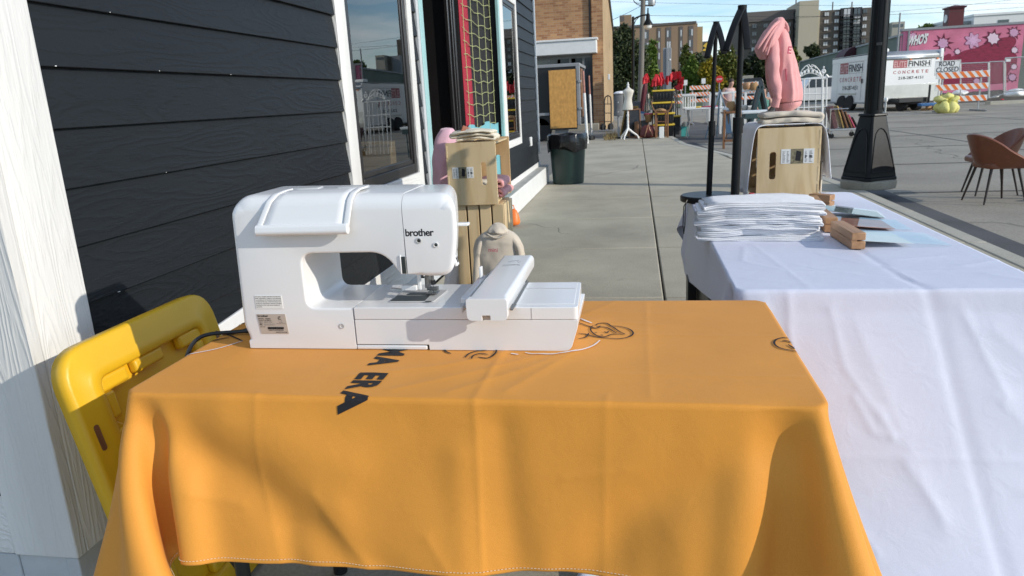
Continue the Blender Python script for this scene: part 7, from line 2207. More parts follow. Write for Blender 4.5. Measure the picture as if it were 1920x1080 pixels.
for v_ in (bl * .50, bl * .68):
    p = tp(-.03, v_, GL + .36); wheel(p, .36, .24, -fx, wt_)
    p = tp(fw + .03, v_, GL + .36); wheel(p, .36, .24, fx, wt_)
fa = tpoly(-.035, -.004, bl * .40, bl * .80, z0 + .42, z0 + .50).build('fender', m_alu, wt_, bevel=.01)
tpoly(fw * .22, fw * .68, -1.0, -.05, z0 + .02, z0 + .22).build('tongue_box', m_black_plastic, wt_, bevel=.02)
tb_ = MB().bar(tp(fw * .18, 0, z0 + .0), tp(fw * .5, -1.3, z0 + .0), .08, .10).bar(tp(fw * .82, 0, z0 + .0), tp(fw * .5, -1.3, z0 + .0), .08, .10)
tb_.build('tongue', m_black_plastic, wt_)
MB().cyl(tp(fw * .66, -1.1, GL + .003), tp(fw * .66, -1.1, .95), .045).obox(tp(fw * .66, -1.1, GL + .03), (.24, .24, .05)).build('jack', m_black_plastic, wt_)
for u in (fw * .36, fw * .58):
    MB().cyl(tp(u - .2, -.55, GL + .25), tp(u + .05, -.55, GL + .25), .25, n=20).build('jockey_wheel', m_tyre, wt_)
o = MB()
for k in range(5): o.obox(tp(fw * .66 + (k - 2) * .14, -1.35 - (k % 2) * .14, GL + .05 + .09 * (k % 2)), (.34, .11, .09), Euler((0, 0, .3 + .2 * k)))
ob = o.build('wood_blocking', m_wicker, None, bevel=.008); tag(ob, 'pile of short timber blocks under the trailer jack', 'timber')
for u in (.08, .5, .92):
    tpoly(fw * u - .05, fw * u + .05, -.04, -.018, H_ - .40, H_ - .35).build('marker_light', m_orange_sheet, wt_, bevel=.008)
for v_ in (.10, .30):
    tpoly(-.022, -.016, bl * v_, bl * v_ + .02, z0 + .15, H_ - .35).build('door_edge', m_grey_metal, wt_)
tpoly(-.05, -.02, bl * .28, bl * .30, 1.15, 1.35).build('door_handle', m_black_plastic, wt_, bevel=.006)
for v_ in (.42, .56, .70, .84):
    tpoly(-.0205, -.016, bl * v_, bl * v_ + .012, z0 + .10, H_ - .30).build('panel_seam', m_alu, wt_)
# lettering on the front and the side
m_redbox = M('dull_red_print', (.30, .05, .06), .5, var=.25, vscale=12)
m_redltr = M('red_letter_print', (.38, .08, .09), .5)
def signage(org, xd, w, hh, par, side):
    n_ = Vector(xd).cross(Vector((0, 0, 1))).normalized()
    def P(u, z, off=.004): return org + xd * u + Vector((0, 0, z)) + n_ * off
    q = MB().add([P(0, 0), P(w * .37, 0), P(w * .37, hh), P(0, hh), P(0, 0, -.004), P(w * .37, 0, -.004), P(w * .37, hh, -.004), P(0, hh, -.004)], [(0, 1, 2, 3), (7, 6, 5, 4), (0, 4, 5, 1), (1, 5, 6, 2), (2, 6, 7, 3), (3, 7, 4, 0)])
    rbx = q.build('red_panel', m_redbox, par, smooth=False)
    text('panel_lettering', 'ELITE', P(w * .025, hh * .12, .005), xd, (0, 0, 1), M('pale_red_print', (.55, .32, .32), .5), rbx, width=w * .32, height=hh * .74, bold=.02, thick=.002)
    text('lettering', 'FINISH', P(w * .40, hh * .16), xd, (0, 0, 1), m_print, par, width=w * .57, height=hh * .68, bold=.02, thick=.002)
    b = MB()
    for (u0, u1, v0, v1) in ((w * .37, w, 0, .012), (w * .37, w, hh - .012, hh), (w - .012, w, 0, hh)):
        b.add([P(u0, v0), P(u1, v0), P(u1, v1), P(u0, v1)], [(0, 1, 2, 3)])
    b.build('panel_border', m_grey_print, par, smooth=False, clean=False)
    text('lettering', 'CONCRETE', P(0.0, -hh * .72), xd, (0, 0, 1), m_redltr, par, width=w * .98, height=hh * .40, bold=.015, spacing=1.75, thick=.002)
    text('lettering', '218-287-4151', P(w * .16, -hh * 1.45), xd, (0, 0, 1), m_print, par, width=w * .66, height=hh * .36, bold=.01, thick=.002)
zf = W(1670, 128.5, 36).z
signage(A + fx * fw * .235 + Vector((0, 0, zf)), fx, fw * .59, .34, wt_, 0)
signage(A + bx_ * bl * .80 + Vector((0, 0, zf - .1)), -bx_, bl * .52, .52, wt_, 1)
# ------------------------------------------------------------------ mural building, green side wall, buildings behind it
ym = 52.0
mL, mR = W(1687, 150, ym).x, W(1911, 140, ym).x
mzt = W(1800, 52, ym).z
m_mural = brick_mat('pink_painted_brick', (.66, .20, .30), (.62, .18, .275), (.58, .17, .26), 2.2, bump=.15)
m_maroonpaint = M('maroon_mural_paint', (.25, .014, .05), .7, var=.3, vscale=3, stretch=(1, 1, 3))
m_maroonpaint2 = M('dark_maroon_mural_paint', (.12, .006, .028), .7, var=.2, vscale=4)
m_lilac = M('lilac_mural_paint', (.60, .33, .48), .7, var=.08, vscale=4)
m_palemural = M('pale_mural_paint', (.74, .56, .64), .7, var=.08, vscale=4)
m_sage = M('sage_green_wall', (.135, .165, .135), .8, var=.12, vscale=.6, bump=.1, bscale=8)
mu_ = thing('mural_building', 'pink brick building with comic style bursts and a maroon shape on its wall', 'building', ((mL + mR) / 2, ym, 0))
MB().box(mL, mR, ym, ym + .5, -.12, mzt).build('mural_wall', m_mural, mu_, smooth=False)
MB().box(mL - .1, mR + 12, ym - .06, ym + .6, mzt + .002, mzt + .14).build('coping', m_grey_metal, mu_, smooth=False)
MB().box(mR + .004, mR + 12, ym + .05, ym + .5, -.12, mzt).build('plain_wall', m_sage, mu_, smooth=False)
MB().box(mL + .26, mL + .36, ym - .10, ym - .001, 1.5, mzt).build('downpipe', m_grey_metal, mu_)
fB = W(1498, 140, 100.0); dv = (Vector((fB.x, 100, 0)) - Vector((mL, ym, 0))); 
nrm = Vector((dv.y, -dv.x, 0)).normalized()
p0 = Vector((mL - .01, ym + .02, 0)); p1 = p0 + dv
MB().add([(p0.x, p0.y, -.15), (p1.x, p1.y, -.15), (p1.x, p1.y, mzt - .25), (p0.x, p0.y, mzt - .25), (p0.x + nrm.x * 12, p0.y + 12, -.15), (p1.x + 14, p1.y, -.15), (p1.x + 14, p1.y, mzt - .25), (p0.x + 14, p0.y + 12, mzt - .25)],
         [(0, 1, 2, 3), (3, 2, 6, 7), (4, 5, 6, 7)]).build('side_wall', m_sage, mu_, smooth=False)
MB().bar((p0.x, p0.y, mzt - .2), (p1.x, p1.y, mzt - .2), .2, .12).build('side_coping', m_grey_metal, mu_)
# maroon awning on the side wall, near the trailer
fa = .42
aw = p0 + dv * .12; aw2 = p0 + dv * .33
aw = W(1625, 100, 62); a0 = p0 + dv * ((66 - ym) / dv.y); a1_ = p0 + dv * ((70 - ym) / dv.y)
awn = MB(); rows = []
out_n = Vector((-dv.y, dv.x, 0)).normalized()
for i in range(9):
    t_ = i / 8 * math.pi / 2
    rows.append([Vector((p.x, p.y, 0)) + out_n * (1.0 * math.sin(t_)) + Vector((0, 0, 2.85 + 1.2 * math.cos(t_))) for p in (a0, a1_)])
awn.grid(rows); k0 = len(awn.v)
awn.v += [tuple(a0) [:2] + (2.85,), tuple(a1_)[:2] + (2.85,)]
awn.f += [tuple([2 * i for i in range(9)] + [k0]), tuple([2 * i + 1 for i in range(9)] + [k0 + 1])]
awn.build('awning', M('maroon_awning', (.045, .008, .014), .7, var=.1), mu_)
for f_ in (.62, .80):
    q = p0 + dv * f_; q2 = p0 + dv * (f_ + .05)
    MB().add([(q.x - .03, q.y, .9), (q2.x - .03, q2.y, .9), (q2.x - .03, q2.y, 2.6), (q.x - .03, q.y, 2.6)], [(0, 1, 2, 3)]).build('boarded_window', m_greyfabric, mu_, smooth=False, solid=.04)


def mural(poly, d, mat, name):
    q = [W(px, py, ym) for px, py in poly]
    return MB().prism([(p.x, p.z) for p in q], ym - d - .003, ym - d, 'xz').build(name, mat, mu_, smooth=False)


def star(cx, cy, r0, r1, n, ph=0.0, sy=1.0, jit=.25, seed=0):
    rnd = random.Random(seed)
    return [(cx + (r1 * (1 + rnd.uniform(-jit, jit)) if i % 2 else r0) * math.cos(ph + math.pi * i / n), cy + sy * (r1 * (1 + rnd.uniform(-jit, jit)) if i % 2 else r0) * math.sin(ph + math.pi * i / n)) for i in range(2 * n)]


def smooth_poly(pts, k=5):
    P = [np.array(p, float) for p in pts]; n = len(P); out = []
    for i in range(n):
        p0, p1, p2, p3 = P[i - 1], P[i], P[(i + 1) % n], P[(i + 2) % n]
        for j in range(k):
            t = j / k
            out.append(tuple(.5 * ((2 * p1) + (-p0 + p2) * t + (2 * p0 - 5 * p1 + 4 * p2 - p3) * t * t + (-p0 + 3 * p1 - 3 * p2 + p3) * t ** 3)))
    return out


blob = [(1754, 112), (1770, 106), (1779, 101), (1783, 102), (1785, 106), (1797, 101), (1810, 95), (1830, 91), (1843, 85), (1870, 74), (1890, 70), (1902, 72), (1904, 80), (1897, 92), (1898, 98), (1905, 104), (1905, 118), (1897, 126), (1890, 135), (1885, 146), (1880, 155), (1754, 158)]
bl_ = blob
def grow(pts, d):
    c = np.mean(pts, axis=0); return [tuple(np.array(p) + (np.array(p) - c) / np.linalg.norm(np.array(p) - c) * d) for p in pts]
mural(smooth_poly(grow(bl_, 1.2), 4), .004, m_maroonpaint2, 'painted_outline')
mural(smooth_poly(bl_, 4), .009, m_maroonpaint, 'painted_shape')
rnd = random.Random(4)
sk_ = MB()
for k in range(34):
    px = rnd.uniform(1790, 1893); py = rnd.uniform(84 + max(0, (1850 - px) * .28), 150)
    ln = rnd.uniform(4, 12)
    P = [W(px + ln * i / 5, py - ln * .15 * i / 5 - 1.2 * math.sin(i * 1.3 + k), ym - .014) for i in range(6)]
    w0 = rnd.uniform(.006, .022)
    sk_.grid([[p + Vector((0, 0, w0 * math.sin(math.pi * (i + .5) / 6))), p - Vector((0, 0, w0 * math.sin(math.pi * (i + .5) / 6)))] for i, p in enumerate(P)])
sk_.build('painted_stroke', m_maroonpaint2, mu_, smooth=False, clean=False)
for i, (cx, cy, r, n, mt, sp) in enumerate(((1768, 81, 10, 9, m_lilac, 1.9), (1901, 61, 8.5, 9, m_lilac, 1.75), (1901, 125, 5.5, 7, m_palemural, 1.45), (1898, 145, 7, 9, m_lilac, 1.5), (1712, 68, 7, 8, m_lilac, 1.6), (1862, 72, 11, 8, m_palemural, 1.7), (1795, 97, 5, 7, m_palemural, 1.6), (1902, 94, 6, 7, m_palemural, 1.6), (1831, 152, 6, 8, m_lilac, 1.4))):
    mural(star(cx, cy, r * .95, r * sp, n, .3 + i, .95, .18, i), .0135 if i not in (0, 1, 4) else .005, m_maroonpaint2, 'painted_burst')
    mural(star(cx, cy, r * .82, r * 1.05, n, .3 + i, .95, .08, i + 20), .0185 if i not in (0, 1, 4) else .0095, mt, 'painted_burst')
fl_ = [(1824 + (13 + 3.0 * math.cos(7 * a)) * math.cos(a), 76 + (12.5 + 3.0 * math.cos(7 * a)) * math.sin(a)) for a in np.linspace(0, 2 * math.pi, 64, endpoint=False)]
mural(grow(fl_, .9), .0135, m_maroonpaint2, 'painted_flower')
mural(fl_, .0185, m_lilac, 'painted_flower')
mural(star(1824, 76, 5.5, 9, 8, .2, 1, .15, 9), .0235, M('light_pink_mural_paint', (.70, .42, .60), .7), 'painted_flower')
for (s, px0, px1, py, h) in (("WHO'S", 1700, 1737, 86, .66),):
    a, b_ = W(px0, py, ym), W(px1, py - 5, ym)
    for d, mt, bo, nm in ((.006, m_print, .10, 'mural_shadow'), (.012, m_white_sheet, .045, 'mural_lettering')):
        text(nm, s, (a.x, ym - d, a.z), (1, 0, .10), (.18, 0, 1), mt, mu_, width=b_.x - a.x, height=h, bold=bo, thick=.003)
# maroon clock tower, white block and concrete block behind
yt_ = 75.0
ct = thing('clock_tower', 'small maroon clock tower rising behind the pink mural wall', 'tower', (W(1793, 60, yt_).x, yt_, 0))
a, b_ = W(1777, 55, yt_), W(1809, 14, yt_)
m_mar = M('maroon_metal', (.10, .010, .014), .55, var=.08, vscale=.6)
MB().box(a.x, b_.x, yt_, yt_ + (b_.x - a.x), -.1, b_.z).build('tower_shaft', m_mar, ct, smooth=False)
xm = (a.x + b_.x) / 2; w2 = (b_.x - a.x) / 2
MB().box(a.x - .12, b_.x + .12, yt_ - .12, yt_ + 2 * w2 + .12, b_.z + .002, b_.z + .12).build('eaves', m_mar, ct)
rz_ = W(1793, 8, yt_).z
MB().add([(a.x - .2, yt_ - .2, b_.z + .122), (b_.x + .2, yt_ - .2, b_.z + .122), (b_.x + .2, yt_ + 2 * w2 + .2, b_.z + .122), (a.x - .2, yt_ + 2 * w2 + .2, b_.z + .122), (xm, yt_ + w2, rz_)], [(0, 1, 4), (1, 2, 4), (2, 3, 4), (3, 0, 4), (3, 2, 1, 0)]).build('pyramid_roof', m_mar, ct, smooth=False)
q = W(1780, 34, yt_ - .03); 
lf = MB().lathe([(.36, 0), (.36, .05), (.30, .055), (.28, .02)], n=24); lf.v = [(a.x - .01 - p[2], yt_ + w2 + p[0], q.z + p[1]) for p in lf.v]; lf.build('clock_face', m_white_sheet, ct)
yw = 80.0
wb = thing('white_building', 'long white flat roofed building behind the mural wall', 'building', (W(1870, 60, yw).x, yw, 0))
a, b_ = W(1824, 60, yw), W(1960, 25, yw)
zt_ = W(1850, 29, yw).z
MB().box(a.x, b_.x + 6, yw, yw + 14, -.1, zt_).build('wall', m_white_paint, wb, smooth=False)
MB().box(W(1808, 40, yw).x, a.x - .004, yw + .6, yw + 12, -.1, zt_ - .35).build('side_wing', m_grey_metal, wb, smooth=False)
MB().box(a.x - .1, b_.x + 6.1, yw - .1, yw + 14.1, zt_ + .002, zt_ + .2).build('parapet', m_white_sheet, wb)
q = W(1881, 42, yw); MB().box(q.x - .48, q.x + .48, yw - .03, yw + .05, q.z - .6, q.z + .25).build('window', m_glass_far, wb, smooth=False)
q = W(1815, 49, yw); MB().box(q.x - .25, q.x + .28, yw + .56, yw + .65, q.z - .3, q.z + .3).build('window', m_glass_far, wb, smooth=False)
yk = 95.0
cbd = thing('concrete_building', 'grey and beige concrete building between lamp post and mural wall', 'building', (W(1680, 80, yk).x, yk, 0))
m_conc = M('beige_concrete', (.36, .34, .28), .85, var=.1, vscale=.5)
a, b_ = W(1672, 60, yk), W(1697, 40, yk)
MB().box(a.x, b_.x, yk, yk + 2, -.1, b_.z).build('wall', m_conc, cbd, smooth=False)
q0, q1 = W(1675, 51, yk), W(1694, 44.5, yk)
MB().box(q0.x, q1.x, yk - .05, yk + .05, q0.z, q1.z).build('window', m_glass_far, cbd, smooth=False)
MB().box(W(1640, 70, yk).x, a.x - .01, yk + 1, yk + 2, -.1, W(1660, 44, yk).z).build('rear_wall', m_grey_metal, cbd, smooth=False)
rr_ = MB()
for k in range(9):
    x = W(1662 + k * 1.1, 60, yk).x; rr_.box(x - .05, x + .05, yk + .93, yk + .995, 1, W(1660, 46, yk).z)
rr_.build('wall_rib', m_conc, cbd, smooth=False)
t = thing('mast_pole', 'thin grey mast standing at the corner of the mural wall', 'pole', (W(1684, 90, 50.5).x, 50.5, GL))
q1 = W(1688, 24, 50.5); MB().tube([(W(1683, 90, 50.5).x, 50.5, GL), q1], [.07, .05], 8).build('pole_shaft', m_grey_metal, t)

# chain link fence panels at the work site
yf = 38.0
def panel(label, px0, px1, pt, pb, y):
    t = thing('fence_panel', label, 'fence', (W(px0, pb[0], y).x, y, GL), 'temporary chain link fence panels')
    P = [W(px0, pt[0], y), W(px1, pt[1], y), W(px1, pb[1], y), W(px0, pb[0], y)]
    for i, nm in enumerate(('top_rail', 'post', 'bottom_rail', 'post')):
        MB().tube([P[i], P[(i + 1) % 4]], .028, 8).build(nm, m_galv, t)
    ms = MB(); n = 26
    for i in range(1, n):
        f = i / n
        ms.tube([P[0].lerp(P[1], f), P[3].lerp(P[2], f)], .003, 3, cap=False)
    for i in range(1, 18):
        f = i / 18
        ms.tube([P[0].lerp(P[3], f), P[1].lerp(P[2], f)], .003, 3, cap=False)
    o = ms.build('wire_mesh', m_galv, t); o['kind'] = 'stuff'
    return t
panel('left chain link fence panel behind the road closed barricade', 1801, 1853, (119, 117), (188, 184), yf)
panel('middle chain link fence panel before the maroon mural shape', 1855, 1882, (116, 115), (184, 176), yf + .3)
t = panel('right chain link fence panel with a small white plate at its corner', 1885, 1932, (109, 106), (172, 168), yf - .5)
q = W(1890, 113, yf - .55); MB().box(q.x - .09, q.x + .09, yf - .60, yf - .535, q.z - .06, q.z + .06).build('white_plate', m_white_sheet, t)
# low dirt bank with debris at the mural's foot
bk_ = MB(); rows = []
rnd = random.Random(8)
for i in range(40):
    x = mL - 1.5 + i * .42
    row = []
    for j in range(9):
        f = j / 8
        row.append((x + rnd.uniform(-.1, .1), 42.5 + f * 8, GL + .003 + max(0, (.35 + .2 * rnd.random()) * math.sin(math.pi * min(1, f * 1.15)) ) if 0 < j < 8 else GL - .02))
    rows.append(row)
o = bk_.grid(rows).build('dirt_bank', concrete_mat('dark_dirt', (.075, .062, .045), .35, 1.5, 1.0, 12), None, smooth=False); tag(o, kind='structure')
for i, (px, py, sx, mt, lab, nm) in enumerate(((1903, 176, 1.0, m_white_sheet, 'crumpled white sheet lying on the dirt under the right fence panel', 'plastic_sheet'), (1800, 174, .75, m_white_sheet, 'white plastic sheet on the dirt behind the barricade', 'plastic_sheet'), (1866, 182, .35, m_white_sheet, 'small white scrap on the dirt below the middle fence panel', 'plastic_scrap'), (1879, 187, .14, m_red, 'small red scrap on the ground near the dirt bank', 'plastic_scrap'))):
    q = W(px, py, 41.5 if i != 3 else 36)
    o = MB().loft([(q.x, q.y, q.z - .14 * sx, sx * .6, sx * .5), (q.x, q.y, q.z + .10 * sx, sx * .5, sx * .35), (q.x + .1 * sx, q.y, q.z + .22 * sx, sx * .15, sx * .1)], 16, fold=.2).wobble(.16 * sx, 3.5, i).build(nm, mt, None, sub=1); tag(o, lab, 'plastic sheet')
a, b_ = W(1862, 187, 38), W(1930, 181, 38)
o = MB().bar((a.x, 38.5, GL + .07), (b_.x + 2, 38.7, GL + .07), .5, .14).build('kerb', m_kerb, None); tag(o, kind='structure')
o = MB().box(W(1722, 190, 34.5).x, W(1752, 190, 34.5).x, 34.2, 34.6, GL + .2, GL + .32).build('blue_barrier', M('blue_plastic', (.05, .16, .36), .5), None, bevel=.03); tag(o, 'low blue barrier on the ground between trailer and barricade', 'barrier')
# white pickup truck behind the arbour
yv = 46.0
vc = W(1530, 178, yv)
tk = thing('pickup_truck', 'white pickup truck parked beyond the white garden arch', 'truck', (vc.x, yv, GL))
def vb(x0, x1, z0, z1, w0=.9, w1=None, y0=yv): pass
x0 = vc.x
prof = [(-2.6, .55), (-2.55, 1.05), (-.9, 1.10), (-.55, 1.72), (.75, 1.75), (1.25, 1.15), (2.35, 1.05), (2.5, .8), (2.5, .45), (-2.6, .45)]
MB().prism([(x0 + p[0], GL + p[1]) for p in rounded(prof, .12, 4)], yv - .9, yv + .9, 'xz').build('truck_body', m_trailer, tk, bevel=.06, seg=3)
MB().prism([(x0 + p[0], GL + p[1]) for p in ((-.75, 1.15), (-.47, 1.64), (.68, 1.66), (1.08, 1.17))], yv - .912, yv - .901, 'xz').build('side_window', m_glass_far, tk, smooth=False)
MB().prism([(x0 + p[0], GL + p[1]) for p in rounded([(-1.9, .44), (-1.9, .82), (-1.0, .82), (-1.0, .44)], .2, 4)], yv - .915, yv - .905, 'xz').build('wheel_well', m_dark, tk, smooth=False)
MB().prism([(x0 + p[0], GL + p[1]) for p in rounded([(1.1, .44), (1.1, .82), (2.0, .82), (2.0, .44)], .2, 4)], yv - .915, yv - .905, 'xz').build('wheel_well', m_dark, tk, smooth=False)
for x_ in (-1.45, 1.55): wheel((x0 + x_, yv - .85, GL + .37), .37, .24, (0, -1, 0), tk)
for x_ in (-1.45, 1.55): wheel((x0 + x_, yv + .80, GL + .37), .37, .24, (0, 1, 0), tk)
MB().box(x0 + 2.46, x0 + 2.53, yv - .8, yv - .5, GL + .78, GL + .95).box(x0 + 2.46, x0 + 2.53, yv + .5, yv + .8, GL + .78, GL + .95).build('headlight', m_white_sheet, tk, bevel=.01)

# ------------------------------------------------------------------ apartment blocks on the horizon
m_tan = M('tan_panel_wall', (.30, .20, .125), .85, var=.06, vscale=.1)
m_tan_sunlit = M('sunlit_tan_wall', (.37, .27, .14), .85, var=.06, vscale=.1)  # end wall's tan brightened: the sun falling on it is in the colour
m_strip = M('grey_window_strip', (.13, .11, .10), .7, var=.1, vscale=.2)
m_curtain = M('pale_window', (.55, .56, .56), .3, var=.25, vscale=.3)
m_dkbrick = M('dark_brown_brick', (.105, .088, .072), .85, var=.1, vscale=.2)
m_band = M('thin_concrete_band', (.15, .13, .11), .85, var=.1, vscale=.3)
m_creamwall = M('cream_panel_wall', (.44, .39, .29), .85, var=.05, vscale=.15)
ya = 200.0
ap1 = thing('apartment_block', 'tan apartment block with dark vertical window strips behind the trees', 'building', (W(1240, 100, ya).x, ya, 0))
a, b_ = W(1140, 60, ya), W(1308, 42, ya)
zt_ = W(1240, 48, ya).z
MB().box(a.x - 5, b_.x, ya, ya + 16, -.2, zt_ - .002).build('wall', m_tan, ap1, smooth=False)
MB().box(b_.x + .005, W(1319, 50, ya).x, ya + 2, ya + 18, -.2, zt_ - .7).build('end_wall', m_tan_sunlit, ap1, smooth=False)
MB().box(a.x - 5, b_.x - .3, ya - .25, ya + 16.1, zt_, zt_ + .55).build('roof_edge', m_strip, ap1, smooth=False)
q0, q1 = W(1162, 53, ya), W(1184, 27, ya)
ph_ = MB().box(q0.x, q1.x, ya + .5, ya + 6, zt_ + .56, q1.z).build('penthouse', m_tan, ap1, smooth=False)
q = W(1166, 35, ya); MB().box(q.x - .6, q.x + .6, ya + .42, ya + .48, q.z - .6, q.z + .6).build('louvre', m_strip, ph_, smooth=False)
fl_h = (zt_ - 1.2) / 6.2
rnd = random.Random(12)
for (pa, pb) in ((1208, 1217), (1232.5, 1239), (1249, 1258.5), (1273.5, 1280), (1291, 1299.5)):
    x0, x1 = W(pa, 100, ya).x, W(pb, 100, ya).x
    s = MB().box(x0, x1, ya - .12, ya - .004, .5, zt_ - .5).build('window_strip', m_strip, ap1, smooth=False)
    for f in range(6):
        z = zt_ - 2.6 - f * fl_h
        xm = (x0 + x1) / 2; w_ = (x1 - x0) * .40
        for sg in ((-1, 1) if x1 - x0 > 1.1 else (0,)):
            xx = xm + sg * w_ * .52
            MB().box(xx - w_ * .42, xx + w_ * .42, ya - .17, ya - .125, z - .3, z + 1.25).build('window', m_curtain if rnd.random() < .55 else m_glass_far, s, smooth=False)
yd = 150.0
ap2 = thing('apartment_block', 'dark brown brick apartment block with cream stair tower and black balconies', 'building', (W(1520, 80, yd).x, yd, 0))
def bb_(px0, px1, py, y, dep, mat, name, zb=-.2, par=ap2):
    a, b_ = W(px0, py, y), W(px1, py, y); z = W((px0 + px1) / 2, py, y).z
    return MB().box(a.x, b_.x, y, y + dep, zb, z).build(name, mat, par, smooth=False), a.x, b_.x, z
w1, x0, x1, z1 = bb_(1392, 1499.5, 23, yd, 14, m_dkbrick, 'wall')
w2, x2, x3, z2 = bb_(1537, 1662, 16, yd - 2, 14, m_dkbrick, 'wall')
tw_, x4, x5, z3 = bb_(1499.6, 1536, 1, yd - 3.5, 12, m_creamwall, 'stair_tower')
MB().box(x2 - .9, x2 - .05, yd - 2.8, yd + 2, -.2, z2 + .1).build('tower_fin', m_creamwall, ap2, smooth=False)
MB().box(x0 - .1, x1 + .0, yd - .2, yd - .004, z1 - 1.5, z1 + .25).build('roof_band', m_strip, ap2, smooth=False)
fh = 2.95
for k in range(6):
    for (xa, xb, y, zz) in ((x0, x1, yd, z1), (x2 + .1, x3, yd - 2, z2)):
        z = zz - 1.2 - fh * k - .9
        MB().box(xa, xb, y - .06, y - .003, z - .12, z + .05).build('floor_band', m_band, ap2, smooth=False)
def win(px, py, y, w_, h_, mt):
    q = W(px, py, y); f = MB().box(q.x - w_ / 2, q.x + w_ / 2, y - .10, y - .004, q.z - h_ / 2, q.z + h_ / 2).build('window', m_strip, ap2, smooth=False)
    MB().box(q.x - w_ / 2 + .08, q.x - .04, y - .13, y - .102, q.z - h_ / 2 + .08, q.z + h_ / 2 - .08).box(q.x + .04, q.x + w_ / 2 - .08, y - .13, y - .102, q.z - h_ / 2 + .08, q.z + h_ / 2 - .08).build('pane', mt, f, smooth=False)
rnd = random.Random(21)
for k in range(6):
    for px in (1415, 1436, 1479):
        win(px - k * .5, 34.5 + k * 14.5 - (px - 1415) * .045, yd, .9, .8, m_curtain if rnd.random() < .5 else m_glass_far)
    for px in (1550, 1569):
        win(px - k * .7, 26.5 + k * 14 - (px - 1550) * .06, yd - 2, .85, .75, m_curtain if rnd.random() < .75 else m_glass_far)
    win(1622 - k * .8, 21 + k * 14, yd - 2, .8, .75, m_curtain if rnd.random() < .7 else m_glass_far)
m_iron = M('black_iron', (.012, .012, .014), .5, var=.1)
for k in range(6):
    for (px, y, yo, w_) in ((1496, yd, 30.5, 1.6), (1587, yd - 2, 25, 2.2), (1606, yd - 2, 24, 1.6)):
        q = W(px - k * .6, yo + k * 14.3, y)
        r_ = MB().box(q.x - w_ / 2, q.x + w_ / 2, y - .5, y - .004, q.z - 1.0, q.z + .9).build('balcony_recess', m_iron, ap2, smooth=False)
        MB().box(q.x - .55, q.x - .05, y - .54, y - .503, q.z - .7, q.z + .7).box(q.x + .05, q.x + .5, y - .54, y - .503, q.z - .7, q.z + .7).build('balcony_door', m_curtain if rnd.random() < .45 else m_glass_far, r_, smooth=False)
        rl = MB().box(q.x - w_ / 2, q.x + w_ / 2, y - 1.3, y - .55, q.z - 1.1, q.z - 1.0).bar((q.x - w_ / 2, y - 1.3, q.z - .3), (q.x + w_ / 2, y - 1.3, q.z - .3), .06)
        for j in range(9): xx = q.x - w_ / 2 + w_ * j / 8; rl.bar((xx, y - 1.3, q.z - 1.0), (xx, y - 1.3, q.z - .3), .04)
        rl.build('balcony_rail', m_iron, ap2, smooth=False)
q = W(1597, 14, yd - 2.4); q2 = W(1593, 76, yd - 2.4)
MB().box(q.x - .25, q.x + .25, yd - 2.4, yd - 2.1, q2.z, q.z + .1).build('white_downpipe', m_creamwall, ap2, smooth=False)
for px in (1492, 1561, 1597):
    q = W(px, 16, yd + 4); MB().cyl((q.x, yd + 4, q.z - 3), (q.x, yd + 4, q.z + (1.2 if px != 1492 else 2.4)), .12, n=6).build('roof_mast', m_strip, ap2)
# distant block with a yellow sign
yx = 260.0
fb = thing('office_block', 'distant dark office block with a yellow sign between the apartment blocks', 'building', (W(1326, 90, yx).x, yx, 0))
a, b_ = W(1318, 100, yx), W(1330, 77, yx)
MB().box(a.x, b_.x, yx, yx + 10, -.2, b_.z).build('wall', m_dkbrick, fb, smooth=False)
q = W(1324, 86, yx)
MB().prism([(q.x - 1.1 + u * 1.1, q.z - 1.6 + v_ * .8) for u, v_ in ((0, 2), (1, 3.2), (2.2, 3.4), (2.2, 2.6), (1.2, 2.2), (2.4, 1.4), (2.3, .1), (0, 0), (.2, .8), (1.1, 1.0))], yx - .3, yx - .05, 'xz').build('yellow_sign', M('yellow_sign_face', (.75, .48, .06), .5), fb, smooth=False)
# ------------------------------------------------------------------ trees: tapered trunk, limbs, crown of leaf clumps


def leaf_mat(name, c1, c2, c3):
    m, n, l, b = newmat(name)
    b.inputs['Roughness'].default_value = .6; b.inputs['Specular IOR Level'].default_value = .3
    geo = n.new('ShaderNodeNewGeometry')
    cr = n.new('ShaderNodeValToRGB')
    e = cr.color_ramp.elements
    e[0].color = (*c1, 1); e[1].color = (*c3, 1); e[1].position = 1.0
    k = e.new(.5); k.color = (*c2, 1)
    l.new(geo.outputs['Random Per Island'], cr.inputs[0]); l.new(cr.outputs[0], b.inputs['Base Color'])
    b.inputs['Subsurface Weight'].default_value = 0
    return m


m_leaf_dk = leaf_mat('dark_leaves', (.018, .030, .010), (.035, .050, .016), (.060, .070, .022))
m_leaf = leaf_mat('green_leaves', (.065, .110, .014), (.10, .16, .022), (.14, .19, .030))
m_leaf_y = leaf_mat('yellow_leaves', (.19, .16, .010), (.29, .22, .014), (.38, .27, .02))
m_leaf_m = leaf_mat('olive_leaves', (.06, .08, .014), (.10, .12, .02), (.16, .15, .025))
m_bark = M('bark', (.10, .075, .05), .9, var=.3, vscale=12, bump=.6, bscale=30, stretch=(1, 1, .3))


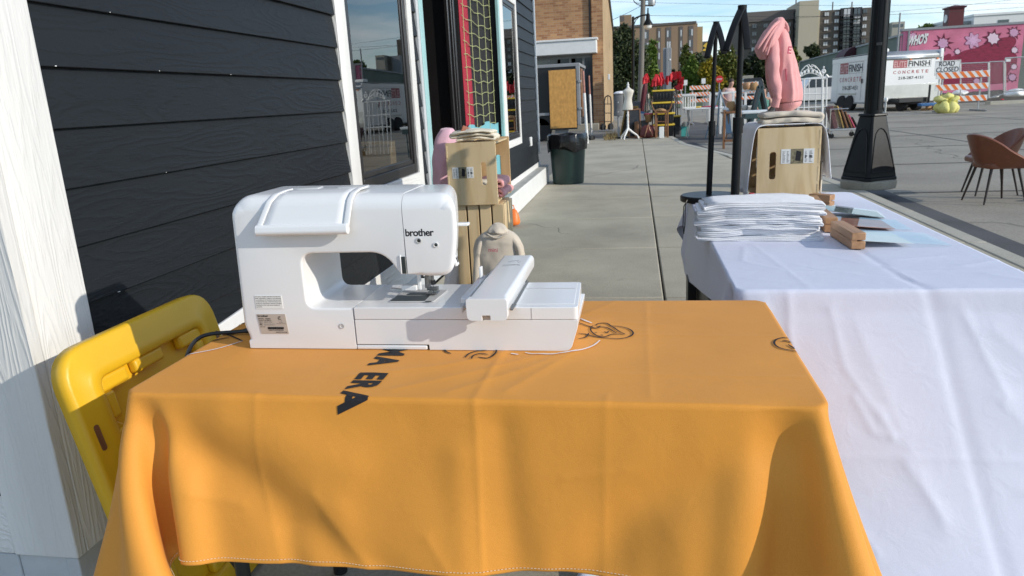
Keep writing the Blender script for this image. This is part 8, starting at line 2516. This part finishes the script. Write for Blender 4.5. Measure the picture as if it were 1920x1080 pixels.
def tree(label, x, y, zb, h, blobs, leaf, n, size, seed, group='trees before the apartment blocks', name='leafy_tree', trunk_r=.16):
    """blobs: ellipsoids (dx, dy, z, rx, ry, rz) that hold the leaf clumps"""
    t = thing(name, label, 'tree', (x, y, zb), group)
    rnd = random.Random(seed)
    zlo = min(b[2] - b[5] for b in blobs)
    tr_ = MB().tube([(x, y, zb), (x + .03, y, zb + (zlo - zb) * .6), (x - .05, y, zlo + .4), (x, y, zb + h * .62)], [trunk_r, trunk_r * .8, trunk_r * .65, trunk_r * .25], 9)
    tk_ = tr_.build('trunk', m_bark, t)
    lm = MB()
    for b in blobs:
        lm.tube([(x, y, max(zb + h * .25, zlo)), (x + b[0] * .5, y + b[1] * .5, (max(zb + h * .25, zlo) + b[2]) / 2 + .15), (x + b[0], y + b[1], b[2])], [trunk_r * .5, trunk_r * .3, trunk_r * .1], 6)
    lm.build('limb', m_bark, tk_)
    rs = np.random.default_rng(seed)
    tot = sum(b[3] * b[5] for b in blobs)
    V = []; F = []
    for b in blobs:
        m = int(n * b[3] * b[5] / tot)
        nc = max(6, m // 26)
        cd = rs.normal(size=(nc, 3)); cd /= np.linalg.norm(cd, axis=1, keepdims=True)
        cr_ = rs.uniform(.35, 1.0, (nc, 1)) ** .45
        cen = cd * cr_ * np.array([b[3], b[4], b[5]]) + np.array([x + b[0], y + b[1], b[2]])
        idx = rs.integers(0, nc, m)
        p = cen[idx] + rs.normal(0, .16 * min(b[3], b[5]) + .05, (m, 3))
        a = rs.normal(size=(m, 3)); a /= np.linalg.norm(a, axis=1, keepdims=True)
        c = rs.normal(size=(m, 3)); c = np.cross(a, c); c /= np.linalg.norm(c, axis=1, keepdims=True)
        s = size * rs.uniform(.6, 1.4, (m, 1))
        q = np.stack([p - a * s * .5, p + c * s * .3, p + a * s * .5, p - c * s * .3], 1)
        V.append(q.reshape(-1, 3))
    V = np.concatenate(V); k = len(V) // 4
    V = V - np.array([x, y, zb])
    me = bpy.data.meshes.new('crown'); me.vertices.add(len(V)); me.vertices.foreach_set('co', V.astype(np.float32).ravel())
    me.loops.add(len(V)); me.loops.foreach_set('vertex_index', np.arange(len(V), dtype=np.int32))
    me.polygons.add(k); me.polygons.foreach_set('loop_start', np.arange(0, len(V), 4, dtype=np.int32)); me.polygons.foreach_set('loop_total', np.full(k, 4, dtype=np.int32))
    me.update(calc_edges=True); me.materials.append(leaf)
    o = bpy.data.objects.new('crown', me); COL.objects.link(o); o.parent = t
    return t


def tree_px(label, px, py_top, py_bot, width, y, leaf, seed, n=9000, name='leafy_tree', shape='round', low=.15, zb=-.12, **kw):
    q = W(px, (py_top + py_bot) / 2, y); top = W(px, py_top, y).z; bot = W(px, py_bot, y).z
    r = width / FPX * y * .5; H = top - bot
    rnd = random.Random(seed); bl = []
    nb = 9
    for i in range(nb):
        f = i / (nb - 1)
        if shape == 'cone': rr = r * (1.0 - .75 * f)
        else: rr = r * math.sin(math.pi * (.18 + .70 * f))
        a = rnd.uniform(0, 6.28); d = rr * rnd.uniform(.25, .6)
        bl.append((d * math.cos(a), d * math.sin(a) * .7, bot + H * (low + (1 - low - .12) * f), rr * .62, rr * .62, H * .15 + rr * .15))
    return tree('%s' % label, q.x, y, zb, top - zb, bl, leaf, n, max(.2, y / 160 * .62), seed, name=name, **kw)


tree_px('large dark green tree filling the gap right of the brick building', 1174, 48, 190, 84, 62, m_leaf_dk, 1, 16000, low=.05, trunk_r=.35)
tree_px('bright green tree right of the utility pole', 1221, 78, 172, 44, 85, m_leaf, 2, 9000, low=.05)
tree_px('mid green pointed tree below the tan block', 1287, 86, 178, 40, 100, m_leaf_m, 3, 8000, low=.02)
tree_px('light green round tree before the pointed tree', 1296, 108, 178, 36, 92, m_leaf, 4, 7000, low=.02)
tree_px('golden yellow autumn tree between the black stands', 1330, 112, 178, 44, 90, m_leaf_y, 5, 8000, low=.02)
tree_px('olive tree right of the golden yellow tree', 1366, 88, 182, 62, 105, m_leaf_m, 6, 11000, low=.02)
tree_px('dark green bush like tree behind the golden tree', 1312, 100, 180, 60, 112, m_leaf_dk, 9, 9000, low=.02)
tree_px('dark green tree at the foot of the dark apartment block', 1428, 90, 190, 70, 108, m_leaf_dk, 7, 11000, low=.02)
tree_px('small dark tree before the cream stair tower', 1524, 84, 108, 26, 120, m_leaf_dk, 8, 3500, low=.1)
tree_px('dark green tree low between golden and green trees', 1252, 130, 182, 40, 115, m_leaf_dk, 10, 6000, low=.02)
tree_px('small green tree top above the pink mural wall', 1737, 48, 66, 34, 90, m_leaf, 11, 3000, low=.1)
tree_px('low dark shrub tree by the dark block behind the hoodie', 1484, 92, 160, 36, 118, m_leaf_m, 12, 6000, low=.02)

# ------------------------------------------------------------------ utility pole, street lamp, wires, signs
yu = 44.0
m_poleW = M('weathered_pole_wood', (.17, .155, .135), .9, var=.2, vscale=6, stretch=(1, 1, .2))
up = thing('utility_pole', 'tall leaning wooden utility pole with a grey transformer near the top', 'utility pole', (W(1200, 190, yu).x, yu, GL))
b0, b1 = W(1199.5, 186, yu), W(1206.5, -20, yu); b0.z = GL
MB().tube([b0, b1], [.17, .13], 12).build('pole_shaft', m_poleW, up)
tf = W(1222, -2, yu)
MB().lathe([(.19, -.34), (.20, -.30), (.20, .34), (.15, .40), (.04, .42)], tf, n=18).build('transformer', m_galv, up)
ca = W(1208, 10, yu); MB().bar((ca.x - .1, yu, ca.z), (tf.x + .1, yu, ca.z - .05), .10, .08).bar(W(1198, 0, yu), W(1222, -1, yu), .10).build('cross_arm', m_poleW, up)
wr = MB().tube([W(1228, -4, yu), W(1229, 5, yu), W(1222, 10, yu), W(1209, 11, yu)], .02, 5).tube([W(1202, 11, yu), W(1194, 8, yu), W(1188, 1, yu), W(1189, -8, yu)], .02, 5).tube([W(1187, -2, yu), W(1190, 5, yu), W(1203, 8, yu)], .015, 5)
wr.build('drop_wire', m_black, up)
for i, (pa, pb, lab, r) in enumerate(((W(1204, 10, yu), W(1080, 60, 36), 'overhead wire falling from the utility pole towards the brick building', .014), (W(1210, 29, yu), W(1990, 8, 60), 'upper long overhead wire across the sky', .010), (W(1210, 45, yu), W(1995, -12, 62), 'lower long overhead wire across the sky', .009), (W(1100, 2, 70), W(1990, 4, 90), 'faint far overhead wire near the top', .012))):
    P = [pa.lerp(pb, f) - Vector((0, 0, (.35 if i else .12) * math.sin(math.pi * f))) for f in np.linspace(0, 1, 24)]
    o = MB().tube(P, r, 5).build('overhead_wire', m_black_plastic, None); tag(o, lab, 'wire')
yl_ = 34.0
sl2 = thing('street_lamp', 'black street lamp with curved arm and bell shaped lantern beside the utility pole', 'street lamp', (W(1186, 190, yl_).x, yl_, GL))
b0, b1 = W(1186.5, 190, yl_), W(1187, 31, yl_)
MB().tube([(b0.x, yl_, GL), b1], [.075, .06], 10).build('pole', m_black, sl2)
MB().tube([W(1187, 38, yl_), W(1193, 33, yl_), W(1203, 29, yl_), W(1214, 27.5, yl_)], .035, 8).tube([W(1189, 46, yl_), W(1192, 38, yl_), W(1198, 32, yl_)], .02, 6).build('arm', m_black, sl2)
q = W(1215, 47, yl_)
MB().lathe([(.03, .70), (.035, .50), (.08, .42), (.10, .22), (.20, .06), (.21, 0), (.18, -.01)], q, n=20).build('lantern', m_black, sl2)
MB().lathe([(.17, -.012), (.15, -.12), (.06, -.18), (.01, -.19)], q, n=16).build('lens', m_white_sheet, sl2)
yr = 27.0
rs2 = thing('road_sign', 'grey back of a tall road sign on a post above the red canopies', 'road sign', (W(1250, 190, yr).x, yr, GL))
a, b_ = W(1243, 165, yr), W(1259, 89, yr)
MB().box(a.x, b_.x, yr, yr + .03, a.z - .5, b_.z).build('sign_plate', m_grey_metal, rs2, bevel=.01)
MB().box((a.x + b_.x) / 2 - .035, (a.x + b_.x) / 2 + .035, yr - .08, yr - .002, GL, b_.z - .02).build('post', m_grey_metal, rs2, bevel=.005)
q = W(1256, 112, yr - .01); MB().ell((q.x, yr - .01, q.z), (.035, .015, .035), 8, 5).build('bolt', m_white_sheet, rs2)
y5 = 36.0
ss = thing('stop_sign', 'red stop sign seen between the two black garment stands', 'road sign', (W(1349, 190, y5).x, y5, GL))
q = W(1349, 148.5, y5)
oc_ = [(q.x + .17 * math.cos(R_(22.5 + 45 * k)), q.z + .17 * math.sin(R_(22.5 + 45 * k))) for k in range(8)]
MB().prism(oc_, y5, y5 + .02, 'xz').build('sign_plate', m_red, ss, smooth=False)
text('sign_lettering', 'STOP', (q.x, y5 - .002, q.z - .035), (1, 0, 0), (0, 0, 1), m_white_sheet, ss, width=.24, height=.075, bold=.02, thick=.002, align='c')
MB().cyl((q.x, y5 + .05, GL), (q.x, y5 + .05, q.z + .1), .03, n=8).build('post', m_grey_metal, ss)
for i, (px, py, lab) in enumerate(((1285, 155, 'left small white sign on a post beyond the barricades'), (1319, 152, 'right small white sign on a post beyond the barricades'))):
    q = W(px, py, 48); t = thing('small_sign', lab, 'road sign', (q.x, 48, GL), 'small white road signs')
    MB().box(q.x - .12, q.x + .12, 48, 48.02, q.z - .16, q.z + .16).build('sign_plate', m_white_sheet, t, bevel=.01)
    MB().cyl((q.x, 48.05, GL), (q.x, 48.05, q.z + .1), .03, n=8).build('post', m_grey_metal, t)
# distant grass verge and low hedge along the far road, small posts
m_grassfar = M('far_grass', (.06, .085, .025), .9, var=.3, vscale=.6)
o = MB().add([(-30, 64, -.10), (40, 64, -.10), (60, 190, -.10), (-60, 190, -.10)], [(0, 1, 2, 3)]).build('verge', m_grassfar, None, smooth=False, clean=False); tag(o, kind='structure')
y6 = 58.0
fc = thing('low_guard_rail', 'grey guard rail along the far roadside behind the barricades', 'rail', (W(1330, 180, y6).x, y6, GL))
MB().bar(W(1262, 180, y6), W(1420, 172, y6), .05, .25).build('rail_beam', m_galv, fc)
for k in range(9):
    q = W(1266 + k * 19, 180 - k * .95, y6 + .05); MB().box(q.x - .06, q.x + .06, y6 + .06, y6 + .18, GL, q.z + .1).build('post', m_grey_metal, fc)
y7 = 70.0
for i, (px0, px1, py0, py1, mt, lab, nm, cat) in enumerate(((1390, 1413, 141, 158, m_conc, 'pale concrete block wall right of the thicker black stand', 'block_wall', 'wall'), (1414, 1436, 145, 165, m_dark, 'dark parked van shape beyond the striped barricade', 'dark_van', 'van'))):
    a, b_ = W(px0, py1, y7 - i * 10), W(px1, py0, y7 - i * 10); y_ = y7 - i * 10
    if i == 0:
        o = MB().box(a.x, b_.x, y_, y_ + .6, -.12, b_.z).build(nm, mt, None, bevel=.03); tag(o, lab, cat)
    else:
        t = thing(nm, lab, cat, ((a.x + b_.x) / 2, y_, GL))
        L_ = b_.x - a.x; hh = b_.z - GL
        MB().prism(rounded([(a.x - L_, GL + .3), (a.x - L_, b_.z), (b_.x - L_ * .3, b_.z), (b_.x, GL + hh * .55), (b_.x + L_ * .2, GL + hh * .5), (b_.x + L_ * .2, GL + .3)], .2, 4), y_, y_ + 1.9, 'xz').build('van_body', M('dark_van_paint', (.02, .022, .026), .25, var=.05), t, bevel=.05)
        MB().prism([(a.x - L_ * .4, GL + hh * .58), (a.x - L_ * .4, GL + hh * .9), (b_.x - L_ * .35, GL + hh * .9), (b_.x - L_ * .1, GL + hh * .58)], y_ - .012, y_ - .002, 'xz').build('side_window', m_glass_far, t, smooth=False)
        for x_ in (a.x - L_ * .6, b_.x - L_ * .1): wheel((x_, y_ + .02, GL + .34), .34, .22, (0, -1, 0), t)
